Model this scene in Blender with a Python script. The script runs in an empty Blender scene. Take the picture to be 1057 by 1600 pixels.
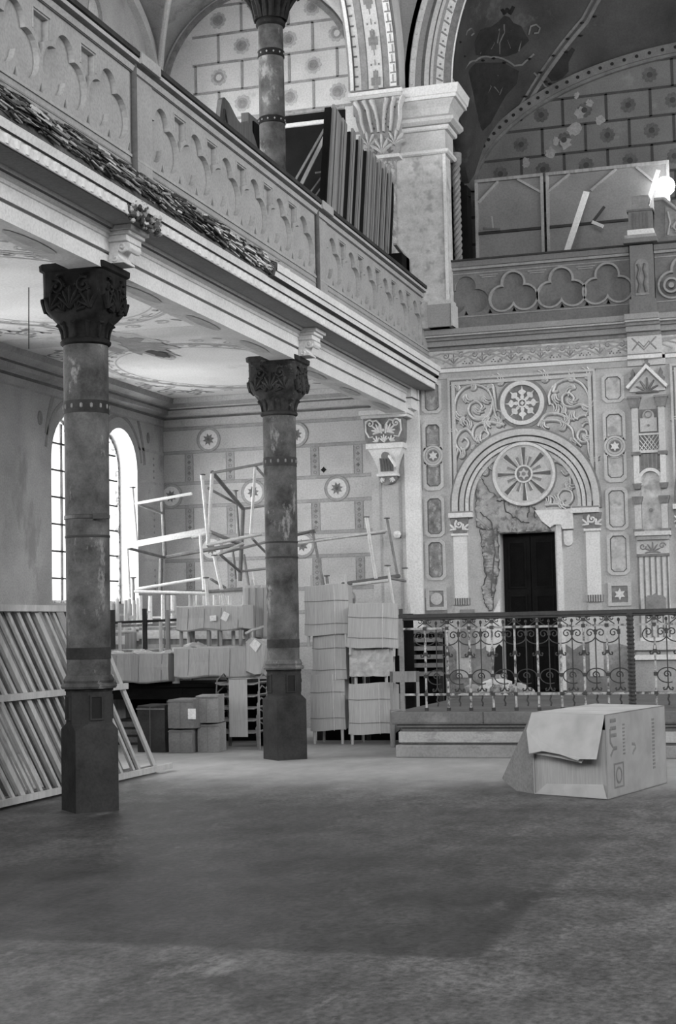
import bpy, bmesh, math, random
from mathutils import Vector, Matrix
random.seed(7)
PI = math.pi; R_ = math.radians
C = bpy.context.scene.collection
scene = bpy.context.scene

# ---------------------------------------------------------------- camera
F = 2500.0
RM = Matrix(((0.955375356460583, 0.29466860570008485, -0.020696402648333407),
             (0.040727155786276566, -0.06200302127300206, 0.997244666134936),
             (0.292573455818149, -0.9535858840019538, -0.07123717275999969)))
EYE = Vector((0, 0, 1.55))
cam = bpy.data.cameras.new('camera'); co = bpy.data.objects.new('camera', cam); C.objects.link(co)
cam.sensor_fit = 'VERTICAL'; cam.sensor_height = 36; cam.lens = F / 1600 * 36; cam.clip_end = 200
co.matrix_world = Matrix.Translation(EYE) @ RM.transposed().to_4x4()
scene.camera = co

def at(ax, val, px, py):
    """point where the view ray of a photo pixel meets the plane axis = val"""
    d = RM.transposed() @ Vector(((px - 528.5) / F, (800 - py) / F, -1))
    t = (val - EYE[ax]) / d[ax]
    return EYE + t * d

# ---------------------------------------------------------------- materials
def mat(name, g, var=.18, scale=3.0, rough=.85, bump=.15, fine=40, stain=None, metal=0, spec=.3, stretch=None, streak=0):
    m = bpy.data.materials.new(name); m.use_nodes = True
    nt = m.node_tree; N = nt.nodes; L = nt.links
    b = N['Principled BSDF']; b.inputs['Roughness'].default_value = rough
    b.inputs['Metallic'].default_value = metal; b.inputs['Specular IOR Level'].default_value = spec
    tc = N.new('ShaderNodeTexCoord'); src = tc.outputs['Object']
    if stretch:
        mp = N.new('ShaderNodeMapping'); mp.inputs['Scale'].default_value = stretch
        L.new(src, mp.inputs['Vector']); src = mp.outputs['Vector']
    n1 = N.new('ShaderNodeTexNoise'); n1.inputs['Scale'].default_value = scale; n1.inputs['Detail'].default_value = 6
    n1.inputs['Roughness'].default_value = .62; L.new(src, n1.inputs['Vector'])
    n2 = N.new('ShaderNodeTexNoise'); n2.inputs['Scale'].default_value = fine; n2.inputs['Detail'].default_value = 3
    L.new(src, n2.inputs['Vector'])
    r = N.new('ShaderNodeValToRGB'); L.new(n1.outputs['Fac'], r.inputs['Fac'])
    lo, hi = g * (1 - var), min(.95, g * (1 + var))
    r.color_ramp.elements[0].position = .3; r.color_ramp.elements[0].color = (lo, lo, lo, 1)
    r.color_ramp.elements[1].position = .7; r.color_ramp.elements[1].color = (hi, hi, hi, 1)
    mx = N.new('ShaderNodeMix'); mx.data_type = 'RGBA'; mx.blend_type = 'MULTIPLY'; mx.inputs['Factor'].default_value = .35
    L.new(r.outputs['Color'], mx.inputs['A'])
    r2 = N.new('ShaderNodeValToRGB'); L.new(n2.outputs['Fac'], r2.inputs['Fac'])
    r2.color_ramp.elements[0].position = .3; r2.color_ramp.elements[0].color = (.45, .45, .45, 1)
    r2.color_ramp.elements[1].position = .62; r2.color_ramp.elements[1].color = (1, 1, 1, 1)
    L.new(r2.outputs['Color'], mx.inputs['B'])
    col = mx.outputs['Result']
    if stain:                                # (scale, threshold, grey, amount[, stretch])
        n3 = N.new('ShaderNodeTexNoise'); n3.inputs['Scale'].default_value = stain[0]; n3.inputs['Detail'].default_value = 8
        n3.inputs['Roughness'].default_value = .7
        if len(stain) > 4:
            mp3 = N.new('ShaderNodeMapping'); mp3.inputs['Scale'].default_value = stain[4]
            L.new(tc.outputs['Object'], mp3.inputs['Vector']); L.new(mp3.outputs['Vector'], n3.inputs['Vector'])
        else: L.new(tc.outputs['Object'], n3.inputs['Vector'])
        r3 = N.new('ShaderNodeValToRGB'); L.new(n3.outputs['Fac'], r3.inputs['Fac'])
        r3.color_ramp.elements[0].position = stain[1]; r3.color_ramp.elements[0].color = (0, 0, 0, 1)
        r3.color_ramp.elements[1].position = min(1, stain[1] + .08); r3.color_ramp.elements[1].color = (stain[3],) * 3 + (1,)
        m3 = N.new('ShaderNodeMix'); m3.data_type = 'RGBA'; L.new(r3.outputs['Color'], m3.inputs['Factor'])
        L.new(col, m3.inputs['A']); m3.inputs['B'].default_value = (stain[2],) * 3 + (1,)
        col = m3.outputs['Result']
    L.new(col, b.inputs['Base Color'])
    if bump:
        bp = N.new('ShaderNodeBump'); bp.inputs['Strength'].default_value = bump; bp.inputs['Distance'].default_value = .01
        ad = N.new('ShaderNodeMath'); ad.operation = 'ADD'; L.new(n1.outputs['Fac'], ad.inputs[0]); L.new(n2.outputs['Fac'], ad.inputs[1])
        L.new(ad.outputs[0], bp.inputs['Height']); L.new(bp.outputs['Normal'], b.inputs['Normal'])
    return m

M = {}
M['plaster'] = mat('pale_plaster', .50, .16, 1.2, stain=(1.7, .60, .30, .55))
M['unseen'] = mat('dull_brown_plaster', .13, .2, 1.0)
M['plaster_dark'] = mat('stained_plaster', .36, .25, 1.0, stain=(1.1, .55, .20, .7, (1, 1, .5)))
M['white'] = mat('white_limewash', .70, .10, 2.0, stain=(2.5, .64, .5, .5))
M['whiteworn'] = mat('worn_limewash', .64, .14, 2.0, stain=(2.0, .58, .38, .6))
M['grey'] = mat('grey_oil_paint', .30, .10, 2.0, bump=.08)
M['parapet'] = mat('grey_painted_wood', .335, .10, 3.0, bump=.08)
M['parapet_light'] = mat('light_grey_painted_moulding', .37, .10, 3.0, bump=.08)
M['parapet_edge'] = mat('lit_painted_edge', .41, .10, 3.0, bump=.05)  # paler tone puts light into the trefoil edges
M['dark_line'] = mat('dark_painted_line', .13, .25, 6)
M['mid_line'] = mat('grey_painted_line', .24, .2, 6)
M['soft_line'] = mat('faded_painted_line', .36, .15, 6)
M['ornament'] = mat('painted_ornament_grey', .20, .3, 9)
M['stone_dark'] = mat('dark_marbled_column_paint', .085, .75, 3.2, rough=.8, spec=.12, stain=(5, .58, .26, .85, (1, 1, .5)), fine=60)
M['pedestal'] = mat('dark_painted_pedestal', .040, .35, 3.0, rough=.85, spec=.1, stain=(3, .66, .10, .7))
M['capital'] = mat('blackened_capital', .018, .5, 8, rough=.85, spec=.1, stain=(12, .64, .07, .8))
M['capital2'] = mat('aged_carved_capital', .04, .6, 8, rough=.85, spec=.1, stain=(10, .60, .13, .8))
M['marble'] = mat('veined_marble_paint', .27, .45, 7, fine=60, stain=(7, .53, .50, .7, (2.2, 1, 1.2)), bump=.05)
M['marble_light'] = mat('light_veined_marble', .54, .18, 7, stain=(5, .52, .27, .75), bump=.05)
M['relief'] = mat('relief_plaster', .52, .08, 4, bump=.1)
M['relief_bg'] = mat('relief_background', .42, .10, 4, bump=.1)
M['relief_dark'] = mat('relief_dark_ground', .22, .2, 5)
M['vault'] = mat('dirty_vault_plaster', .30, .3, .9, stain=(1.4, .55, .15, .7))
M['vault_dark'] = mat('dark_painted_vault', .042, .4, 1.3, stain=(1.6, .58, .09, .6))
M['wood_pale'] = mat('pale_bare_wood', .47, .16, 2, rough=.7, stretch=(8, 8, .8))
M['wood_mid'] = mat('weathered_wood', .27, .3, 2, rough=.8, stretch=(9, 9, .6))
M['wood_dark'] = mat('dark_wood', .045, .4, 3, rough=.8, spec=.1)
M['wood_stile'] = mat('grey_weathered_stile', .23, .3, 2, rough=.8, stretch=(9, 9, .6))
M['bar_dark'] = mat('dark_grey_painted_iron', .10, .2, 6)
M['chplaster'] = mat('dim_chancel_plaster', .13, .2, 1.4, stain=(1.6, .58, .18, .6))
M['bench'] = mat('brown_varnished_wood', .11, .3, 3, stretch=(6, 6, .8))
M['wood_frame2'] = mat('darkened_bare_wood', .20, .25, 2, rough=.75, stretch=(8, 8, .8))  # inner screens darkened so the gaps between slats read as shade
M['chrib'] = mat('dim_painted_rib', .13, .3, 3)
M['balcony'] = mat('dull_grey_balcony_paint', .17, .15, 3)
M['balcony_edge'] = mat('paler_balcony_moulding', .30, .15, 3)  # trefoil rims and edges carry their lit look in this paler tone
M['board'] = mat('dull_grey_board', .19, .15, 1.5)
M['board_edge'] = mat('grey_board_batten', .30, .15, 3)
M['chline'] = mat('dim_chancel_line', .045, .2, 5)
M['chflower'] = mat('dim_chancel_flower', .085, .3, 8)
M['patch'] = mat('plaster_patch', .24, .2, 5)
M['ceiling'] = mat('aged_white_ceiling', .56, .12, .8, stain=(.9, .60, .36, .5))
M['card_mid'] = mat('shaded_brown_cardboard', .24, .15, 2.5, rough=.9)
M['ornament_dark'] = mat('dark_painted_foliage', .016, .4, 6)
M['door'] = mat('near_black_door_paint', .014, .3, 4, rough=.8, spec=.05)
M['wood_black'] = mat('black_painted_wood', .010, .3, 3, rough=.85, spec=.05)
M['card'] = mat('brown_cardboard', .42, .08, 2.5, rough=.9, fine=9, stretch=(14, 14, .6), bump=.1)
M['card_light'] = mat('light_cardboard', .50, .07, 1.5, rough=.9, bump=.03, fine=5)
M['card_side'] = mat('shaded_printed_side', .285, .06, 1.5, rough=.9, bump=.03, fine=5)  # darker cardboard carrying the side panel's shade
M['soil'] = mat('soiled_wall_base', .20, .35, 1.6, stain=(2.2, .54, .36, .7))
M['stone2'] = mat('dirtier_worn_stone', .27, .25, 1.5, stain=(2.6, .54, .15, .8, (1, 1, 2.5)))
M['card_dark'] = mat('dark_cardboard', .17, .15, 2.5, rough=.9)
M['card_print'] = mat('faded_printing_ink', .16, .2, 12)
M['paper'] = mat('white_paper', .75, .06, 5)
M['steel'] = mat('pale_grey_steel_tube', .52, .15, 6, rough=.45, spec=.5)
M['steel_dark'] = mat('dark_steel_tube', .13, .3, 6, rough=.5)
M['iron'] = mat('black_wrought_iron', .030, .4, 10, rough=.55, spec=.5)
M['iron_worn'] = mat('worn_pale_iron_paint', .42, .5, 12, rough=.6, stain=(14, .50, .05, .95), bump=.1)
M['stone_step'] = mat('worn_stone', .40, .2, 1.5, stain=(2.2, .54, .22, .8, (1, 1, 2.5)))
M['stone_step_dark'] = mat('dirty_stone_slab', .15, .25, 1.5, stain=(2, .58, .26, .6))
M['rubble'] = mat('broken_masonry', .40, .35, 3.5, bump=.9, fine=22, stain=(4, .52, .11, .8))
M['rubble_edge'] = mat('broken_brick_shadow_edge', .10, .5, 4, bump=.8)
M['black'] = mat('black_void', .012, .1, 3, bump=0)
M['stringm'] = mat('pale_twine', .6, .1, 9)
M['string_dark'] = mat('dark_twine', .20, .1, 9)
M['cable'] = mat('dark_cable', .08, .1, 9)
M['foil'] = mat('crumpled_plastic', .42, .25, 8, rough=.35, bump=.8, fine=14)

def lamp_mat(name, s):
    m = bpy.data.materials.new(name); m.use_nodes = True; b = m.node_tree.nodes['Principled BSDF']
    b.inputs['Base Color'].default_value = (.9, .9, .9, 1); b.inputs['Emission Color'].default_value = (1, 1, 1, 1)
    b.inputs['Emission Strength'].default_value = s; return m
M['glow'] = lamp_mat('lit_lamp_globe', 14)
M['opal'] = mat('unlit_opal_glass', .8, .04, 3, rough=.25, bump=0, spec=.6)

def glass_mat():
    m = bpy.data.materials.new('window_pane_glass'); m.use_nodes = True; nt = m.node_tree; N = nt.nodes; L = nt.links
    N.remove(N['Principled BSDF']); o = N['Material Output']
    t = N.new('ShaderNodeBsdfTransparent'); t.inputs['Color'].default_value = (.93, .93, .93, 1)
    g = N.new('ShaderNodeBsdfGlossy'); g.inputs['Roughness'].default_value = .05
    x = N.new('ShaderNodeMixShader'); x.inputs[0].default_value = .06
    L.new(t.outputs[0], x.inputs[1]); L.new(g.outputs[0], x.inputs[2]); L.new(x.outputs[0], o.inputs['Surface']); return m
M['glass'] = glass_mat()

def floor_mat():
    """trodden earth-grey floor: worn, dusty, with the darker patch left in front"""
    m = bpy.data.materials.new('dusty_stone_floor'); m.use_nodes = True; nt = m.node_tree; N = nt.nodes; L = nt.links
    b = N['Principled BSDF']; b.inputs['Roughness'].default_value = .52; b.inputs['Specular IOR Level'].default_value = .5
    tc = N.new('ShaderNodeTexCoord')
    def noise(s, d, ro=.6, st=None):
        n = N.new('ShaderNodeTexNoise'); n.inputs['Scale'].default_value = s; n.inputs['Detail'].default_value = d; n.inputs['Roughness'].default_value = ro
        v = tc.outputs['Object']
        if st:
            mp = N.new('ShaderNodeMapping'); mp.inputs['Scale'].default_value = st; mp.inputs['Rotation'].default_value = (0, 0, .3)
            L.new(v, mp.inputs['Vector']); v = mp.outputs['Vector']
        L.new(v, n.inputs['Vector']); return n.outputs['Fac']
    def ramp(f, p0, c0, p1, c1):
        r = N.new('ShaderNodeValToRGB'); L.new(f, r.inputs['Fac'])
        r.color_ramp.elements[0].position = p0; r.color_ramp.elements[0].color = (c0, c0, c0, 1)
        r.color_ramp.elements[1].position = p1; r.color_ramp.elements[1].color = (c1, c1, c1, 1); return r.outputs['Color']
    def mix(a, b_, f, mode='MIX'):
        x = N.new('ShaderNodeMix'); x.data_type = 'RGBA'; x.blend_type = mode
        if isinstance(f, float): x.inputs['Factor'].default_value = f
        else: L.new(f, x.inputs['Factor'])
        for s, v in (('A', a), ('B', b_)):
            if isinstance(v, float): x.inputs[s].default_value = (v, v, v, 1)
            else: L.new(v, x.inputs[s])
        return x.outputs['Result']
    base = ramp(noise(.8, 8, .6), .34, .058, .66, .135)
    base = mix(base, ramp(noise(26, 5, .7, (1, .7, 1)), .36, .40, .60, 1.25), .9, 'MULTIPLY')
    base = mix(base, ramp(noise(4, 6, .75, (1, .5, 1)), .36, .50, .62, 1.35), .9, 'MULTIPLY')
    base = mix(base, .36, ramp(noise(2.4, 6, .75, (1, .4, 1)), .60, 0., .74, .6))
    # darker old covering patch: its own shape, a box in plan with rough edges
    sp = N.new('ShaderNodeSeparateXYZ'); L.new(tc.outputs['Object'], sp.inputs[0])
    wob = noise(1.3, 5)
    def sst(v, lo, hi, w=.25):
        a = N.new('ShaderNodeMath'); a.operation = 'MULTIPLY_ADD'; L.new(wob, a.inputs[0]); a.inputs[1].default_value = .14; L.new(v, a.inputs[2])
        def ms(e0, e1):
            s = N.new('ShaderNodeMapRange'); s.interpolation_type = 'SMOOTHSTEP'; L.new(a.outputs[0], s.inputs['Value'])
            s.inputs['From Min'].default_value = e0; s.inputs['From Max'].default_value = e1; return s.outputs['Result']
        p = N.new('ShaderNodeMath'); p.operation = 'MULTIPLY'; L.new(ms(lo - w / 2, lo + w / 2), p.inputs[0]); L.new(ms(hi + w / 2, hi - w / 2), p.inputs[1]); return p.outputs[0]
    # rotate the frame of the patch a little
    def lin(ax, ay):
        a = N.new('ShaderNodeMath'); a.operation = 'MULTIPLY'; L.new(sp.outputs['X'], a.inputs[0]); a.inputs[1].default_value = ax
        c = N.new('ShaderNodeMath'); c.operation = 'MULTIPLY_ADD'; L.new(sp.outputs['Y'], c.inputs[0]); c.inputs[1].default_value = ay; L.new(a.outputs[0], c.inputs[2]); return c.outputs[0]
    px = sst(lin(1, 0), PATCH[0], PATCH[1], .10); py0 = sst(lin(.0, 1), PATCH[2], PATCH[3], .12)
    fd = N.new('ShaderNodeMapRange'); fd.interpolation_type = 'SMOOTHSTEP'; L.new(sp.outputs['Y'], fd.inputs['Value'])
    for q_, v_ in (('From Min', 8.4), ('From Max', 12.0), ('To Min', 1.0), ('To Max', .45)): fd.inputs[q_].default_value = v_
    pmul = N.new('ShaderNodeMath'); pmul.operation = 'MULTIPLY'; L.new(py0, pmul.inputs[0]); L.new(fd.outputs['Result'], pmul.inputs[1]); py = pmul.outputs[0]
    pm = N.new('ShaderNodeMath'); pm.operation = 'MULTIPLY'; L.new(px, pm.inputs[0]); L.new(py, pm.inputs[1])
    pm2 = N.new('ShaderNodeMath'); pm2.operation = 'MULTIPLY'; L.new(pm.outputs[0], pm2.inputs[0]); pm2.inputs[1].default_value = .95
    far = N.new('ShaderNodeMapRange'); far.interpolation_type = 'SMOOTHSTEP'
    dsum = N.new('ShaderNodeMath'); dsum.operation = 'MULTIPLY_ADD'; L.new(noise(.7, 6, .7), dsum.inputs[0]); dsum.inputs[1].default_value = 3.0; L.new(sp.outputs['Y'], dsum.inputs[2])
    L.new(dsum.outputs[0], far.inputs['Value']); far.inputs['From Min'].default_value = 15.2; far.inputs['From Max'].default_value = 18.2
    base = mix(base, mix(ramp(noise(2, 6, .7, (1, .5, 1)), .3, .26, .7, .42), .9, .0), far.outputs['Result'])     # floor tone turns paler in front of the platform
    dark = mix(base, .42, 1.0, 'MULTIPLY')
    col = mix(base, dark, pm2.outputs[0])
    L.new(col, b.inputs['Base Color'])
    bp = N.new('ShaderNodeBump'); bp.inputs['Strength'].default_value = .35; bp.inputs['Distance'].default_value = .012
    L.new(noise(30, 5, .7), bp.inputs['Height']); L.new(bp.outputs['Normal'], b.inputs['Normal'])
    return m

# ---------------------------------------------------------------- mesh builder
def ident(u, v, w): return (u, v, w)
class MB:
    def __init__(s, tf=ident): s.v = []; s.f = []; s.m = []; s.tf = tf; s.mats = []
    def mi(s, m):
        if m not in s.mats: s.mats.append(m)
        return s.mats.index(m)
    def add(s, vs, fs, m):
        o = len(s.v); s.v += [s.tf(*p) for p in vs]; k = s.mi(m)
        for f in fs: s.f.append([o + i for i in f]); s.m.append(k)
    def box(s, x0, x1, y0, y1, z0, z1, m):
        vs = [(x, y, z) for z in (z0, z1) for y in (y0, y1) for x in (x0, x1)]
        s.add(vs, [(0, 2, 3, 1), (4, 5, 7, 6), (0, 1, 5, 4), (2, 6, 7, 3), (0, 4, 6, 2), (1, 3, 7, 5)], m)
    def prism(s, poly, w0, w1, m, mside=None):
        """polygon in (u,v), extruded in w"""
        n = len(poly)
        vs = [(a, b, w0) for a, b in poly] + [(a, b, w1) for a, b in poly]
        s.add(vs, [list(range(n))[::-1], [n + i for i in range(n)]], m)
        s.add(vs, [(i, (i + 1) % n, n + (i + 1) % n, n + i) for i in range(n)], mside or m)
    def band(s, A, B, w0, w1, m, closed=False):
        """strip between two polylines in (u,v), extruded"""
        n = len(A)
        vs = [(a, b, w) for w in (w0, w1) for L_ in (A, B) for a, b in L_]
        fs = []
        for i in range(n if closed else n - 1):
            j = (i + 1) % n
            fs += [(2 * n + i, 2 * n + j, 3 * n + j, 3 * n + i), (i, n + i, n + j, j), (i, j, 2 * n + j, 2 * n + i), (n + i, 3 * n + i, 3 * n + j, n + j)]
        if not closed: fs += [(0, 2 * n, 3 * n, n), (n - 1, 2 * n - 1, 4 * n - 1, 3 * n - 1)]
        s.add(vs, fs, m)
    def arc_band(s, cu, cv, r0, r1, a0, a1, w0, w1, m, n=48):
        A = [(cu + r0 * math.cos(a0 + (a1 - a0) * i / n), cv + r0 * math.sin(a0 + (a1 - a0) * i / n)) for i in range(n + 1)]
        B = [(cu + r1 * math.cos(a0 + (a1 - a0) * i / n), cv + r1 * math.sin(a0 + (a1 - a0) * i / n)) for i in range(n + 1)]
        s.band(A, B, w0, w1, m)
    def ring(s, cu, cv, r0, r1, w0, w1, m, n=40): s.arc_band(cu, cv, r0, r1, 0, 2 * PI, w0, w1, m, n)
    def disc(s, cu, cv, r, w0, w1, m, n=28, sx=1):
        s.prism([(cu + sx * r * math.cos(2 * PI * i / n), cv + r * math.sin(2 * PI * i / n)) for i in range(n)], w0, w1, m)
    def star(s, cu, cv, r, ri, n, w0, w1, m, a=PI / 2):
        s.prism([(cu + (r if i % 2 == 0 else ri) * math.cos(a + PI * i / n), cv + (r if i % 2 == 0 else ri) * math.sin(a + PI * i / n)) for i in range(2 * n)], w0, w1, m)
    def stroke(s, pts, hw, h, m, taper=None, w0=0.0):
        """raised rounded ridge along a polyline in (u,v)"""
        n = len(pts); vs = []; fs = []
        for i, (a, b) in enumerate(pts):
            p0 = pts[max(0, i - 1)]; p1 = pts[min(n - 1, i + 1)]
            dx, dy = p1[0] - p0[0], p1[1] - p0[1]; l = math.hypot(dx, dy) or 1
            nx, ny = -dy / l, dx / l
            k = taper(i / (n - 1)) if taper else 1
            for q, hh in ((-1, 0), (-.55, .8), (0, 1), (.55, .8), (1, 0)):
                vs.append((a + nx * hw * k * q, b + ny * hw * k * q, w0 + h * hh * (.4 + .6 * k)))
        for i in range(n - 1):
            for q in range(4): fs.append((5 * i + q, 5 * i + q + 1, 5 * i + q + 6, 5 * i + q + 5))
        s.add(vs, fs, m)
    def tube(s, pts, r, m, n=8, cap=True, rf=None):
        pts = [Vector(p) for p in pts]; k = len(pts); vs = []; up = None
        for i, p in enumerate(pts):
            d = (pts[min(k - 1, i + 1)] - pts[max(0, i - 1)]).normalized()
            if up is None:
                up = Vector((0, 0, 1)) if abs(d.z) < .9 else Vector((1, 0, 0))
            a = d.cross(up).normalized(); b = a.cross(d).normalized(); up = b
            rr = r * (rf(i / (k - 1)) if rf else 1)
            for j in range(n):
                t = 2 * PI * j / n + PI / n; vs.append(tuple(p + a * rr * math.cos(t) + b * rr * math.sin(t)))
        fs = [(i * n + j, i * n + (j + 1) % n, (i + 1) * n + (j + 1) % n, (i + 1) * n + j) for i in range(k - 1) for j in range(n)]
        if cap: fs += [list(range(n))[::-1], [(k - 1) * n + j for j in range(n)]]
        s.add(vs, fs, m)
    def bar(s, a, b, wx, wy, m, up=(0, 0, 1)):
        """rectangular bar from a to b; wx across, wy along up"""
        a = Vector(a); b = Vector(b); d = (b - a).normalized(); up = Vector(up)
        if abs(d.dot(up)) > .97: up = Vector((0, 1, 0)) if abs(d.y) < .9 else Vector((1, 0, 0))
        x = d.cross(up).normalized(); y = x.cross(d).normalized()
        vs = [tuple(p + x * wx * .5 * i + y * wy * .5 * j) for p in (a, b) for i, j in ((-1, -1), (1, -1), (1, 1), (-1, 1))]
        s.add(vs, [(0, 1, 2, 3), (7, 6, 5, 4), (0, 4, 5, 1), (1, 5, 6, 2), (2, 6, 7, 3), (3, 7, 4, 0)], m)
    def lathe(s, cx, cy, prof, m, n=28, sq=None, a0=0):
        vs = []; k = len(prof)
        for r, z in prof:
            for j in range(n):
                t = a0 + 2 * PI * j / n; vs.append((cx + r * math.cos(t), cy + r * math.sin(t), z))
        fs = [(i * n + j, i * n + (j + 1) % n, (i + 1) * n + (j + 1) % n, (i + 1) * n + j) for i in range(k - 1) for j in range(n)]
        fs += [list(range(n))[::-1], [(k - 1) * n + j for j in range(n)]]
        s.add(vs, fs, m)
    def loft(s, loops, m, cap=True):
        n = len(loops[0]); k = len(loops); vs = [p for l in loops for p in l]
        fs = [(i * n + j, i * n + (j + 1) % n, (i + 1) * n + (j + 1) % n, (i + 1) * n + j) for i in range(k - 1) for j in range(n)]
        if cap: fs += [list(range(n))[::-1], [(k - 1) * n + j for j in range(n)]]
        s.add(vs, fs, m)
    def extr(s, prof, y0, y1, m):
        """profile list of (x,z) extruded along y (open strip); m may be list per segment"""
        n = len(prof)
        for i in range(n - 1):
            mm = m[i] if isinstance(m, (list, tuple)) else m
            s.add([(prof[i][0], y0, prof[i][1]), (prof[i + 1][0], y0, prof[i + 1][1]), (prof[i + 1][0], y1, prof[i + 1][1]), (prof[i][0], y1, prof[i][1])], [(0, 1, 2, 3)], mm)
    def build(s, name, parent=None, smooth=False, loc=None, bevel=0, **kw):
        me = bpy.data.meshes.new(name)
        me.from_pydata(s.v, [], s.f); 
        for m in s.mats: me.materials.append(m)
        me.polygons.foreach_set('material_index', s.m)
        bm = bmesh.new(); bm.from_mesh(me); bmesh.ops.recalc_face_normals(bm, faces=bm.faces); bm.to_mesh(me); bm.free()
        if smooth:
            me.polygons.foreach_set('use_smooth', [True] * len(me.polygons))
            try: me.set_sharp_from_angle(angle=R_(38))
            except Exception: pass
        me.update()
        o = bpy.data.objects.new(name, me); C.objects.link(o)
        if parent:
            o.parent = parent; o.location = -(WORLD.get(parent.name, Vector((0, 0, 0))))
        if bevel:
            b = o.modifiers.new('bevel', 'BEVEL'); b.width = bevel; b.segments = 2; b.limit_method = 'ANGLE'
        for k, v in kw.items(): o[k] = v
        return o
WORLD = {}
def thing(name, label, cat, loc=(0, 0, 0), group=None, kind=None):
    o = bpy.data.objects.new(name, None); C.objects.link(o); o.location = loc; o.empty_display_size = .1
    WORLD[o.name] = Vector(loc)
    o['label'] = label; o['category'] = cat
    if group: o['group'] = group
    if kind: o['kind'] = kind
    return o
def tag(o, label, cat, group=None, kind=None):
    o['label'] = label; o['category'] = cat
    if group: o['group'] = group
    if kind: o['kind'] = kind
    return o
def struct(name, label=None, cat=None):
    o = bpy.data.objects.new(name, None); C.objects.link(o); o['kind'] = 'structure'; o.empty_display_size = .1
    if label: o['label'] = label; o['category'] = cat
    return o
def setst(o, label, cat): o['kind'] = 'structure'; o['label'] = label; o['category'] = cat; return o

YE = 23.4
def TE(u, v, w): return (u, YE - w, v)             # east wall frame: u = x, v = z, w = out towards the nave
def TA(u, v, w): return (u, 23.6 - w, v)           # aisle end wall
def TG(u, v, w): return (-5.68 + w, u, v)          # gallery front: u = y, v = z
def TW(u, v, w): return (-10.15 + w, u, v)         # window wall: u = y, v = z
def arcpts(cu, cv, r, a0, a1, n=16): return [(cu + r * math.cos(a0 + (a1 - a0) * i / n), cv + r * math.sin(a0 + (a1 - a0) * i / n)) for i in range(n + 1)]
def spiral(cu, cv, r, turns, a0, d=1, n=34, r1=.12):
    return [(cu + r * (r1 + (1 - r1) * (1 - i / n)) * math.cos(a0 + d * 2 * PI * turns * i / n),
             cv + r * (r1 + (1 - r1) * (1 - i / n)) * math.sin(a0 + d * 2 * PI * turns * i / n)) for i in range(n + 1)]
def leaf(mb, u, v, a, L, m, k=5, hw=.018, h=.03, w0=0, spread=1.1):
    """fan of curved lobes like a small acanthus leaf"""
    for i in range(k):
        t = (i / (k - 1) - .5) if k > 1 else 0
        aa = a + t * spread; ll = L * (1 - .5 * abs(t))
        pts = [(u + ll * q * math.cos(aa + .5 * t * q), v + ll * q * math.sin(aa + .5 * t * q)) for q in (0, .3, .6, .85, 1)]
        mb.stroke(pts, hw, h, m, taper=lambda s_: .45 + 1.1 * s_ * (1 - s_) * 2 * .8, w0=w0)
def scroll(mb, u, v, r, a0, d, m, hw=.022, h=.035, w0=0, leaves=True, turns=1.35):
    mb.stroke(spiral(u, v, r, turns, a0, d), hw, h, m, taper=lambda t: 1 - .45 * t, w0=w0)
    mb.disc(u, v, r * .2, w0, w0 + h * 1.1, m, 12)
    if leaves:
        for q in (.10, .3, .5, .72):
            a = a0 + d * 2 * PI * turns * q * .75; rr = r * (1 - .6 * q)
            leaf(mb, u + rr * math.cos(a), v + rr * math.sin(a), a + d * .9, r * .55, m, 3, hw * .8, h, w0, 1.0)
SKY=1.6; RIGHT_W=300; LEFT_W=110; LAMP_W=40; EXPO=.65; REAR_W=640
# ================================================================ SETTING
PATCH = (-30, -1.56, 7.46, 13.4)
def quad(name, pts, m, **kw):
    b = MB(); b.add(pts, [tuple(range(len(pts)))], m); o = b.build(name); o['kind'] = 'structure'; return o
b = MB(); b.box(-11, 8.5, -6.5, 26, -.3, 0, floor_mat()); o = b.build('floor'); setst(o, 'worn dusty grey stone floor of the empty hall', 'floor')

# ---- window wall of the aisle (left) with two tall windows below and round ones above
def win_outline(yc, half, z0, zs, n=14):
    return [(yc - half, z0), (yc + half, z0)] + arcpts(yc, zs, half, 0, PI, n)
WIN = [(20.42, .72, 1.97, 4.02), (22.0, .58, 1.97, 3.85)]
WIN = [(20.42, .70, 1.95, 3.92), (21.97, .60, 1.95, 4.00)]
OC = [(21.25, .27, 10.72), (20.42, .27, 10.50)]
def holed_wall(tf, outer, holes, m, depth, mrev):
    bm = bmesh.new()
    def loop(pts):
        vs = [bm.verts.new((p[0], p[1], 0)) for p in pts]
        return [bm.edges.new((vs[i], vs[(i + 1) % len(vs)])) for i in range(len(vs))]
    es = loop(outer)
    for h in holes: es += loop(h)
    bmesh.ops.triangle_fill(bm, use_beauty=True, use_dissolve=False, edges=es)
    bm.verts.ensure_lookup_table()
    vs = [tuple(v.co) for v in bm.verts]; bm.verts.index_update()
    fs = [tuple(v.index for v in f.verts) for f in bm.faces]; bm.free()
    w = MB(tf); w.add(vs, fs, m); w.add([(a, c, -depth) for a, c, _ in vs], fs, m)
    for h in holes:
        n = len(h); w.add([(a, c, 0) for a, c in h] + [(a, c, -depth) for a, c in h], [(i, (i + 1) % n, n + (i + 1) % n, n + i) for i in range(n)], mrev)
    n = len(outer); w.add([(a, c, 0) for a, c in outer] + [(a, c, -depth) for a, c in outer], [(i, (i + 1) % n, n + (i + 1) % n, n + i) for i in range(n)], m)
    return w
holes = [win_outline(*w_) for w_ in WIN]
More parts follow.
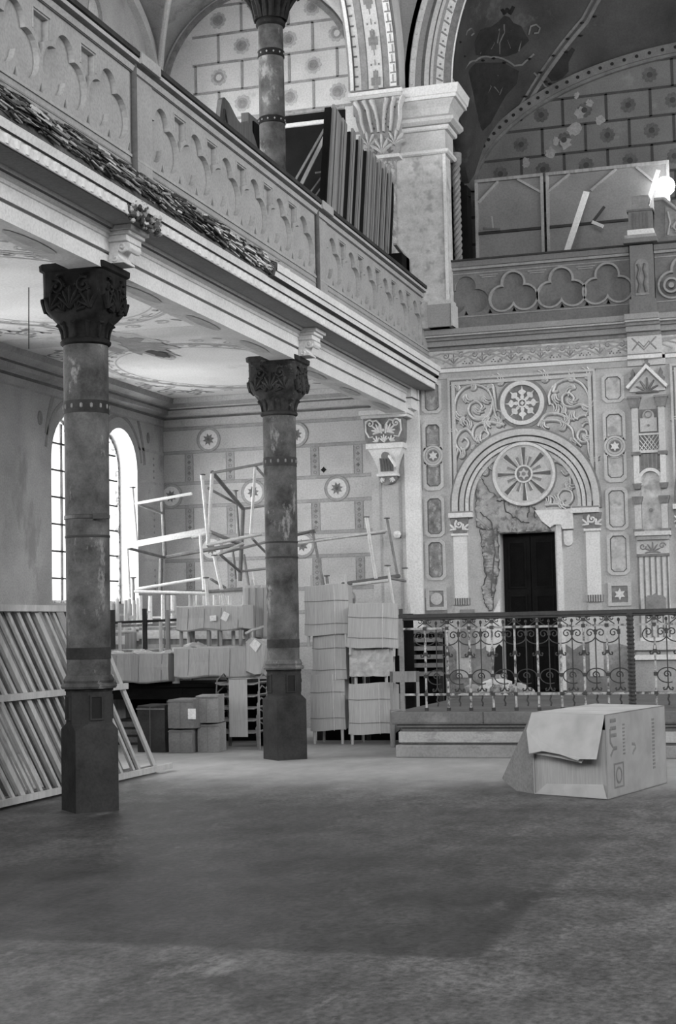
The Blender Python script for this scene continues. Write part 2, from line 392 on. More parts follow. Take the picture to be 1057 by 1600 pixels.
# further windows of the same wall, beyond the left edge of the photograph
holes += [win_outline(y, .66, 1.95, 3.95) for y in (16.6, 14.9, 11.4, 9.7)]
GW = [(20.35, .55, 6.9, 9.0), (21.9, .55, 6.9, 9.0), (15.9, .6, 6.9, 9.0), (14.6, .6, 6.9, 9.0), (10.9, .6, 6.9, 9.0)]  # unseen gallery windows, added to light the upper end wall
holes += [win_outline(*q) for q in GW]
holes += [[(yc + .26 * math.cos(a), zc + .34 * math.sin(a)) for a in [2 * PI * i / 20 for i in range(20)]] for yc, r, zc in OC]
w = holed_wall(TW, [(-6, 0), (23.9, 0), (23.9, 14.5), (-6, 14.5)], holes, M['plaster_dark'], .40, M['plaster'])
# painted mouldings round the windows, dado lines, band lines
for yc, hw, z0, zs in WIN:
    w.arc_band(yc, zs + .02, hw + .14, hw + .20, .15, PI - .15, .0, .004, M['mid_line'], 28)
cy_ = 21.2
w.arc_band(21.2, 3.92, 1.62, 1.70, .12, PI - .2, 0, .004, M['mid_line'], 36)       # large painted arch over the pair
w.prism([(21.02, 4.58), (21.38, 4.58), (21.2, 4.12)], 0, .004, M['ornament'])
w.star(21.2, 4.45, .08, .04, 6, .004, .007, M['soft_line'])
for z in (4.36, 3.86, 3.50): w.box(22.62, 23.6, z - .022, z + .022, 0, .004, M['soft_line'])
for z0, z1 in ((3.86, 4.36), (2.99, 3.5), (2.1, 2.64)):
    for k in range(4): w.disc(23.2, z0 + .09 + k * .1, .02, 0, .005, M['mid_line'], 8)
w.disc(23.0, 4.56, .085, 0, .005, M['ornament'], 16, .6)
w.disc(23.1, 3.66, .12, 0, .005, M['soft_line'], 16); w.box(22.62, 23.6, 2.98, 3.02, 0, .004, M['soft_line']); w.box(22.62, 23.6, 2.62, 2.66, 0, .004, M['soft_line'])
w.disc(19.4, 4.45, .1, 0, .005, M['ornament'], 14, .7); w.disc(18.2, 4.4, .13, 0, .005, M['ornament'], 16, .6)
wl = w.build('wall_left'); setst(wl, 'stained aisle wall with painted bands and tall windows', 'wall')
# windows: frame, muntins, glass
for i, (yc, hw, z0, zs) in enumerate(WIN + [(y, .66, 1.95, 3.95) for y in (16.6, 14.9, 11.4, 9.7)]):
    e = struct('window_%d' % (i + 1), ['tall round-headed window nearer the camera, partly behind the front column', 'tall round-headed window nearest the end wall, right of the front column'][i] if i < 2 else 'round-headed aisle window further down the wall', 'window')
    f = MB(TW)
    f.arc_band(yc, zs, hw - .05, hw + .01, 0, PI, -.36, -.30, M['iron_worn'], 20)
    f.box(yc - hw, yc - hw + .05, z0, zs, -.36, -.30, M['iron_worn']); f.box(yc + hw - .05, yc + hw, z0, zs, -.36, -.30, M['iron_worn'])
    f.box(yc - hw, yc + hw, z0, z0 + .05, -.36, -.30, M['iron_worn'])
    f.build('window_frame', e)
    g = MB(TW)
    for q in (-.5, .35): g.box(yc + q * hw - .012, yc + q * hw + .012, z0, zs + hw * math.sqrt(1 - q * q), -.345, -.315, M['wood_dark'])
    z = z0 + .36
    while z < zs + hw * .6:
        g.box(yc - hw, yc + hw, z - .012, z + .012, -.345, -.315, M['wood_dark']) if z < zs else g.box(yc - hw * .9, yc + hw * .9, z - .012, z + .012, -.345, -.315, M['wood_dark'])
        z += .385
    g.build('glazing_bars', e)
    p = MB(TW); p.prism(win_outline(yc, hw, z0, zs), -.335, -.332, M['glass']); p.build('window_pane', e)
for i, q in enumerate(GW):
    e = struct('window_%d' % (i + 9), 'unseen gallery window added to light the upper end wall', 'window'); p = MB(TW); p.prism(win_outline(*q), -.335, -.332, M['glass']); p.build('window_pane', e)
for i, (yc, r, zc) in enumerate(OC):
    e = struct('window_%d' % (i + 7), ['small round window high above the gallery rail', 'round window cut off by the gallery rail at upper left'][i], 'window')
    f = MB(TW); A = [(yc + .26 * math.cos(2 * PI * k / 24), zc + .34 * math.sin(2 * PI * k / 24)) for k in range(25)]; B = [(yc + .22 * math.cos(2 * PI * k / 24), zc + .30 * math.sin(2 * PI * k / 24)) for k in range(25)]
    f.band(A, B, -.05, -.005, M['mid_line']); f.build('window_frame', e)
    p = MB(TW); p.prism(A[:-1], -.04, -.037, M['glass']); p.build('window_pane', e)

# ---- aisle end wall below the gallery, painted with bands, dotted strips and rosettes
a = MB(TA)
a.box(-10.7, -5.9, 0, 5.25, -.35, 0, M['plaster'])
ZB = [4.75, 4.37, 3.87, 3.50, 3.01, 2.64, 2.14, 1.78, 1.28]
for z in ZB:
    a.box(-10.15, -6.63, z - .024, z + .024, 0, .003, M['soft_line'])
    a.box(-10.15, -6.63, z - .028, z - .022, .003, .005, M['mid_line']); a.box(-10.15, -6.63, z + .022, z + .028, .003, .005, M['mid_line'])
def dotted(x, z0, z1):
    a.box(x - .072, x - .062, z0, z1, 0, .004, M['mid_line']); a.box(x + .062, x + .072, z0, z1, 0, .004, M['mid_line'])
    a.box(x - .062, x + .062, z0, z1, 0, .002, M['soft_line'])
    n = 5
    for k in range(n):
        z = z0 + (k + .5) * (z1 - z0) / n
        if k % 2: a.star(x, z, .034, .02, 4, .002, .005, M['ornament'])
        else: a.ring(x, z, .015, .028, .002, .005, M['mid_line'], 12)
for z1, z0 in ((4.34, 3.90), (3.47, 3.04), (2.61, 2.17), (1.75, 1.31)):
    for x in (-9.71, -9.01, -8.30, -7.60, -6.90): dotted(x, z0, z1)
def rosette(mb, x, z):
    mb.ring(x, z, .155, .20, .003, .008, M['soft_line'], 32); mb.ring(x, z, .195, .203, .003, .009, M['mid_line'], 32)
    mb.disc(x, z, .155, .003, .006, M['white'], 28)
    mb.star(x, z, .10, .058, 8, .006, .009, M['ornament'], .2); mb.star(x, z, .05, .02, 8, .009, .011, M['dark_line'])
for zc, xs in ((4.555, (-9.37, -7.90)), (3.68, (-10.03, -8.63, -7.25)), (2.82, (-9.35, -7.83)), (1.96, (-8.6, -7.2))):
    for x in xs: rosette(a, x, zc)
a.star(-7.46, 3.98, .05, .03, 4, 0, .006, M['black'])
o = a.build('wall_back'); setst(o, 'aisle end wall painted with bands, dotted strips and rosettes', 'wall')

# ---- dark skirting shades the foot of the end wall
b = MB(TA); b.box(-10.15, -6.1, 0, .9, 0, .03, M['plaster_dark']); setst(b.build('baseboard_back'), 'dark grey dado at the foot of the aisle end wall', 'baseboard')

# ---- cornice running round the aisle under the ceiling
CP = [(0, 4.78), (.03, 4.80), (.03, 4.90), (.07, 4.93), (.07, 4.945), (.16, 4.97), (.16, 5.03), (.20, 5.05), (.20, 5.07), (.30, 5.12), (.32, 5.2)]
CM = [M['plaster'], M['plaster'], M['dark_line'], M['plaster_dark'], M['plaster'], M['plaster'], M['dark_line'], M['plaster'], M['plaster_dark'], M['plaster']]
b = MB()
for i in range(len(CP) - 1):
    (o0, z0), (o1, z1) = CP[i], CP[i + 1]
    b.add([(-10.15 + o0, 23.6 - o0, z0), (-10.15 + o1, 23.6 - o1, z1), (-5.95, 23.6 - o1, z1), (-5.95, 23.6 - o0, z0)], [(0, 1, 2, 3)], CM[i])
    b.add([(-10.15 + o0, 23.6 - o0, z0), (-10.15 + o1, 23.6 - o1, z1), (-10.15 + o1, -6, z1), (-10.15 + o0, -6, z0)], [(0, 1, 2, 3)], M['plaster_dark'] if CM[i] is M['plaster'] else CM[i])
setst(b.build('trim_1'), 'grey moulded cornice below the aisle ceiling', 'cornice')

# ---- aisle ceiling with painted field, scroll border and hole
c = MB()
cz = 5.2
c.box(-10.2, -6.2, -6, 23.6, cz, cz + .25, M['ceiling'])
def cstroke(pts, hw, m):      # thin painted line under the ceiling
    n = len(pts); vs = []
    for i, (x, y) in enumerate(pts):
        p0 = pts[max(0, i - 1)]; p1 = pts[min(n - 1, i + 1)]; dx, dy = p1[0] - p0[0], p1[1] - p0[1]; l = math.hypot(dx, dy) or 1
        vs += [(x - dy / l * hw, y + dx / l * hw, cz - .003), (x + dy / l * hw, y - dx / l * hw, cz - .003)]
    c.add(vs, [(2 * i, 2 * i + 1, 2 * i + 3, 2 * i + 2) for i in range(n - 1)], m)
for y0, y1 in ((13.0, 17.6), (18.5, 23.0), (7.8, 12.4)):   # three painted bays: oval field, scrolls in the corners
    xc = -8.15; yc = (y0 + y1) / 2; rx = 1.45; ry = (y1 - y0) / 2 - .25
    for k, hw in ((1.0, .030), (.965, .010), (.87, .012)):
        cstroke([(xc + rx * k * math.cos(2 * PI * i / 60), yc + ry * k * math.sin(2 * PI * i / 60)) for i in range(61)], hw, M['soft_line'])
    for sx in (-1, 1):
        for sy in (-1, 1):
            for (dx, dy, r) in ((1.45, .90, .22), (1.1, 1.02, .18), (1.55, .6, .16)):
                X, Y = xc + sx * dx, yc + sy * dy * ry
                cstroke(spiral(X, Y, r, 1.6, .5, sx * sy), .020, M['mid_line'])
                for q in range(4): cstroke([(X + r * .9 * math.cos(q * 1.6), Y + r * .9 * math.sin(q * 1.6)), (X + r * 1.6 * math.cos(q * 1.6 + .4), Y + r * 1.6 * math.sin(q * 1.6 + .4))], .032, M['mid_line'])
    for i in range(40):
        t = 2 * PI * i / 40; cstroke([(xc + rx * .93 * math.cos(t), yc + ry * .93 * math.sin(t)), (xc + rx * .93 * math.cos(t + .07), yc + ry * .93 * math.sin(t + .07))], .010, M['mid_line'])
    for i in range(30):      # running scrolls in the border band
        t = 2 * PI * i / 30; X, Y = xc + rx * .925 * math.cos(t), yc + ry * .925 * math.sin(t)
        cstroke(spiral(X, Y, .075, 1.2, t, 1 if i % 2 else -1), .011, M['soft_line'])
    for i in range(24):      # leafy scrolls outside the oval
        t = 2 * PI * i / 24 + .1; X, Y = xc + rx * 1.13 * math.cos(t), yc + ry * 1.09 * math.sin(t)
        if abs(X - xc) < 1.62 and y0 < Y < y1: cstroke(spiral(X, Y, .11, 1.3, t * 2, 1 if i % 2 else -1), .015, M['soft_line'])
for yc in (15.3, 10.1):      # round ornaments by the beam
    for r in (.30, .22, .1): cstroke([(-7.05 + r * math.cos(2 * PI * i / 30), yc - .9 + r * math.sin(2 * PI * i / 30)) for i in range(31)], .012, M['soft_line'])
c.box(-10.2, -9.83, -6, 23.6, cz - .003, cz, M['plaster_dark']); c.box(-10.2, -6.2, 23.25, 23.6, cz - .003, cz, M['soft_line'])
for y in (12.8, 18.05): c.box(-9.9, -6.2, y - .32, y + .32, cz - .004, cz, M['plaster'])
oc = c.build('ceiling'); setst(oc, 'white aisle ceiling with faded painted scroll borders', 'ceiling')
# damaged patch: ragged flaking plaster with a dark hole
d = MB(); rnd = random.Random(4)
def blob(x, y, rx, ry, z, m, n=26, j=.35, rot=0):
    v = []
    for i in range(n):
        t = 2 * PI * i / n; k = 1 - j * rnd.random(); u, w_ = rx * k * math.cos(t), ry * k * math.sin(t)
        v.append((x + u * math.cos(rot) - w_ * math.sin(rot), y + u * math.sin(rot) + w_ * math.cos(rot), z))
    d.add([(x, y, z)] + v, [(0, 1 + i, 1 + (i + 1) % n) for i in range(n)], m)
blob(-8.5, 18.35, .55, 1.65, cz - .006, M['plaster_dark'], 46, .5, -.12); blob(-8.48, 18.5, .46, 1.4, cz - .009, M['relief_dark'], 44, .6, -.12)
blob(-8.62, 18.2, .16, .7, cz - .012, M['soft_line'], 24, .5)
blob(-8.36, 19.35, .13, .35, cz - .014, M['black'], 22, .5, -.1)
setst(d.build('ceiling_plaster_damage', None), 'ragged flaked patch with a dark hole in the aisle ceiling', 'ceiling damage')

# ---- upper part of the aisle end wall (above the gallery floor)
a = MB(TA)
a.box(-10.7, -5.8, 5.25, 14.5, -.35, 0, M['plaster'])
def flower(mb, x, z, k=1.0, faded=False, ms=('soft_line', 'mid_line', 'ornament')):
    m1 = M[ms[0]]
    for i in range(9):
        t = 2 * PI * i / 9; mb.disc(x + .085 * k * math.cos(t), z + .085 * k * math.sin(t), .034 * k, 0, .004, m1, 9)
    mb.ring(x, z, .045 * k, .075 * k, 0, .005, M[ms[1]], 14)
    if not faded: mb.disc(x, z, .045 * k, 0, .007, M[ms[2]], 12)
ROWS = [7.83, 8.30, 8.77, 9.24, 9.71, 10.18, 10.65, 11.12, 11.59]
def lun(x, c=-8.42, z=10.15, r=1.65): return z + math.sqrt(max(0, r * r - (x - c) ** 2)) if abs(x - c) < r else z
for i, z in enumerate(ROWS):
    xl = -9.55 if z > 9.5 else -10.1
    xr = -6.75
    if z > 10.15:
        h = math.sqrt(max(0, 1.6 ** 2 - (z - 10.15) ** 2)); xl = max(xl, -8.42 - h); xr = -8.42 + h
    a.box(xl, xr, z - .022, z + .022, 0, .004, M['mid_line'])
    off = -9.5 if i % 2 else -9.1
    k = 0
    while off + .8 * k < -6.8:
        x = off + .8 * k
        zt = z + .47
        if zt < lun(x) - .05 and x > -9.95: a.box(x - .022, x + .022, z, zt, 0, .004, M['mid_line'])
        if z + .3 < lun(x + .4) and x + .4 < -6.85: flower(a, x + .4, z + .235, 1.2, (i * 3 + k) % 5 == 0)
        k += 1
setst(a.build('wall_back_upper'), 'upper end wall above the gallery painted as flowered blocks', 'wall')

# ---- groin vault over the gallery bays
v = MB()
def vault(x0, x1, y0, y1, z0, H, m, nx=34, ny=44):
    vs = []; xc, yc, ax, ay = (x0 + x1) / 2, (y0 + y1) / 2, (x1 - x0) / 2, (y1 - y0) / 2
    for j in range(ny + 1):
        for i in range(nx + 1):
            x = xc - ax * math.cos(PI * i / nx); y = yc - ay * math.cos(PI * j / ny)
            hx = math.sqrt(max(0, 1 - ((x - xc) / ax) ** 2)); hy = math.sqrt(max(0, 1 - ((y - yc) / ay) ** 2))
            vs.append((x, y, z0 + H * max(hx, hy)))
    fs = [(j * (nx + 1) + i, j * (nx + 1) + i + 1, (j + 1) * (nx + 1) + i + 1, (j + 1) * (nx + 1) + i) for j in range(ny) for i in range(nx)]
    v.add(vs, fs, m)
for y0, y1 in ((18.25, 23.6), (13.0, 17.85), (7.8, 12.6), (2.5, 7.3)):
    vault(-10.15, -6.72, y0, y1, 10.15, 1.7, M['vault'])
setst(v.build('ceiling_vault', smooth=True), 'flaking groin vault over the gallery', 'ceiling')
b = MB(); b.lathe(-10.02, 23.42, [(.05, 5.4), (.05, 10.3)], M['plaster'], 10)   # groin shaft in the corner and its rib
pts = [(-10.1 + 1.7 * s, 23.5 - 2.7 * s, 10.12 + 1.7 * math.sqrt(1 - (1 - s) ** 2)) for s in [i / 20 * .9 for i in range(21)]]
b.tube(pts, .05, M['plaster'], 8)
tag(b.build('vault_rib', smooth=True), 'slim pale rib rising in the far corner above the gallery', 'rib')
b = MB(TA)   # moulding following the end lunette, and the one on the window wall
b.arc_band(-8.42, 10.15, 1.58, 1.66, .0, PI, 0, .05, M['ornament'], 40); b.box(-6.84, -6.76, 9.5, 10.15, 0, .05, M['ornament'])
tag(b.build('wall_arch_moulding'), 'dark painted arch line around the flowered end wall of the gallery', 'moulding')
b = MB(TW); A = [(20.92 + 2.45 * math.cos(t), 10.15 + 1.5 * math.sin(t)) for t in [PI * i / 40 for i in range(41)]]; B = [(20.92 + 2.62 * math.cos(t), 10.15 + 1.68 * math.sin(t)) for t in [PI * i / 40 for i in range(41)]]
b.band(A, B, 0, .12, M['plaster']); tag(b.build('wall_arch_moulding'), 'pale arch moulding around the round windows of the gallery', 'moulding')
# ================================================================ EAST WALL
DX0, DX1, DZ1 = -4.68, -3.85, 2.88
w = holed_wall(TE, [(-6.62, 0), (DX0, 0), (DX0, DZ1), (DX1, DZ1), (DX1, 0), (8.0, 0), (8.0, 5.98), (-6.62, 5.98)], [], M['plaster'], .5, M['plaster'])
# soiled lower dado
for x0, x1 in ((-5.86, DX0), (DX1, 8)):
    w.box(x0, x1, 0.0, 1.22, 0, .012, M['plaster_dark']) if False else None
we = w.build('wall_east'); setst(we, 'pale plastered east wall covered in moulded Moorish ornament', 'wall')
def epart(name, mb, smooth=False, **k): return mb.build(name, we, smooth=smooth, **k)
b = MB(TE)
for x0, x1 in ((-5.86, DX0 - .06), (DX1 + .1, -2.72), (-2.15, 3)):
    n = max(2, int((x1 - x0) / .12)); rnd = random.Random(int(x0 * 10))
    top = [(x0 + (x1 - x0) * i / n, 1.12 + .16 * rnd.random()) for i in range(n + 1)]
    b.prism([(x0, .45)] + top + [(x1, .45)], 0, .012, M['soil'])
b.box(-5.86, -5.50, 1.25, 1.95, 0, .014, M['mid_line']); b.box(-5.30, -5.08, 1.05, 1.76, 0, .05, M['mid_line'])
epart('soiled_dado', b)

# white pilaster strip at the corner with framed panel, beside the corbel
b = MB(TE)
b.box(-6.62, -5.84, .2, 4.72, 0, .05, M['plaster']); b.box(-6.08, -5.84, .5, 5.1, .05, .12, M['white'])
def frame_line(mb, x0, x1, z0, z1, t, w0, w1, m, dip=False):
    top = [(x1, z1)] + ([(x0 + (x1 - x0) * (1 - i / 12), z1 - .07 * math.sin(PI * i / 12)) for i in range(1, 12)] if dip else []) + [(x0, z1)]
    A = [(x0, z0), (x1, z0)] + top; cx, cz_ = (x0 + x1) / 2, (z0 + z1) / 2
    B = [(p[0] + (t if p[0] < cx else -t) * (1 if abs(p[0] - cx) > (x1 - x0) / 2 - .001 else 0), p[1] + (t if p[1] < cz_ else -t)) for p in A]
    mb.band(A, B, w0, w1, m, closed=True)
frame_line(b, -6.50, -6.16, .6, 3.98, .035, .05, .056, M['soft_line'], True)
epart('corner_pilaster', b)

def chamf(x0, x1, z0, z1, c, bite_top=0, bite_bot=0):
    p = []
    if bite_bot:
        cx = (x0 + x1) / 2; p += [(x0, z0)] + [(cx - .105 * math.cos(PI * i / 8), z0 + .06 * math.sin(PI * i / 8)) for i in range(9)] + [(x1, z0)]
    else: p += [(x0 + c, z0), (x1 - c, z0), (x1, z0 + c)]
    if bite_top:
        cx = (x0 + x1) / 2; p += [(x1, z1)] + [(cx + .105 * math.cos(PI * i / 8), z1 - .06 * math.sin(PI * i / 8)) for i in range(9)] + [(x0, z1)]
    else: p += [(x1, z1 - c), (x1 - c, z1), (x0 + c, z1), (x0, z1 - c)]
    if not bite_bot: p += [(x0, z0 + c)]
    return p
def shrink(p, k):
    cx = sum(q[0] for q in p) / len(p); cz_ = sum(q[1] for q in p) / len(p)
    x0 = min(q[0] for q in p); x1 = max(q[0] for q in p); z0 = min(q[1] for q in p); z1 = max(q[1] for q in p)
    return [((q[0] - cx) * (1 - 2 * k / (x1 - x0)) + cx, (q[1] - cz_) * (1 - 2 * k / (z1 - z0)) + cz_) for q in p]
def marble_panel(x0, x1, z0, z1, m, **k):
    b = MB(TE); p = chamf(x0, x1, z0, z1, .045, **k); q = shrink(p, -.045); r = shrink(p, .012)
    b.band(q, p, 0, .028, M['relief'], closed=True); b.band(p, r, 0, .016, M['dark_line'], closed=True); b.prism(r, 0, .006, m)
    epart('marble_panel', b)
def star_medallion(x, z):
    b = MB(TE); b.ring(x, z, .125, .155, 0, .035, M['relief']); b.ring(x, z, .085, .125, 0, .018, M['relief_bg'], 32); b.ring(x, z, .10, .115, 0, .03, M['relief'], 32)
    b.disc(x, z, .085, 0, .01, M['ornament']); b.star(x, z, .075, .04, 6, .01, .025, M['white']); epart('star_medallion', b)
for x0, x1, mm in ((-5.765, -5.545, M['marble']), (-3.045, -2.81, M['marble_light'])):
    marble_panel(x0, x1, 4.77, 5.19 if x0 < -5 else 5.11, mm); marble_panel(x0, x1, 4.20, 4.56, mm, bite_bot=1); star_medallion((x0 + x1) / 2, 4.085)
    marble_panel(x0, x1, 3.62, 3.97, mm, bite_top=1); marble_panel(x0, x1, 2.90, 3.44, mm); marble_panel(x0, x1, 2.25, 2.78, mm)
    b = MB(TE); b.band([(x0 - .05, 1.76), (x1 + .05, 1.76), (x1 + .05, 2.10), (x0 - .05, 2.10)], [(x0, 1.81), (x1, 1.81), (x1, 2.05), (x0, 2.05)], 0, .03, M['relief'], closed=True)
    b.box(x0, x1, 1.81, 2.05, 0, .01, M['mid_line'] if x0 > -4 else M['marble']); cx = (x0 + x1) / 2
    if x0 > -4: b.star(cx, 1.93, .085, .045, 6, .01, .03, M['white'])
    else: b.disc(cx, 1.93, .09, .01, .03, M['relief'])
    epart('square_panel', b)

def oleaf(mb, u, v, a, L, m):      # curled acanthus tuft over a dark offset copy painting its shade
    for i in range(4):
        t = i / 3 - .5; aa = a + t * 1.3; ll = L * (1 - .45 * abs(t) + .1 * i)
        pts = [(u + ll * q * math.cos(aa + .9 * q * q), v + ll * q * math.sin(aa + .9 * q * q)) for q in (0, .25, .5, .75, 1)]
        mb.stroke([(p[0] + .007, p[1] - .010) for p in pts], .022, .009, M['ornament'], taper=lambda s_: .5 + 1.6 * s_ * (1 - s_) + .3 * s_)
        mb.stroke(pts, .015, .05, m, taper=lambda s_: .5 + 1.6 * s_ * (1 - s_) + .3 * s_)
def bay(xc, full=True):
    """one arched bay: square frame, arch ring, two medallions and scrollwork"""
    Rz = 3.18; R1 = 1.13
    x0, x1, zt = xc - 1.13, xc + 1.09, 5.24
    b = MB(TE)
    for t, w1, m in ((0, .05, M['plaster']), (.035, .035, M['mid_line']), (.06, .05, M['relief'])):
        tt = t + (.035 if t == 0 else .022 if w1 == .035 else .05)
        b.box(x0 + t, x0 + tt, 3.30, zt - t, 0, w1, m); b.box(x1 - tt, x1 - t, 3.30, zt - t, 0, w1, m); b.box(x0 + t, x1 - t, zt - tt, zt - t, 0, w1 + .002, m)
    epart('panel_frame', b)
    b = MB(TE)
    Rs = 3.31
    for r0, r1, hh, mm in ((1.10, 1.13, .07, M['mid_line']), (1.01, 1.10, .09, M['relief']), (.985, 1.01, .04, M['dark_line']), (.92, .985, .085, M['plaster']), (.90, .92, .03, M['dark_line']), (.85, .90, .07, M['whiteworn']), (.83, .85, .03, M['mid_line']), (.78, .83, .055, M['relief'])):
        b.arc_band(xc, Rs, r0, r1, .0, PI, 0, hh, mm, 64)
        for s in (-1, 1): b.box(min(xc + s * r0, xc + s * r1), max(xc + s * r0, xc + s * r1), 3.2, Rs, 0, hh, mm)
    epart('arch_moulding', b)
    # upper medallion
    b = MB(TE); zc = 4.80
    b.ring(xc, zc, .33, .375, 0, .03, M['mid_line'], 48); b.ring(xc, zc, .27, .33, 0, .075, M['whiteworn'], 48); b.disc(xc, zc, .27, 0, .01, M['mid_line'], 40)
    for k in range(8):
        a = k * PI / 4; sl = 1.0 if k % 2 == 0 else .85
        b.prism([(xc + q * math.cos(a + t_), zc + q * math.sin(a + t_)) for q, t_ in ((.05, 0), (.09, -.34 * sl), (.13, -.13), (.155, -.30), (.18, -.33), (.195, -.20), (.205, -.07), (.262, 0), (.205, .07), (.195, .20), (.18, .33), (.155, .30), (.13, .13), (.09, .34 * sl))], .01, .038, M['white'] if k % 2 == 0 else M['whiteworn'])
    b.disc(xc, zc, .085, .01, .03, M['mid_line'], 24); b.ring(xc, zc, .05, .07, .03, .05, M['white'], 24); b.star(xc, zc, .035, .02, 4, .03, .045, M['white'])
    epart('upper_medallion', b)
    # wheel medallion
    b = MB(TE); zc = 3.74
    b.ring(xc, zc, .43, .47, 0, .10, M['whiteworn'], 56); b.ring(xc, zc, .47, .482, 0, .09, M['mid_line'], 56); b.ring(xc, zc, .415, .43, 0, .04, M['mid_line'], 56); b.disc(xc, zc, .43, 0, .058, M['relief'], 48)
    for k in range(16):
        a = k * PI / 8 + PI / 2; l = .395 if k % 2 == 0 else .27; hw = .060 if k % 4 == 2 else .052 if k % 2 == 0 else .040; da = hw / l
        b.prism([(xc + .13 * math.cos(a - .07), zc + .13 * math.sin(a - .07)), (xc + l * math.cos(a - da * .55), zc + l * math.sin(a - da * .55)), (xc + l * math.cos(a + da * .55), zc + l * math.sin(a + da * .55)), (xc + .13 * math.cos(a + .07), zc + .13 * math.sin(a + .07))], .058, .066, M['dark_line'] if k % 2 == 0 else M['mid_line'])
        b.stroke([(xc + q * math.cos(a + da * .75), zc + q * math.sin(a + da * .75)) for q in (.14, l)], .006, .02, M['white'], w0=.058)
    b.ring(xc, zc, .11, .135, .058, .09, M['whiteworn'], 28); b.disc(xc, zc, .11, .058, .066, M['mid_line'], 28); b.star(xc, zc, .085, .05, 6, .066, .085, M['relief'])
    b.disc(xc, zc, .03, .085, .092, M['mid_line'], 12)
    epart('wheel_medallion', b)
    # scrollwork traced after the photograph, as offsets from the bay's centre
    off = xc + 4.27
    def P(p): q = at(1, 23.37, 660 + p[0] / 3.645, 560 + p[1] / 3.645); return (q.x + off, q.z)
    def smooth(ps, n=5):
        out = []
        for i in range(len(ps) - 1):
            p0, p1, p2, p3 = ps[max(0, i - 1)], ps[i], ps[i + 1], ps[min(len(ps) - 1, i + 2)]
            for k in range(n):
                t = k / n; out.append(tuple(.5 * (2 * p1[j] + (p2[j] - p0[j]) * t + (2 * p0[j] - 5 * p1[j] + 4 * p2[j] - p3[j]) * t * t + (3 * p1[j] - p0[j] - 3 * p2[j] + p3[j]) * t ** 3) for j in (0, 1)))
        return out + [ps[-1]]
    def vine(mb, pts, hw=.024, m=M['whiteworn']):
        q = smooth([P(p) for p in pts]); tp = lambda t: 1 - .35 * t
        mb.stroke([(x + .008, z - .012) for x, z in q], hw * 1.5, .008, M['ornament'], taper=tp); mb.stroke(q, hw, .055, m, taper=tp)  # lower dark stroke paints the stem's shade
    b = MB(TE)
    for pts in ([(185, 370), (178, 290), (195, 215), (240, 165), (310, 150), (372, 178), (402, 240), (418, 325), (470, 380)],
                [(402, 240), (385, 310), (340, 345), (290, 340), (262, 300), (272, 258), (312, 245), (338, 272), (322, 302), (300, 296)],
                [(470, 380), (420, 366), (350, 362), (300, 385), (284, 430), (308, 466), (356, 458), (376, 428), (350, 408), (330, 426)],
                [(284, 430), (250, 400), (210, 420), (186, 470), (205, 515), (245, 512), (262, 478), (240, 452), (218, 470)],
                [(205, 515), (190, 560), (182, 620)], [(402, 160), (415, 240), (425, 300)],
                [(728, 265), (722, 205), (758, 145), (828, 116), (900, 138), (944, 200), (952, 280), (930, 330)],
                [(758, 145), (745, 190), (775, 180)],
                [(952, 280), (900, 262), (850, 276), (805, 262), (798, 215), (832, 195), (862, 222), (850, 248), (828, 240)],
                [(660, 385), (700, 320), (780, 315), (850, 345), (905, 325), (945, 320)], [(690, 355), (740, 350), (800, 362), (850, 400), (862, 455)],
                [(945, 330), (962, 400), (950, 460), (912, 475), (884, 448), (896, 410), (930, 410), (938, 436), (918, 444)],
                [(945, 480), (950, 540), (972, 600)], [(862, 455), (885, 480), (905, 500)]):
        vine(b, pts)
    for i, (x, y, a_, L_) in enumerate(((275, 178, .4, 34), (350, 212, 4.6, 34), (250, 205, 4.0, 30), (192, 300, 4.4, 36), (195, 185, .9, 30), (430, 150, .5, 38), (405, 165, 2.2, 24), (385, 335, 3.2, 36), (450, 345, .4, 34), (250, 400, .3, 32), (190, 440, 1.2, 30), (335, 430, 3.6, 34), (245, 335, 3.4, 30), (300, 272, 4.6, 34), (210, 565, .3, 34), (420, 385, .2, 32), (390, 375, 2.6, 26), (295, 490, 4.2, 28),
                                        (680, 130, .3, 38), (762, 200, 3.9, 32), (835, 128, .4, 36), (872, 172, 2.4, 34), (925, 112, .2, 36), (915, 255, 5.0, 38), (832, 222, 4.6, 32), (740, 315, .3, 40), (790, 310, .4, 30), (700, 352, 3.6, 30), (800, 372, .2, 36), (780, 405, .2, 34), (850, 448, 4.6, 32), (920, 428, 4.8, 30), (962, 375, 1.8, 30), (940, 515, .4, 36), (960, 555, 4.8, 28), (870, 300, 3.5, 30))):
        u, v = P((x, y)); oleaf(b, u, v, a_ if a_ < 3.2 else a_ - 2 * PI, L_ / 3.645 / 66, M['whiteworn'])
    epart('spandrel_scrollwork', b, True)
    b = MB(TE)
    for pts in ([(735, 545), (775, 590), (820, 610), (842, 640), (815, 662), (792, 640)], [(842, 680), (840, 730), (800, 745), (770, 765)], [(700, 835), (760, 830), (820, 835), (855, 800), (845, 755), (800, 748), (772, 780), (790, 812), (815, 800)],
                [(395, 570), (385, 610), (365, 620)], [(375, 655), (345, 650), (322, 668), (335, 690)]):
        vine(b, pts, .018)
    for x, y, a_, L_ in ((745, 560, 5.2, 34), (815, 632, .2, 34), (825, 700, 4.6, 34), (800, 800, 3.9, 34), (700, 835, .4, 36), (745, 830, .3, 28), (390, 595, 4.6, 32), (345, 662, .3, 30)):
        u, v = P((x, y)); oleaf(b, u, v, a_ if a_ < 3.2 else a_ - 2 * PI, L_ / 3.645 / 66, M['whiteworn'])
    epart('tympanum_scrollwork', b, True)
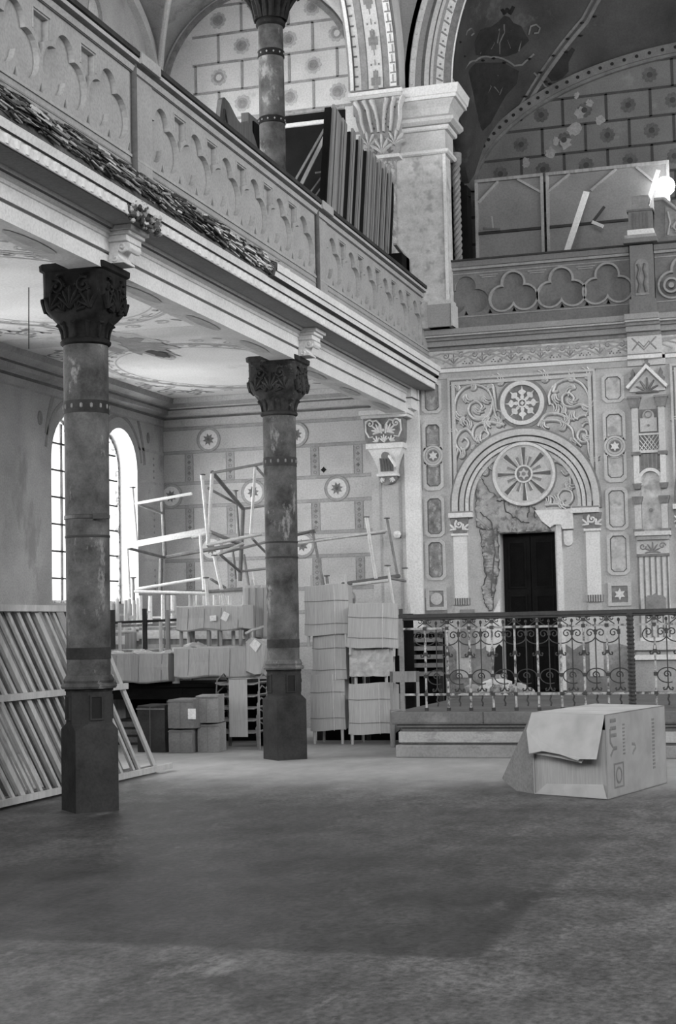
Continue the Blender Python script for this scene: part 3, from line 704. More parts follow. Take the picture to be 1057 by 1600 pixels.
    # imposts, small capitals and strips below
    for s in (-1, 1):
        xa, xb = (xc - 1.15, xc - .79) if s < 0 else (xc + .68, xc + 1.09)
        b = MB(TE); b.box(xa, xb, 3.13, 3.20, 0, .13, M['white']); b.box(xa + .02, xb, 3.20, 3.225, 0, .10, M['mid_line'])
        epart('impost', b)
        cx = xc + s * (1.0 if s < 0 else .98)
        b = MB(TE); b.prism([(cx - .10, 2.90), (cx + .10, 2.90), (cx + .14, 3.13), (cx - .14, 3.13)], 0, .07, M['ornament']); b.box(cx - .12, cx + .12, 2.86, 2.895, 0, .09, M['white'])
        scroll(b, cx, 3.03, .065, 2, 1, M['white'], hw=.02, h=.03, w0=.07, leaves=False); leaf(b, cx - .05, 2.95, 2.4, .12, M['white'], 3, .02, .03, .07); leaf(b, cx + .05, 2.95, .7, .12, M['white'], 3, .02, .03, .07)
        epart('small_capital', b, True)
        b = MB(TE); b.box(cx - .10, cx + .10, 1.93, 2.86, 0, .05, M['white'])
        for k in range(7): b.box(cx - .12 + k * .036, cx - .10 + k * .036, 1.83, 1.93, 0, .05, M['relief_bg'])
        b.box(cx - .13, cx + .13, 1.83, 1.93, 0, .02, M['mid_line']); b.box(cx - .10, cx + .10, .75, 1.80, 0, .03, M['plaster'])
        epart('pilaster_strip', b)
bay(-4.27)
bay(-.97, False)

# frieze, cornice mouldings
b = MB(TE)
for x0, x1, q in ((-5.90, -2.69, 0), (-2.69, -2.20, .09), (-2.20, 8.0, 0)):
    b.box(x0, x1, 5.33, 5.385, 0, .05 + q, M['white']); b.box(x0, x1, 5.385, 5.405, 0, .04 + q, M['mid_line'])
    b.box(x0, x1, 5.405, 5.67, 0, .015 + q, M['marble_light'] if q == 0 else M['relief'])
    b.box(x0, x1, 5.67, 5.72, 0, .04 + q, M['mid_line']); b.box(x0, x1, 5.72, 5.80, 0, .12 + q, M['grey']); b.box(x0, x1, 5.80, 5.845, 0, .17 + q, M['mid_line']); b.box(x0, x1, 5.845, 5.87, 0, .24 + q, M['relief'])
    b.box(x0, x1, 5.87, 5.95, -.3, .28 + q, M['grey'])
b.box(-5.90, 8, 5.24, 5.33, 0, .02, M['relief_bg'])
for xc in [-5.3 + .44 * k for k in range(7)] + [-1.8 + .44 * k for k in range(12)]:
    for s in (-1, 1):
        b.stroke([(xc + s * (q * .01 * 21), 5.44 + .19 * math.sin(q * .19 * PI)) for q in (0, 1, 2, 3, 4, 5)][:6], .014, .004, M['soft_line'], w0=.015)
        b.stroke(spiral(xc + s * .12, 5.585, .05, 1.2, 1, s), .009, .004, M['mid_line'], w0=.015)
    leaf(b, xc, 5.46, PI / 2, .15, M['mid_line'], 3, .014, .004, .015, 1.0)
    for k, (dx, dz) in enumerate(((0, .03), (-.025, 0), (.025, 0))):
        if int(round((xc + 5.3) / .44)) % 1 == 0:
            b.disc(xc + .17 + dx, 5.455 + dz, .011, .015, .02, M['dark_line'], 8); b.disc(xc + .27 + dx, 5.455 + dz, .011, .015, .02, M['dark_line'], 8)
b.stroke([(-2.62, 5.64), (-2.45, 5.46), (-2.27, 5.64)], .012, .006, M['mid_line'], w0=.105); b.stroke([(-2.62, 5.46), (-2.52, 5.58), (-2.45, 5.5), (-2.38, 5.58), (-2.27, 5.46)], .012, .006, M['mid_line'], w0=.105)
epart('frieze', b)

# aedicule between the bays
def aedicule(xc):
    b = MB(TE); m = M['whiteworn']; dk = M['ornament']
    b.box(xc - .27, xc + .27, 5.24, 5.405, 0, .05, M['relief'])
    # finials
    for dx, z0, h in ((0, 5.20, .16), (-.2, 4.98, .22), (.2, 4.98, .22)):
        b.prism([(xc + dx - .03, z0), (xc + dx + .03, z0), (xc + dx + .055, z0 + h * .35), (xc + dx + .02, z0 + h * .5), (xc + dx + .03, z0 + h * .7), (xc + dx, z0 + h), (xc + dx - .03, z0 + h * .7), (xc + dx - .02, z0 + h * .5), (xc + dx - .055, z0 + h * .35)], 0, .07, dk)
    b.disc(xc, 5.37, .03, .05, .08, m, 10)
    # gable
    b.prism([(xc - .25, 4.86), (xc + .25, 4.86), (xc + .25, 4.92), (xc, 5.20), (xc - .25, 4.92)], 0, .06, M['relief'])
    for s in (-1, 1): b.prism([(xc + s * .30, 4.93), (xc, 5.25), (xc, 5.19), (xc + s * .27, 4.90)], 0, .13, M['white']); b.prism([(xc + s * .27, 4.90), (xc, 5.19), (xc, 5.17), (xc + s * .25, 4.895)], 0, .10, M['mid_line'])
    leaf(b, xc, 4.84, PI / 2, .22, dk, 7, .02, .03, .06, 2.6)
    for s in (-1, 1):
        X = xc + s * .19
        b.prism([(X - .055, 4.62), (X + .055, 4.62), (X + .09, 4.76), (X - .09, 4.76)], 0, .11, dk); b.box(X - .10, X + .10, 4.76, 4.79, 0, .12, M['mid_line'])
        b.box(X - .045, X + .045, 3.98, 4.62, 0, .09, M['relief']); b.box(X - .065, X + .065, 3.93, 3.98, 0, .11, dk)
        b.box(X - .04, X + .04, 3.52, 3.93, 0, .08, M['whiteworn']); b.prism([(X - .04, 3.44), (X + .04, 3.44), (X + .065, 3.52), (X - .065, 3.52)], 0, .10, dk)
        b.prism([(X - .05, 3.22), (X + .05, 3.22), (X + .08, 3.33), (X - .08, 3.33)], 0, .12, dk)
        b.box(X - .045, X + .045, 2.95 - .1, 3.22, 0, .09, M['relief']); b.box(X - .07, X + .07, 2.82, 2.86, 0, .11, dk)
    # niche with round top
    b.box(xc - .14, xc + .14, 4.25, 4.60, 0, .02, M['mid_line']); b.box(xc - .12, xc + .12, 4.27, 4.47, .02, .05, M['relief']); b.disc(xc, 4.50, .085, .02, .047, M['relief'], 20); b.ring(xc, 4.52, .04, .055, .05, .07, M['mid_line'], 18)
    b.disc(xc, 4.36, .018, .05, .07, dk, 8)
    # lattice
    b.box(xc - .14, xc + .14, 4.00, 4.22, 0, .02, dk)
    for k in range(6):
        for s in (-1, 1):
            x = xc - .14 + k * .056; p0 = (x, 4.0); p1 = (x + s * .16, 4.22)
            if abs(p1[0] - xc) > .14: t = ((xc + s * .14) - x) / (s * .16); p1 = (xc + s * .14, 4.0 + .22 * t)
            b.stroke([p0, p1], .008, .02, M['white'], w0=.02)
    b.box(xc - .15, xc + .15, 4.22, 4.245, 0, .06, m); b.box(xc - .15, xc + .15, 3.96, 4.0, 0, .06, m)
    for k in range(5): b.box(xc - .13 + k * .058, xc - .095 + k * .058, 3.74, 3.95, 0, .03, dk)
    b.box(xc - .14, xc + .14, 3.73, 3.95, 0, .012, M['plaster'])
    # horseshoe arch niche
    b.arc_band(xc, 3.56, .135, .18, -.5, PI + .5, 0, .07, m, 30); b.arc_band(xc, 3.56, .18, .195, -.5, PI + .5, 0, .05, dk, 30)
    b.disc(xc, 3.56, .136, 0, .014, M['marble_light'], 24); b.box(xc - .137, xc + .137, 2.85, 3.56, 0, .012, M['marble_light']); b.disc(xc - .01, 3.13, .03, .012, .02, M['mid_line'], 12)
    # shelf and fluted pedestal
    b.box(xc - .24, xc + .27, 2.76, 2.82, 0, .16, m); b.box(xc - .22, xc + .24, 2.70, 2.76, 0, .12, M['soft_line'])
    b.box(xc - .23, xc + .23, 2.50, 2.70, 0, .06, M['relief']); leaf(b, xc, 2.52, PI / 2, .15, M['mid_line'], 7, .014, .015, .06, 2.8)
    for s in (-1, 1): b.stroke(spiral(xc + s * .14, 2.61, .05, 1.2, 0, s), .01, .012, M['mid_line'], w0=.06)
    b.box(xc - .23, xc + .23, 2.46, 2.50, 0, .07, dk); b.box(xc - .22, xc + .22, 1.25, 2.46, 0, .04, M['white'])
    for k in range(6): b.box(xc - .225 + k * .082, xc - .20 + k * .082, 1.30, 2.46, .0, .055, dk)
    b.box(xc - .3, xc + .3, 1.12, 1.25, 0, .12, M['relief']); b.box(xc - .34, xc + .34, .98, 1.05, 0, .16, M['white']); b.box(xc - .3, xc + .3, .5, .98, 0, .10, M['plaster_dark'])
    epart('aedicule', b, False)
aedicule(-2.43)
# ---- broken plaster round the door, new light jamb
def rough_patch(name, pts, depth, m, medge, w0=0.0, seed=1, n_in=0, parent=None):
    """irregular lump of broken masonry in the east wall frame"""
    rnd = random.Random(seed); bm = bmesh.new()
    fine = []
    for i in range(len(pts)):
        p, q = pts[i], pts[(i + 1) % len(pts)]; L_ = math.hypot(q[0] - p[0], q[1] - p[1]); k = max(1, int(L_ / .035))
        for j in range(k): fine.append((p[0] + (q[0] - p[0]) * j / k + rnd.uniform(-.010, .010), p[1] + (q[1] - p[1]) * j / k + rnd.uniform(-.010, .010)))
    vs = [bm.verts.new((a, c, 0)) for a, c in fine]
    es = [bm.edges.new((vs[i], vs[(i + 1) % len(vs)])) for i in range(len(vs))]
    bmesh.ops.triangle_fill(bm, use_beauty=True, edges=es)
    rim = set(vs)
    bmesh.ops.subdivide_edges(bm, edges=[e for e in bm.edges if e.calc_length() > .05], cuts=2, use_grid_fill=False)
    bmesh.ops.triangulate(bm, faces=bm.faces)
    bm.verts.index_update(); bm.verts.ensure_lookup_table()
    V = [(v.co.x, v.co.y, w0 + (depth * rnd.uniform(.5, 1.0) if not v.is_boundary else .001)) for v in bm.verts]
    Fc = [tuple(v.index for v in f.verts) for f in bm.faces]; bm.free()
    b = MB(TE); b.add(V, Fc, m)
    A = fine; B = [(a + rnd.uniform(-.005, .018), c + rnd.uniform(-.02, .004)) for a, c in fine]
    b.band(A, B, w0, w0 + depth * .5, medge, closed=True)
    return b.build(name, parent, smooth=False)
dm = struct('wall_east_damage'); dm.name = 'broken_door_surround'; dm['kind'] = 'structure'; dm['label'] = 'hacked-off masonry and fallen plaster around the top and left of the dark door'; dm['category'] = 'damaged wall'
rough_patch('exposed_masonry', [(-4.68, 2.90), (-5.02, 2.98), (-5.03, 3.2), (-5.01, 3.74), (-4.93, 3.72), (-4.80, 3.50), (-4.66, 3.42), (-4.60, 3.46), (-4.40, 3.34), (-4.22, 3.29), (-4.12, 3.22), (-4.00, 3.05), (-3.90, 2.90), (-4.1, 2.90), (-4.4, 2.88)], .035, M['rubble'], M['rubble_edge'], .0, 3, parent=dm)
rough_patch('exposed_masonry', [(-4.70, 2.95), (-4.97, 2.95), (-4.95, 2.7), (-4.93, 2.45), (-4.90, 2.25), (-4.96, 2.1), (-4.93, 1.85), (-4.86, 1.72), (-4.80, 1.74), (-4.78, 2.0), (-4.70, 2.3)], .035, M['rubble'], M['rubble_edge'], 0, 5, parent=dm)
b = MB(TE)
for P_ in ([(-4.62, 3.44), (-4.56, 3.2), (-4.35, 3.04), (-4.2, 3.0)], [(-4.95, 3.2), (-4.78, 3.05), (-4.75, 2.6), (-4.8, 2.2), (-4.82, 1.9)], [(-4.22, 3.26), (-4.24, 3.05)], [(-4.14, 3.24), (-4.12, 3.04)], [(-4.68, 3.36), (-4.52, 3.34)]):
    rnd = random.Random(int(P_[0][1] * 100)); fine = []
    for i in range(len(P_) - 1):
        for q in range(6): fine.append((P_[i][0] + (P_[i + 1][0] - P_[i][0]) * q / 6 + rnd.uniform(-.015, .015), P_[i][1] + (P_[i + 1][1] - P_[i][1]) * q / 6 + rnd.uniform(-.015, .015)))
    b.stroke(fine, .009, .010, M['rubble_edge'], w0=.03)
b.build('crack', dm)
b = MB(TE)
b.prism([(-4.12, 3.19), (-3.56, 3.19), (-3.56, 2.90), (-3.72, 2.90), (-3.74, 2.97), (-3.84, 2.97), (-3.90, 2.93), (-4.02, 3.03)], .0, .11, M['white'])
b.prism([(-3.82, 2.97), (-3.74, 2.97), (-3.74, .55), (-3.82, .55)], 0, .07, M['white'])
b.prism([(-3.71, 2.72), (-3.71, 2.88), (-3.58, 2.88), (-3.58, 2.72)] + arcpts(-3.645, 2.72, .065, 0, -PI, 8), 0, .06, M['white'])
b.build('plaster_lintel', dm)
b = MB(TE); b.prism([(-4.68, 1.02), (-4.70, 1.9), (-4.80, 1.70), (-4.90, 1.62), (-4.92, 1.15)], .0, .02, M['white']); b.prism([(-4.80, 1.0), (-4.78, 1.18), (-4.72, 1.24), (-4.68, 1.2), (-4.68, .8), (-4.82, .8)], 0, .025, M['black']); b.build('broken_plaster_edge', dm)

# door
d = struct('door_1', 'dark panelled double door in the broken surround', 'door')
b = MB(TE)
b.box(DX0, DX1, .5, DZ1, -.36, -.30, M['wood_black'])
for x0, x1 in ((DX0 + .02, (DX0 + DX1) / 2 - .005), ((DX0 + DX1) / 2 + .005, DX1 - .02)):
    leafb = MB(TE); leafb.box(x0, x1, .55, DZ1 - .03, -.30, -.255, M['door'])
    for z0, z1 in ((.68, 1.2), (1.32, 1.95), (2.07, 2.75)):
        leafb.box(x0 + .07, x1 - .07, z0, z1, -.255, -.25, M['wood_black']); leafb.band([(x0 + .06, z0 - .01), (x1 - .06, z0 - .01), (x1 - .06, z1 + .01), (x0 + .06, z1 + .01)], [(x0 + .085, z0 + .015), (x1 - .085, z0 + .015), (x1 - .085, z1 - .015), (x0 + .085, z1 - .015)], -.255, -.235, M['door'], closed=True)
    leafb.build('door_leaf', d)
b.build('door_frame', d)

# ---- corbel capital at the end of the beam, on the corner pilaster
cb = thing('corbel', 'carved scroll corbel carrying the end of the gallery beam above the corner pilaster', 'corbel', (-6.33, 23.3, 3.8))
b = MB(TE)
b.box(-6.68, -5.92, 4.70, 4.77, 0, .48, M['white']); b.box(-6.66, -5.94, 4.655, 4.70, 0, .44, M['whiteworn'])
b.build('abacus', cb, bevel=.008)
b = MB(TE)
b.loft([[(x, z, 0), (x2, z, 0), (x2, z, w_), (x, z, w_)] for x, x2, z, w_ in ((-6.63, -6.02, 4.655, .40), (-6.62, -6.03, 4.35, .36), (-6.60, -6.05, 4.28, .34))], M['ornament'])
b.build('scroll_block', cb)
b = MB(lambda u, v, w_: (u, YE - .395 + (4.655 - v) * .13 - w_, v))
for s in (-1, 1):
    cx = -6.325; scroll(b, cx + s * .20, 4.575, .065, 0 if s > 0 else PI, s, M['white'], hw=.017, h=.03, leaves=False, turns=1.4)
    b.stroke([(cx + s * .03, 4.42), (cx + s * .04, 4.55), (cx + s * .10, 4.62), (cx + s * .17, 4.61)], .016, .03, M['white'])
    b.stroke([(cx + s * .27, 4.62), (cx + s * .275, 4.46), (cx + s * .23, 4.37), (cx + s * .16, 4.38)], .014, .03, M['white'])
    leaf(b, cx + s * .05, 4.44, PI / 2 - s * .9, .16, M['white'], 5, .02, .03, 0, 1.2); leaf(b, cx + s * .10, 4.30, PI / 2 - s * .5, .10, M['white'], 4, .016, .03, 0, 1.4)
b.disc(-6.325, 4.47, .022, 0, .04, M['white'], 10); leaf(b, -6.325, 4.29, PI / 2, .12, M['white'], 5, .016, .03)
b.build('scroll_carving', cb, smooth=True)
b = MB(TE)
b.box(-6.61, -6.03, 4.20, 4.28, 0, .36, M['white'])
n = 14; prof = [(-6.59 + .13 * math.sin(PI / 2 * i / n), 4.20 - .38 * i / n) for i in range(n + 1)]
b.loft([[(p[0], p[1], 0), (-12.64 - p[0], p[1], 0), (-12.64 - p[0], p[1], .33 - .12 * i / n), (p[0], p[1], .33 - .12 * i / n)] for i, p in enumerate(prof)], M['white'])
b.box(-6.48, -6.16, 3.79, 3.83, 0, .26, M['white'])
b.prism([(-6.46, 3.79), (-6.18, 3.79), (-6.24, 3.70), (-6.32, 3.67), (-6.40, 3.70)], 0, .2, M['mid_line']); leaf(b, -6.42, 3.77, -1.2, .08, M['white'], 4, .015, .02, .2); leaf(b, -6.24, 3.77, -1.9, .08, M['white'], 4, .015, .02, .2)
b.build('bell', cb)
b = MB(lambda u, v, w_: (u, YE - .335 + (4.2 - v) * .32 - w_, v))
b.box(-6.42, -6.22, 3.86, 4.06, 0, .01, M['ornament']); b.disc(-6.32, 4.08, .07, 0, .009, M['ornament'], 20)
for k in range(5): b.box(-6.41 + k * .042, -6.392 + k * .042, 3.87, 4.05, .01, .02, M['dark_line'])
b.build('fluted_niche', cb)
b = MB(); b.bar(tuple(at(1, 23.1, 608, 712)), tuple(at(1, 23.0, 619, 729)), .03, .03, M['white']); b.build('stub', cb)

# small opal lamp on the pilaster
l = thing('wall_lamp', 'small white opal globe lamp fixed low on the corner pilaster', 'lamp', tuple(at(1, 23.3, 619, 836)))
p = at(1, 23.25, 621, 835)
b = MB(); b.lathe(p.x, p.y, [(.002, p.z - .06), (.04, p.z - .05), (.062, p.z), (.045, p.z + .045), (.002, p.z + .06)], M['opal'], 16); b.build('globe', l, smooth=True)
b = MB(); b.bar((p.x + .02, p.y + .03, p.z - .03), (p.x + .02, 23.36, p.z - .03), .03, .05, M['wood_dark']); b.build('bracket', l)
# ================================================================ GALLERY
GY0, GY1 = -3.0, 23.38
g = thing('gallery', 'long grey gallery with trefoil parapet and white cornice running the length of the aisle', 'gallery', (-5.95, 10, 4.7))
CB = [(-6.25, 5.2), (-6.25, 4.71), (-5.95, 4.71), (-5.95, 4.845), (-5.965, 4.85), (-5.965, 4.868), (-5.94, 4.872), (-5.94, 4.985), (-5.925, 4.99), (-5.925, 5.02), (-5.90, 5.03), (-5.90, 5.055), (-5.87, 5.06), (-5.86, 5.09)]
b = MB(); b.extr(CB, GY0, GY1, [M['white'], M['plaster'], M['white'], M['mid_line'], M['dark_line'], M['white'], M['white'], M['white'], M['whiteworn'], M['whiteworn'], M['plaster'], M['dark_line'], M['plaster']])
b.add([(x, GY1, z) for x, z in CB], [list(range(len(CB)))], M['white'])
for y0 in (13.2, 18.5, 7.9):      # painted swirls on the beam soffit
    for k in range(3):
        yy = y0 + .5 + k * 1.55
        vs = []
        for i in range(13):
            t = 2 * PI * i / 12; vs.append((-6.1 + .07 * math.sin(t), yy + .45 * math.cos(t), 4.706))
        b.add([(-6.1, yy, 4.706)] + vs, [(0, i + 1, i + 2) for i in range(12)], M['soft_line'])
b.build('architrave', g)
b = MB(); b.extr([(-6.2, 5.09), (-5.60, 5.09)], GY0, GY1, M['grey']); b.box(-5.62, -5.605, GY0, GY1, 5.09, 5.4, M['whiteworn']); b.build('soffit', g)
def yspan(): return GY0, GY1
# cornice with dentils; the upper moulding has fallen off along the near stretch
YD = 15.9
LOW = [(-5.600, 5.085), (-5.592, 5.09), (-5.592, 5.165), (-5.625, 5.17), (-5.625, 5.185), (-5.575, 5.19), (-5.555, 5.245), (-5.63, 5.25), (-5.63, 5.285)]
LM = [M['white'], M['white'], M['dark_line'], M['dark_line'], M['dark_line'], M['white'], M['dark_line'], M['black']]  # groove faces coloured dark for the shadow in the recess
b = MB()
b.extr(LOW, GY0, GY1, LM)
b.extr([(-5.63, 5.285), (-5.53, 5.29), (-5.52, 5.34), (-5.50, 5.345), (-5.495, 5.42), (-5.51, 5.435), (-5.69, 5.50)], YD, GY1, [M['dark_line'], M['white'], M['mid_line'], M['white'], M['white'], M['parapet']])
b.extr([(-5.63, 5.285), (-5.60, 5.29), (-5.60, 5.36), (-5.64, 5.42), (-5.69, 5.50)], GY0, YD, [M['rubble_edge'], M['rubble_edge'], M['wood_dark'], M['rubble_edge']])
b.add([(-5.63, YD, 5.285), (-5.53, YD, 5.29), (-5.495, YD, 5.42), (-5.69, YD, 5.5)], [(0, 1, 2, 3)], M['rubble_edge'])
pr_ = [(-5.600, 5.085), (-5.592, 5.09), (-5.592, 5.165), (-5.56, 5.235), (-5.53, 5.29), (-5.50, 5.345), (-5.495, 5.42), (-5.69, 5.50), (-5.9, 5.5), (-5.9, 5.085)]
b.add([(x, GY1, z) for x, z in pr_], [list(range(len(pr_)))], M['white'])
y = 8.6
rnd = random.Random(12)
while y < 23.3:
    if not (12.35 < y < 12.95):
        b.add([(-5.592, y, 5.165), (-5.575, y + .03, 5.165), (-5.575, y + .09, 5.165), (-5.592, y + .12, 5.165), (-5.592, y + .03, 5.10), (-5.578, y + .06, 5.095), (-5.592, y + .09, 5.10)], [(0, 1, 5, 4), (1, 2, 5), (2, 3, 6, 5)], M['white'])
    y += .155
b.build('cornice', g)
# ragged laths left bare where the moulding fell
b = MB()
for k in range(1500):
    y = 8.4 + k * .0053; fade = 1 if y < 14.0 else max(.25, 1 - (y - 14.0) / 2.4)
    z = 5.33 + rnd.random() * .17; L_ = rnd.uniform(.05, .32)
    if rnd.random() > fade and z > 5.40: z -= .08
    x = -5.60 + rnd.uniform(0, .055) * (1.3 - abs(z - 5.41) * 6)
    b.bar((x, y, z), (x + rnd.uniform(-.015, .015), y + L_, z + rnd.uniform(-.035, .02)), rnd.uniform(.006, .020), rnd.uniform(.006, .022), rnd.choice([M['wood_mid'], M['wood_dark'], M['rubble_edge'], M['relief'] if y > 13 else M['wood_pale'], M['wood_mid'] if y < 14 else M['whiteworn'], M['bench'], M['wood_dark'], M['wood_dark'] if y < 14.5 else M['relief']]))
b.build('bare_laths', g)
b = MB()
for k in range(170):
    y = 12.32 + rnd.random() ** 1.1 * .66; z = 5.06 + rnd.random() * .20 - abs(y - 12.6) * .05; r = rnd.uniform(.010, .032)
    b.lathe(-5.60 + rnd.uniform(-.03, .03), y, [(.004, z - r), (r * .9, z - r * .5), (r, z + r * .1), (r * .5, z + r * .7), (.004, z + r)], rnd.choice([M['rubble_edge'], M['rubble_edge'], M['wood_dark'], M['rubble'], M['mid_line']]), 5, a0=rnd.random())
b.build('broken_stucco', g)
# parapet: panelled front with pierced triangles
ys = []
units = [12.14 - .82 * k for k in range(5)] + [13.28 + .41 * 0 + .82 * k for k in range(0)] + [13.27 + .82 * k - .0 for k in range(6)] + [18.50 + .818 * k for k in range(6)]
units = sorted([8.86, 9.68, 10.5, 11.32, 12.14] + [13.26 + .82 * k + .0 for k in range(6)] + [18.515 + .818 * k for k in range(6)])
# photo check: pierced triangles fall at unit centres and unit edges
units = sorted([8.88, 9.70, 10.51, 11.33, 12.14] + [13.27 + .822 * k for k in range(6)] + [18.51 + .818 * k for k in range(6)])
b = MB()
tri = []
for u in units:
    for d in (0, .41):
        if u + d < 23.2: tri.append([(u + d - .035, 5.715), (u + d + .035, 5.715), (u + d, 5.79)])
def uniq(ts):
    out = []
    for t in sorted(ts, key=lambda q: q[0][0]):
        if not out or t[0][0] - out[-1][1][0] > .05: out.append(t)
    return out
def trefoil_loop(cu, cv, r, dx, dz, rt, n=16):
    """outline of three joined lobes, counter-clockwise from the bottom cusp"""
    L_, R2, T_ = (cu - dx, cv, r), (cu + dx, cv, r), (cu, cv + dz, rt)
    def cross(A, B, side):
        d = math.hypot(B[0] - A[0], B[1] - A[1]); a = (A[2] ** 2 - B[2] ** 2 + d * d) / (2 * d); h = math.sqrt(max(0, A[2] ** 2 - a * a))
        ux, uy = (B[0] - A[0]) / d, (B[1] - A[1]) / d; return (A[0] + a * ux - side * h * uy, A[1] + a * uy + side * h * ux)
    pb = cross(L_, R2, -1); pr = cross(R2, T_, -1); pl = cross(T_, L_, -1)
    def arc(Cc_, p, q):
        a0 = math.atan2(p[1] - Cc_[1], p[0] - Cc_[0]); a1 = math.atan2(q[1] - Cc_[1], q[0] - Cc_[0])
        while a1 <= a0: a1 += 2 * PI
        return [(Cc_[0] + Cc_[2] * math.cos(a0 + (a1 - a0) * i / n), Cc_[1] + Cc_[2] * math.sin(a0 + (a1 - a0) * i / n)) for i in range(n)]
    return arc(R2, pb, pr) + arc(T_, pr, pl) + arc(L_, pl, pb)
def tpanel(u, k=1.0, z=6.33):
    return [(u - .12 * k, z), (u - .12 * k, z - .165), (u - .035 * k, z - .20), (u - .05 * k, z - .245), (u, z - .32), (u + .05 * k, z - .245), (u + .035 * k, z - .20), (u + .12 * k, z - .165), (u + .12 * k, z)]
TR_ = [trefoil_loop(u, 5.955, .193, .19, .185, .165) for u in units]
TP_ = [tpanel(u + .41) for u in units if u + .41 < 23.1 and not any(abs(u + .41 - q) < .28 for q in (12.6, 17.85))]
TRI = uniq(tri)
def pierced(tf, outer, holes, deep, m, medge, parent, name, tris, mback, half=None):
    w_ = MB(tf); q = holed_wall(tf, outer, holes + tris, m, deep, medge); o = q.build(name, parent)
    q = holed_wall(lambda u, v, w_: tf(u, v, w_ - deep - .001), outer, tris, mback, .012, m); q.build('recess_panel', parent)
pierced(TG, [(GY0, 5.49), (GY1, 5.49), (GY1, 6.46), (GY0, 6.46)], TR_ + TP_, .05, M['parapet'], M['parapet_edge'], g, 'trefoil_panel', TRI, M['parapet'])
b = MB(); b.box(-5.80, -5.77, GY0, GY1, 5.6, 6.44, M['wood_black']); b.build('parapet_back', g)  # black sheet stands for the dark behind the pierced holes
for p_ in TP_:
    b = MB(TG); u = p_[4][0]; b.box(u - .15, u + .15, 6.345, 6.357, 0, .012, M['parapet_light']); b.box(u - .15, u - .138, 6.18, 6.345, 0, .010, M['parapet_light']); b.box(u + .138, u + .15, 6.18, 6.345, 0, .010, M['parapet_light']); b.build('panel_beading', g)
b = MB(TG)     # mouldings under and over
b.box(GY0, GY1, 5.665, 5.69, 0, .014, M['parapet_light']); b.box(GY0, GY1, 5.60, 5.615, 0, .006, M['mid_line'])
b.box(GY0, GY1, 6.425, 6.44, 0, .02, M['mid_line'])
b.build('parapet_moulding', g)
b = MB(); HP = [(-5.68, 6.425), (-5.65, 6.43), (-5.635, 6.475), (-5.655, 6.48), (-5.655, 6.495), (-5.60, 6.505), (-5.60, 6.54), (-5.615, 6.55), (-5.59, 6.555), (-5.59, 6.60), (-5.86, 6.60), (-5.86, 6.425)]
b.extr(HP, GY0, GY1, [M['dark_line'], M['parapet_light'], M['dark_line'], M['dark_line'], M['mid_line'], M['parapet_edge'], M['dark_line'], M['wood_dark'], M['wood_dark'], M['wood_dark'], M['grey']]); b.add([(x, GY1, z) for x, z in HP], [list(range(len(HP)))], M['grey'])
b.build('handrail', g)
for y in (12.60, 17.83):
    b = MB(); b.lathe(-5.655, y, [(.026, 5.50), (.026, 6.56), (.036, 6.57), (.036, 6.63), (.015, 6.65)], M['bar_dark'], 12); b.box(-5.68, -5.668, y + .03, y + .42, 5.50, 6.425, M['parapet']); b.box(-5.60, -5.575, y, y + .42, 6.50, 6.60, M['parapet_light']); b.build('post', g, smooth=True)
b = MB(); b.box(-10.15, -5.70, GY0, 23.6, 5.42, 5.5, M['wood_dark']); b.build('gallery_floor', g)
# moulded brackets over the columns
for y in (7.56, 12.8, 18.04):
    b = MB()
    for x1, hw, z0, z1, m in ((-5.70, .20, 5.045, 5.09, M['whiteworn']), (-5.73, .175, 5.01, 5.045, M['white']), (-5.76, .16, 4.955, 5.01, M['white'])): b.box(-5.95, x1, y - hw, y + hw, z0, z1, m)
    b.build('bracket_cap', g, bevel=.008)
    b = MB(lambda u, v, w_: (-5.95 + u, y - .12 + w_, v))
    prof = [(0, 4.955), (.16, 4.955), (.20, 4.94), (.205, 4.90), (.18, 4.87), (.145, 4.88), (.13, 4.91), (.10, 4.90), (.085, 4.86), (.10, 4.82), (.14, 4.79), (.14, 4.772), (0, 4.772)]
    b.prism(prof, 0, .24, M['white']); b.build('bracket_scroll', g, bevel=.01)
    b = MB(lambda u, v, w_: (-5.95 + u, y - .12 - w_, v)); b.stroke(spiral(.13, 4.91, .05, 1.3, 0, -1), .012, .015, M['white']); b.stroke(spiral(.06, 4.81, .035, 1.2, 2, 1), .01, .012, M['white']); b.build('bracket_volute', g, smooth=True)
b = MB(); b.box(-6.05, -5.86, 22.95, 23.38, 4.77, 5.09, M['white']); b.box(-6.05, -5.84, 22.93, 23.38, 4.92, 4.935, M['dark_line']); b.build('beam_end', g)

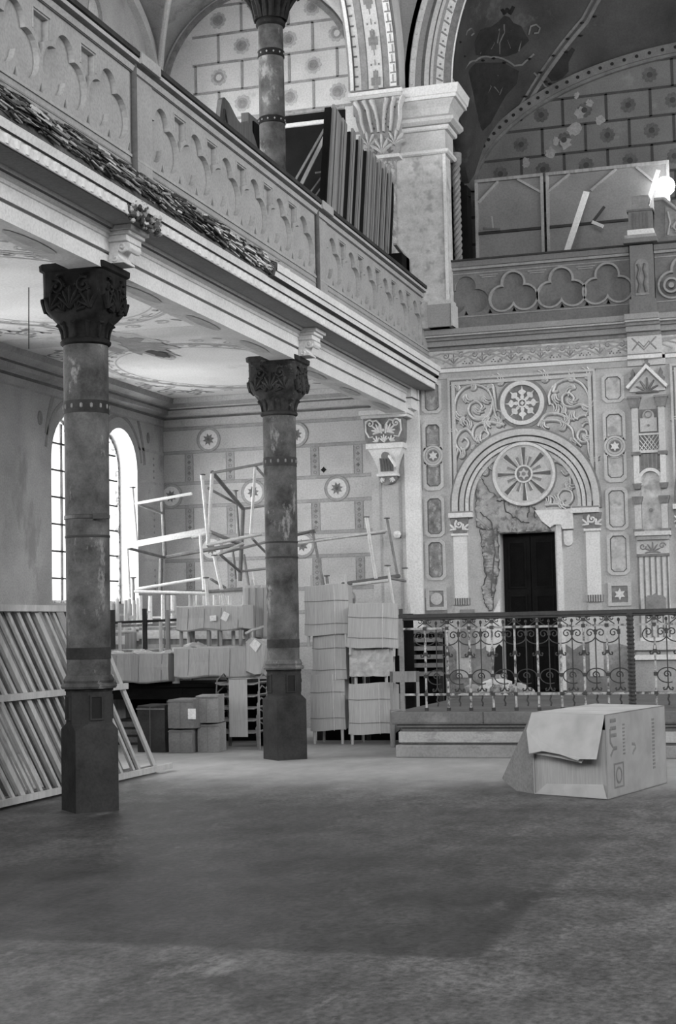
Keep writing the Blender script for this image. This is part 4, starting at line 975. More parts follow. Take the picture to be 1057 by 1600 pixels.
# ================================================================ COLUMNS
def sqr(cx, cy, h, z, n=40, e=2.0, rot=0):
    out = []
    for i in range(n):
        t = 2 * PI * (i + .5) / n; c, s = math.cos(t), math.sin(t)
        k = 1 / ((abs(c) ** e + abs(s) ** e) ** (1 / e)); x, y = h * k * c, h * k * s
        out.append((cx + x * math.cos(rot) - y * math.sin(rot), cy + x * math.sin(rot) + y * math.cos(rot), z))
    return out
def oct_(cx, cy, r, z, a0=0):    # 8 corners, circumradius r
    return [(cx + r * math.cos(a0 + k * PI / 4), cy + r * math.sin(a0 + k * PI / 4), z) for k in range(8)]
def column(cx, cy, label, capm, seed):
    t = thing('column', label, 'column', (cx, cy, 0), 'lower columns under the gallery')
    b = MB()   # pedestal: square set cornerwise, broached into an octagon
    s = .275; d = [(cx + s, cy), (cx, cy + s), (cx - s, cy), (cx, cy - s)]
    def mix_(f, z):   # f = 0 diamond .. 1 octagon; eight points, each diamond corner split
        pts = []
        for k in range(4):
            p = Vector(d[k]); q = Vector(d[(k + 1) % 4]); r = Vector(d[k - 1]); c = Vector((cx, cy))
            ff = .30 * f
            a = p.lerp(r, ff); e = p.lerp(q, ff)
            a = c + (a - c) * (1 - .04 * f); e = c + (e - c) * (1 - .04 * f)
            pts += [(a.x, a.y, z), (e.x, e.y, z)]
        return pts
    b.loft([mix_(.02, 0), mix_(.02, .70), mix_(1, .755), mix_(1, 1.03), [(cx + (p[0] - cx) * 1.05, cy + (p[1] - cy) * 1.05, 1.035) for p in mix_(1, 0)], [(cx + (p[0] - cx) * 1.05, cy + (p[1] - cy) * 1.05, 1.055) for p in mix_(1, 0)]], M['pedestal'])
    o = b.build('pedestal', t)
    b = MB()
    for a in (PI * 1.25, PI * 1.75, PI * .25, PI * .75):   # sunk niches on the long faces
        ca, sa = math.cos(a), math.sin(a); R = .1885
        f = lambda u, v, w_, ca=ca, sa=sa: (cx + ca * (R + w_) - sa * u, cy + sa * (R + w_) + ca * u, v)
        nb = MB(f); nb.box(-.045, .045, .80, .985, -.02, .004, M['black']); nb.band([(-.06, .785), (.06, .785), (.06, 1.0), (-.06, 1.0)], [(-.045, .80), (.045, .80), (.045, .985), (-.045, .985)], -.02, .012, M['pedestal'], closed=True)
        for q, mm in zip(nb.f, nb.m): b.add([nb.v[i] for i in q], [tuple(range(len(q)))], nb.mats[mm])
    b.build('niche', t)
    b = MB(); b.lathe(cx, cy, [(.235, 1.055), (.245, 1.075), (.235, 1.095), (.215, 1.105), (.222, 1.125), (.21, 1.15), (.20, 1.17)], M['stone_dark'], 36); b.build('base_ring', t, smooth=True)
    b = MB(); b.lathe(cx, cy, [(.190, 1.16), (.194, 2.5), (.199, 4.09)], M['stone_dark'], 40)
    b.build('shaft', t, smooth=True)
    b = MB()
    for z, h, r in ((1.36, .05, .193), (2.38, .010, .1965), (2.56, .010, .1965), (3.52, .055, .199)):
        b.lathe(cx, cy, [(r, z - h), (r + .002, z - h), (r + .002, z + h), (r, z + h)], M['wood_dark'], 40)
    for k in range(14):
        a = 2 * PI * k / 14; b.lathe(cx + .197 * math.cos(a), cy + .197 * math.sin(a), [(.001, 3.50), (.013, 3.51), (.013, 3.54), (.001, 3.55)], M['ornament'], 8)
    b.build('painted_band', t, smooth=True)
    b = MB(); b.lathe(cx, cy, [(.20, 4.07), (.222, 4.085), (.225, 4.105), (.21, 4.125), (.20, 4.13)], capm, 36); b.build('necking', t, smooth=True)
    b = MB()
    b.loft([sqr(cx, cy, h, z, e=e) for h, z, e in ((.195, 4.12, 2), (.198, 4.17, 2), (.205, 4.21, 2), (.225, 4.255, 2.3), (.262, 4.31, 3.2), (.287, 4.37, 5.5), (.292, 4.44, 9), (.292, 4.70, 12))], capm)
    b.build('capital', t, smooth=True)
    rnd = random.Random(seed); b = MB()
    for a in range(4):           # carving on each face
        ca, sa = math.cos(a * PI / 2), math.sin(a * PI / 2)
        q = MB(lambda u, v, w_, ca=ca, sa=sa: (cx + ca * (.290 + w_) - sa * u, cy + sa * (.290 + w_) + ca * u, v))
        for s_ in (-1, 1):
            scroll(q, s_ * .13, 4.56, .075, 1 if s_ > 0 else PI - 1, s_, capm, hw=.018, h=.03, turns=1.3)
            leaf(q, s_ * .19, 4.36, PI / 2 + s_ * .3, .17, capm, 4, .022, .035); leaf(q, s_ * .06, 4.34, PI / 2 - s_ * .5, .12, capm, 4, .018, .03)
        leaf(q, 0, 4.36, PI / 2, .20, capm, 5, .024, .04)
        for e_, mm in zip(q.f, q.m): b.add([q.v[i] for i in e_], [tuple(range(len(e_)))], q.mats[mm])
    for k in range(12):
        a = 2 * PI * k / 12; ca, sa = math.cos(a), math.sin(a)
        b.tube([(cx + ca * r, cy + sa * r, z) for r, z in ((.203, 4.13), (.208, 4.19), (.225, 4.245), (.25, 4.265))], .020, capm, 6, rf=lambda q_: .6 + .7 * q_)
    b.build('carving', t, smooth=True)
    b = MB(); b.loft([sqr(cx, cy, h, z, 40, 14) for h, z in ((.29, 4.70), (.315, 4.715), (.318, 4.765), (.31, 4.772))], capm); b.build('abacus', t)
    return t
column(-6.24, 12.8, 'nearer dark marbled column, in front of the slatted frames at left', M['capital'], 1)
t = column(-6.25, 18.04, 'farther dark marbled column, standing between the wrapped chair stacks', M['capital2'], 2)
b = MB(); b.arc_band(0, 0, .198, .206, -PI * .95, .15, 2.535, 2.565, M['iron'], 24); b.v = [(-6.24 + p[0], 12.8 + p[1], p[2]) for p in b.v]; b.bar((-6.10, 12.62, 2.55), (-6.0, 12.68, 2.55), .02, .05, M['iron'])
hk = tag(b.build('iron_clamp'), 'small flat iron clamp fixed across the nearer column', 'clamp')

def upper_column(cx, cy):
    t = thing('gallery_column', 'slim dark column with leafy capital rising from the gallery floor', 'column', (cx, cy, 5.5))
    b = MB(); b.lathe(cx, cy, [(.21, 5.5), (.21, 5.62), (.185, 5.66), (.162, 5.72), (.158, 7.6), (.153, 8.88)], M['stone_dark'], 32); b.build('shaft', t, smooth=True)
    b = MB()
    for z in (7.69, 8.52): b.lathe(cx, cy, [(.155, z - .045), (.166, z - .035), (.162, z - .02), (.162, z + .02), (.166, z + .035), (.155, z + .045)], M['capital'], 32)
    for z in (7.69, 8.52):
        for k in range(12):
            a = 2 * PI * k / 12; b.lathe(cx + .162 * math.cos(a), cy + .162 * math.sin(a), [(.001, z - .014), (.012, z), (.001, z + .014)], M['soft_line'], 6)
    b.build('ring_band', t, smooth=True)
    b = MB(); b.loft([sqr(cx, cy, h, z, e=e) for h, z, e in ((.155, 8.86, 2), (.18, 8.88, 2), (.18, 8.92, 2), (.16, 8.94, 2), (.20, 9.10, 2), (.28, 9.28, 2.6), (.36, 9.48, 4), (.38, 9.50, 10), (.38, 9.60, 10))], M['capital']); b.build('capital', t, smooth=True)
    b = MB()
    for k in range(16):
        a = 2 * PI * k / 16; ca, sa = math.cos(a), math.sin(a); hh = 9.25 if k % 2 else 9.42
        b.tube([(cx + ca * r, cy + sa * r, z) for r, z in ((.165, 8.95), (.20, 9.08), (.27, hh - .06), (.33, hh), (.35, hh - .04))], .04, M['capital'], 6, rf=lambda q_: 1.1 - .5 * q_)
    b.build('leaf_carving', t, smooth=True)
upper_column(-6.27, 18.04)

# ================================================================ PIER AND ARCHES
p = thing('pier', 'broad marbled pier with moulded cap at the corner of the gallery and the chancel', 'pier', (-5.6, 23.4, 5.95))
b = MB(); b.box(-6.02, -5.27, 23.0, 23.38, 5.96, 8.58, M['marble_light']); b.build('shaft', p)
b = MB(); b.box(-5.58, -5.20, 22.95, 23.3, 5.96, 6.30, M['grey']); b.box(-5.22, -5.195, 22.94, 23.3, 5.96, 6.30, M['relief']); b.box(-5.58, -5.22, 22.97, 23.3, 6.30, 6.36, M['relief']); b.build('base', p)
b = MB(); b.box(-5.30, -5.255, 22.985, 23.0, 6.36, 8.58, M['white']); b.build('edge_strip', p)
b = MB()
def caps(loops, m):
    b.loft([[(x0, y0, z), (x1, y0, z), (x1, 23.5, z), (x0, 23.5, z)] for x0, x1, y0, z in loops], m)
caps([(-6.0, -5.23, 22.96, 8.58), (-6.0, -5.20, 22.93, 8.60), (-6.0, -5.20, 22.93, 8.64), (-6.0, -5.24, 22.97, 8.65)], M['whiteworn'])
caps([(-6.0, -5.25, 22.98, 8.65), (-6.0, -5.25, 22.98, 8.94)], M['plaster'])
caps([(-6.0, -5.20, 22.93, 8.94), (-6.0, -5.18, 22.91, 8.96), (-6.0, -5.18, 22.91, 9.0), (-6.0, -5.20, 22.93, 9.01)], M['whiteworn'])
caps([(-6.0, -5.14, 22.87, 9.01), (-6.0, -5.08, 22.81, 9.05), (-6.0, -5.08, 22.81, 9.10), (-6.0, -5.17, 22.90, 9.16), (-6.0, -5.14, 22.87, 9.26), (-6.0, -5.06, 22.79, 9.36)], M['relief'])
caps([(-6.0, -5.02, 22.75, 9.36), (-6.0, -5.02, 22.75, 9.41), (-6.0, -5.0, 22.73, 9.42), (-6.0, -4.97, 22.70, 9.55)], M['white'])
b.build('moulded_cap', p)
b = MB()
b.lathe(-6.16, 22.98, [(.17, 5.5), (.15, 5.7), (.14, 8.52), (.17, 8.55), (.18, 8.58), (.15, 8.62)], M['marble'], 20); b.build('half_column', p, smooth=True)
b = MB()
b.box(-6.66, -5.82, 22.66, 23.6, 9.50, 9.56, M['white']); b.box(-6.64, -5.84, 22.69, 23.6, 9.45, 9.50, M['relief'])
b.loft([[(x0, y0, z), (x1, y0, z), (x1, 23.4, z), (x0, 23.4, z)] for x0, x1, y0, z in ((-6.36, -5.98, 22.86, 8.60), (-6.44, -5.94, 22.84, 8.68), (-6.50, -5.91, 22.83, 8.85), (-6.57, -5.88, 22.80, 9.1), (-6.62, -5.86, 22.74, 9.45))], M['soft_line'])
b.box(-6.42, -5.92, 22.78, 23.4, 8.55, 8.60, M['white'])
b.build('capital', p)
def TPC(u, v, w_):   # sloping front of the capital
    return (u, 22.86 - (v - 8.6) * .14 - w_, v)
b = MB(TPC)
for s in (-1, 1):
    c = -6.19
    for k, (u0, u1, u2) in enumerate(((.04, .08, .12), (.14, .19, .24), (.25, .31, .37))):
        b.stroke([(c + s * u0, 8.95), (c + s * u0 * 1.2, 9.12), (c + s * u1, 9.30), (c + s * u2 * .95, 9.40), (c + s * u2, 9.43)], .040, .075, M['relief'], taper=lambda t: .6 + .6 * t)
    for k in range(5): b.disc(c + s * (.05 + .012 * k), 9.0 + k * .07, .014, 0, .02, M['dark_line'], 8); b.disc(c + s * (.11 + .03 * k), 9.02 + k * .07, .013, 0, .02, M['dark_line'], 8)
    leaf(b, c + s * .20, 8.74, PI / 2 - s * .15, .24, M['relief'], 5, .030, .07, 0, 1.6); leaf(b, c + s * .02, 8.66, PI / 2 + s * .3, .22, M['relief'], 4, .022, .05, 0, 1.2)
leaf(b, c, 8.64, PI / 2, .28, M['relief'], 5, .032, .08, 0, 1.4)
for s in (-1, 1): leaf(b, c + s * .10, 8.64, PI / 2 - s * .4, .10, M['ornament'], 3, .02, .03)
b.build('leaf_carving', p, smooth=True)
b = MB()
n = 60
for k in range(3):
    b.tube([(-5.235 + .035 * math.cos(q * .55 + k * 2.1), 23.62 + .035 * math.sin(q * .55 + k * 2.1), 7.02 + 1.55 * q / n) for q in range(n + 1)], .030, M['mid_line'], 7)
b.lathe(-5.235, 23.62, [(.07, 5.96), (.07, 7.02)], M['grey'], 10); b.lathe(-5.235, 23.62, [(.05, 8.55), (.085, 8.6), (.09, 8.75)], M['mid_line'], 10)
b.build('twisted_colonnette', p, smooth=True)

# arcade arch from pier to gallery column, painted soffit and arris bands
def arcade(yc, name='arcade_arch', label=''):
    t = thing(name, label, 'arch', (-6.25, yc, 9.6)); R = 2.17; cz_ = 9.58
    def T(u, v, w_): return (-6.64 + w_, u, v)
    b = MB(T); b.arc_band(yc, cz_, R, R + .42, 0, PI, 0, .79, M['plaster'], 60); b.build('arch_ring', t)
    b = MB(T)
    for a, c, m, h in ((0, .035, M['mid_line'], .010), (.035, .085, M['white'], .03), (.085, .105, M['dark_line'], .012), (.105, .20, M['plaster'], .006), (.20, .30, M['mid_line'], .004), (.30, .315, M['dark_line'], .006), (.315, .54, M['relief'], .004), (.54, .555, M['dark_line'], .006), (.555, .645, M['mid_line'], .004), (.645, .75, M['white'], .012), (.75, .79, M['dark_line'], .006)):
        b.arc_band(yc, cz_, R - h, R + .002, 0, PI, a, c, m, 60)
    for k in range(46):        # diagonal ticks left, zigzag right, flowers on the centre band
        a = k * PI / 46 + .02
        b.arc_band(yc, cz_, R - .014, R - .004, a, a + .012, .105, .16, M['dark_line'], 2)
        b.arc_band(yc, cz_, R - .020, R - .004, a, a + .010, .66, .745, M['mid_line'], 2)
        b.arc_band(yc, cz_, R - .020, R - .004, a + .01, a + .06, .69 + .02 * (k % 2), .705 + .02 * (k % 2), M['mid_line'], 3)
        if k % 4 == 0:
            b.arc_band(yc, cz_, R - .012, R - .004, a, a + .055, .36, .50, M['ornament'], 3); b.arc_band(yc, cz_, R - .012, R - .004, a + .055, a + .10, .395, .465, M['ornament'], 3); b.arc_band(yc, cz_, R - .012, R - .004, a - .03, a, .395, .465, M['mid_line'], 3)
        elif k % 4 == 2:
            for w_ in (.36, .48): b.arc_band(yc, cz_, R - .012, R - .004, a, a + .014, w_, w_ + .02, M['ornament'], 2)
        b.arc_band(yc, cz_, R - .012, R - .004, a, a + .04, .425, .435, M['mid_line'], 2)
    b.build('painted_soffit', t)
    return t
arcade(20.47, label='painted arch springing from the leafy capital towards the gallery column')
arcade(15.4, label='painted arch of the next gallery bay nearer the camera, above the frame')
# spandrel wall over the arcade
outer = [(2.0, 9.58)]
def spand():
    hs = []
    pts = [(23.4, 9.56), (23.4, 14.5), (5, 14.5), (5, 9.58)]
    pts += [(10.33 - 2.4 * math.cos(PI * i / 24) * 1.0, 9.58 + 2.4 * math.sin(PI * i / 24)) for i in range(25)][0:0]
    for yc in (10.33, 15.4, 20.47):
        pts += [(yc - 2.4 * math.cos(PI * i / 24), 9.58 + 2.4 * math.sin(PI * i / 24)) for i in range(25)]
    return pts
b = MB(lambda u, v, w_: (-6.62 + w_, u, v)); 
sp = spand(); bm = bmesh.new(); vs = [bm.verts.new((a, c, 0)) for a, c in sp]; es = [bm.edges.new((vs[i], vs[(i + 1) % len(vs)])) for i in range(len(vs))]
bmesh.ops.triangle_fill(bm, use_beauty=True, edges=es); bm.verts.index_update()
V = [(v_.co.x, v_.co.y, 0) for v_ in bm.verts]; Fc = [tuple(v_.index for v_ in f.verts) for f in bm.faces]; bm.free()
b.add(V, Fc, M['grey']); b.add([(a, c, .72) for a, c, _ in V], Fc, M['grey']); setst(b.build('wall_arcade'), 'grey wall above the gallery arcade', 'wall')

# chancel arch
t = thing('chancel_arch', 'great painted arch springing from the pier over the chancel', 'arch', (-1.4, 23.0, 9.55))
XC, RC, ZC = -1.4, 3.72, 9.55
def T(u, v, w_): return (u, 23.0 - w_, v)
b = MB(T); b.arc_band(XC, ZC, RC, RC + .75, 0, PI, -.95, 0, M['grey'], 90); b.build('arch_ring', t)
b = MB(T)
for r0, r1, m, h in ((0, .018, M['white'], .02), (.018, .14, M['ornament'], .004), (.14, .25, M['whiteworn'], .012), (.25, .30, M['grey'], .006), (.30, .34, M['relief'], .03), (.34, .36, M['dark_line'], .012), (.36, .43, M['relief'], .04), (.43, .49, M['dark_line'], .004), (.49, .58, M['grey'], .004), (.58, .66, M['whiteworn'], .03)):
    b.arc_band(XC, ZC, RC + r0, RC + r1, 0, PI, 0, h, m, 90)
for k in range(70):
    a = k * PI / 70 + .01
    r = RC + .195; b.disc(XC + r * math.cos(a + .022), ZC + r * math.sin(a + .022), .018, .012, .018, M['ornament'], 8)
    p0 = (XC + (RC + .145) * math.cos(a), ZC + (RC + .145) * math.sin(a)); p1 = (XC + (RC + .245) * math.cos(a - .014), ZC + (RC + .245) * math.sin(a - .014))
    b.stroke([p0, p1], .014, .008, M['mid_line'], w0=.012)
    b.disc(XC + (RC + .62) * math.cos(a), ZC + (RC + .62) * math.sin(a), .028, .03, .05, M['whiteworn'], 8)
b.build('painted_bands', t)
# east nave wall above the chancel arch
b = MB(T); A = [(XC - 4.40 * math.cos(PI * i / 60), ZC + 4.40 * math.sin(PI * i / 60)) for i in range(61)]; B = [(max(-6.6, min(8, XC - 12 * math.cos(PI * i / 60))), min(14.5, ZC + 12 * math.sin(PI * i / 60))) for i in range(61)]
b.band(A, B, -.3, 0, M['grey']); setst(b.build('wall_chancel'), 'grey wall above the chancel arch', 'wall')
# ================================================================ CHANCEL
b = MB(lambda u, v, w_: (u, 25.0 - w_, v))
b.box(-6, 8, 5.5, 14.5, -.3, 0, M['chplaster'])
def arch_z(x): return 8.5 + 1.9 * math.sqrt(max(0, 1 - ((x + 1.35) / 3.88) ** 2))
zs = [7.47 + .218 * 2 * k * 1.0 for k in range(9)]
zs = [8.98 - .445 * 3 + .445 * k for k in range(9)]
for i, z in enumerate(zs):
    x0, x1 = -5.35, 3.0
    if z > 8.6:
        h = 3.85 * math.sqrt(max(0, 1 - ((z - 8.5) / 1.9) ** 2)); x0, x1 = -1.35 - h, -1.35 + h
    if x1 - x0 < .2: continue
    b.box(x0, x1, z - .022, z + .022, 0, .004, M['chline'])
    off = -5.16 if i % 2 == 0 else -5.5
    for k in range(13):
        x = off + .69 * k
        if z + .445 < arch_z(x) and x0 < x < x1: b.box(x - .022, x + .022, z, z + .445, 0, .004, M['chline'])
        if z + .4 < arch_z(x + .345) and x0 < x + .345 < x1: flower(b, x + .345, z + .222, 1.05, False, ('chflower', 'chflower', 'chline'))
rnd = random.Random(8)
for (x, z, r) in ((-3.6, 9.35, .13), (-3.75, 9.15, .12), (-4.0, 9.02, .10), (-4.4, 8.9, .09), (-3.5, 9.6, .11), (-3.35, 9.75, .08), (-3.2, 9.45, .1), (-3.9, 9.2, .08), (-3.55, 9.9, .06)):
    n = 16; b.prism([(x + r * (1 - .5 * rnd.random()) * math.cos(2 * PI * i / n), z + r * 1.1 * (1 - .5 * rnd.random()) * math.sin(2 * PI * i / n)) for i in range(n)], 0, .006, M['patch'])
setst(b.build('wall_chancel_back'), 'flowered block-painted back wall of the chancel with patched plaster', 'wall')
b = MB(); b.box(-5.75, -5.42, 23.5, 25.0, 5.9, 14.4, M['vault_dark']); b.box(-5.75, 8, 23.4, 25.3, 5.5, 5.9, M['wood_dark']); setst(b.build('wall_chancel_side'), 'dark side wall of the chancel behind the pier', 'wall')
# chancel vault
b = MB(); nx, ny = 80, 16; vs = []
def vz(x, t):
    f = ZC + math.sqrt(max(0, RC ** 2 - (x - XC) ** 2)) if abs(x - XC) < RC else ZC
    zb = arch_z(x)
    return zb + (f - zb) * math.sin(t * PI / 2) ** .8
for j in range(ny + 1):
    for i in range(nx + 1):
        x = -5.42 + 8.1 * i / nx; t_ = j / ny; vs.append((x, 25.0 - 2.0 * t_, vz(x, t_)))
b.add(vs, [(j * (nx + 1) + i, j * (nx + 1) + i + 1, (j + 1) * (nx + 1) + i + 1, (j + 1) * (nx + 1) + i) for j in range(ny) for i in range(nx)], M['vault_dark'])
setst(b.build('ceiling_chancel', smooth=True), 'dark painted chancel vault', 'ceiling')
def vp(x, t, d=.012): return (x, 25.0 - 2.0 * t - d * .5, vz(x, t) - d)
def vstroke(mb, pts, hw, m, d=.012):
    fine = []
    for i in range(len(pts) - 1):
        for q in range(6): fine.append((pts[i][0] + (pts[i + 1][0] - pts[i][0]) * q / 6, pts[i][1] + (pts[i + 1][1] - pts[i][1]) * q / 6))
    fine.append(pts[-1]); vs = []
    for i, p_ in enumerate(fine):
        a = Vector(vp(*fine[max(0, i - 1)], d)); c = Vector(vp(*fine[min(len(fine) - 1, i + 1)], d)); P = Vector(vp(*p_, d)); dd = (c - a).normalized(); n_ = dd.cross(Vector((0, 1, .6)).normalized()).normalized()
        vs += [tuple(P - n_ * hw), tuple(P + n_ * hw)]
    mb.add(vs, [(2 * i, 2 * i + 1, 2 * i + 3, 2 * i + 2) for i in range(len(fine) - 1)], m)
cv = thing('chancel_rib', 'dark painted vault rib with dotted borders rising from the chancel corner', 'rib', (-5.1, 24.9, 8.7))
def on_vault(px, py):     # the vault point seen at this pixel of the photograph
    best = None
    for k in range(81):
        y = 25.0 - 2.0 * k / 80; P = at(1, y, px, py); e = abs(P.z - vz(P.x, k / 80))
        if best is None or e < best[0]: best = (e, P.x, k / 80)
    return best[1], best[2]
b = MB()
RB = [on_vault(*q) for q in ((768, 262), (790, 215), (820, 160), (850, 115), (885, 68), (915, 28), (938, -10))]
vstroke(b, RB, .07, M['chrib'], .02); vstroke(b, [(x, t + .004) for x, t in RB], .02, M['vault_dark'], .03)
for q in ((790, 200), (805, 178), (822, 150), (846, 112), (866, 85), (888, 55), (910, 30), (815, 205), (838, 160), (860, 125), (886, 80), (908, 50), (930, 25)):
    x, t = on_vault(*q); P = vp(x, t, .04); b.lathe(P[0], P[1], [(.001, P[2] - .02), (.035, P[2]), (.001, P[2] + .02)], M['black'], 10)
b.build('dotted_rib', cv)
b = MB()
A = [(-1.35 - 3.88 * math.cos(PI * i / 60), 8.5 + 1.9 * math.sin(PI * i / 60)) for i in range(61)]; B = [(-1.35 - 4.05 * math.cos(PI * i / 60), 8.52 + 2.03 * math.sin(PI * i / 60)) for i in range(61)]
q = MB(lambda u, v, w_: (u, 25.0 - w_, v)); q.band(A, B, 0, .10, M['chrib']); q.band([(a, c - .05) for a, c in A], A, 0, .07, M['dark_line'])
for i in range(2, 59, 1):
    a = PI * i / 60; q.disc(-1.35 - 3.965 * math.cos(a), 8.51 + 1.965 * math.sin(a), .028, .10, .108, M['black'], 10)
o = q.build('wall_rib'); tag(o, 'dotted arch band framing the flowered back wall of the chancel', 'arch band')
# dark painted ornament on the vault web
b = MB()
def vfill(pts, m, d=.010):
    P_ = [on_vault(700 + x / 2.96, y / 2.96) for x, y in pts]; cx_ = sum(p[0] for p in P_) / len(P_); ct_ = sum(p[1] for p in P_) / len(P_)
    R = [vp(x, max(.01, min(.99, t)), d) for x, t in P_]; c_ = vp(cx_, ct_, d)
    b.add([c_] + R, [(0, 1 + i, 1 + (i + 1) % len(R)) for i in range(len(R))], m)
def vline(pts, m, hw=.022, d=.02): vstroke(b, [on_vault(700 + x / 2.96, y / 2.96) for x, y in pts], hw, m, d)
vfill([(130, 250), (125, 190), (150, 140), (175, 125), (200, 118), (235, 100), (262, 70), (285, 78), (305, 105), (340, 112), (360, 150), (378, 185), (350, 215), (320, 240), (270, 255), (200, 258), (160, 262)], M['ornament_dark'])
vfill([(90, 330), (130, 290), (200, 285), (260, 290), (300, 315), (330, 330), (320, 380), (270, 440), (240, 500), (200, 560), (160, 600), (130, 520), (110, 430)], M['ornament_dark'])
vfill([(440, 320), (470, 280), (500, 270), (520, 210), (550, 215), (545, 260), (575, 215), (590, 230), (560, 290), (560, 330), (530, 370), (480, 375)], M['ornament_dark'])
vline([(250, 40), (262, 55), (275, 40), (290, 50), (305, 20)], M['black'], .03)
for P_ in ([(85, 160), (90, 140), (110, 130), (125, 145), (110, 165)], [(375, 150), (385, 115), (410, 105), (428, 125), (420, 150), (400, 155)], [(150, 240), (160, 180), (190, 165), (215, 190), (200, 220)], [(330, 230), (340, 180), (305, 150), (275, 180), (290, 215)], [(240, 240), (240, 190), (262, 150), (262, 110)], [(215, 160), (240, 130), (230, 190)], [(290, 140), (300, 165), (280, 175)]): vline(P_, M['chrib'], .012)
for P_ in ([(80, 320), (130, 275), (200, 262), (270, 268), (310, 300), (345, 290), (400, 240)], [(140, 400), (170, 370), (200, 400), (175, 440), (150, 430)], [(230, 350), (260, 380), (240, 430), (215, 400)], [(400, 340), (450, 390), (500, 430)], [(380, 400), (410, 440), (370, 480), (340, 500)]): vline(P_, M['chrib'], .014)
for q in ((165, 272), (215, 265), (265, 275), (78, 245), (58, 190), (380, 262), (500, 400), (455, 375)):
    x, t = on_vault(700 + q[0] / 2.96, q[1] / 2.96); P = vp(x, t, .04); b.lathe(P[0], P[1], [(.001, P[2] - .02), (.032, P[2]), (.001, P[2] + .02)], M['black'], 10)
tag(b.build('painted_vault_ornament'), 'black painted foliage crest on the dark chancel vault', 'painted ornament')

# ---- chancel balcony
cb = thing('chancel_balcony', 'grey trefoil balcony front across the chancel above the ornamented wall', 'balcony', (-3.9, 23.35, 5.95))
def TB(u, v, w_): return (u, 23.34 - w_, v)
TU = [-5.08, -4.35, -3.63, -2.95]; TU2 = [-1.85, -1.12, -.39, .34]
for a0, a1, tu in ((-5.33, -2.62, TU), (-2.26, 3.0, TU2)):
    tri = []
    for u in tu:
        for d in (0, .365):
            if a0 + .08 < u + d < a1 - .08: tri.append([(u + d - .035, 6.18), (u + d + .035, 6.18), (u + d, 6.245)])
    lo_ = [trefoil_loop(u, 6.385, .178, .17, .225, .158) for u in tu if u - .36 > a0 or True]
    if tu is TU:
        cl = a0 + .02; out_ = []; lp = lo_[0]
        for i_, p in enumerate(lp):
            if p[0] > cl: out_.append(p)
            elif lp[i_ - 1][0] > cl or lp[(i_ + 1) % len(lp)][0] > cl: out_.append((cl, p[1]))
        lo_[0] = out_
    pierced(TB, [(a0, 5.95), (a1, 5.95), (a1, 6.9), (a0, 6.9)], lo_, .05, M['balcony'], M['balcony_edge'], cb, 'trefoil_panel', tri, M['balcony'])
    for u in (tu[1:] if tu is TU else tu):
        b = MB(TB); lp = trefoil_loop(u, 6.385, .178, .17, .225, .158); lp2 = trefoil_loop(u, 6.385, .207, .17, .225, .187)
        b.band(lp, lp2, 0, .028, M['balcony_edge'], closed=True); b.build('trefoil_rim', cb)
    b = MB(TB)
    for u in tu:
        u += .365
        if u > a1 - .12: continue
        for o_ in (0, .03): b.box(u - .14 + o_, u + .14 - o_, 6.755 - o_, 6.77 - o_, 0, .014, M['balcony_edge'])
    b.box(a0, a1, 6.145, 6.16, 0, .012, M['balcony_edge']); b.box(a0, a1, 6.80, 6.815, 0, .012, M['balcony_edge']); b.build('moulding', cb)
    b = MB(); b.box(a0, a1, 23.26, 23.5, 6.90, 6.985, M['balcony']); b.box(a0, a1, 23.23, 23.5, 6.985, 7.01, M['wood_dark']); b.box(a0, a1, 23.29, 23.5, 6.86, 6.90, M['balcony_edge']); b.build('cap_rail', cb)
    b = MB(); b.box(a0, a1, 23.42, 23.45, 6.0, 6.88, M['wood_black']); b.build('balcony_back', cb)  # black sheet stands for the dark behind the balcony's holes
# post with niche and little turret
b = MB()
b.box(-2.62, -2.25, 23.14, 23.45, 5.95, 6.18, M['balcony']); b.box(-2.60, -2.27, 23.20, 23.45, 6.18, 6.98, M['balcony'])
b.build('post_shaft', cb)
b = MB(lambda u, v, w_: (u, 23.20 - w_, v)); b.prism([(-2.53, 6.24), (-2.34, 6.24), (-2.34, 6.68)] + arcpts(-2.435, 6.68, .095, 0, PI, 12)[1:], 0, .012, M['mid_line'])
for s in (-1, 1): b.stroke([(-2.435 + s * .06, 6.28), (-2.435 + s * .03, 6.40), (-2.435 + s * .06, 6.50), (-2.435 + s * .03, 6.62), (-2.435 + s * .05, 6.70)], .022, .02, M['dark_line'], w0=.012)
b.build('carved_niche', cb)
b = MB(); b.box(-2.68, -2.19, 23.10, 23.5, 7.0, 7.07, M['balcony']); b.box(-2.66, -2.21, 23.12, 23.5, 7.07, 7.12, M['balcony_edge']); b.box(-2.62, -2.24, 23.14, 23.5, 7.12, 7.20, M['whiteworn']); b.build('post_cap', cb, bevel=.008)
b = MB(); b.box(-2.60, -2.26, 23.18, 23.48, 7.20, 7.47, M['balcony']); b.box(-2.62, -2.24, 23.16, 23.5, 7.47, 7.50, M['dark_line'])
for k in range(5): b.box(-2.54 + k * .05, -2.515 + k * .05, 23.172, 23.2, 7.22, 7.45, M['dark_line'])
b.loft([[(-2.43 - h, 23.33 - h, z), (-2.43 + h, 23.33 - h, z), (-2.43 + h, 23.33 + h, z), (-2.43 - h, 23.33 + h, z)] for h, z in ((.16, 7.50), (.10, 7.60), (.12, 7.64), (.13, 7.70), (.11, 7.71))], M['mid_line'])
b.build('turret', cb)
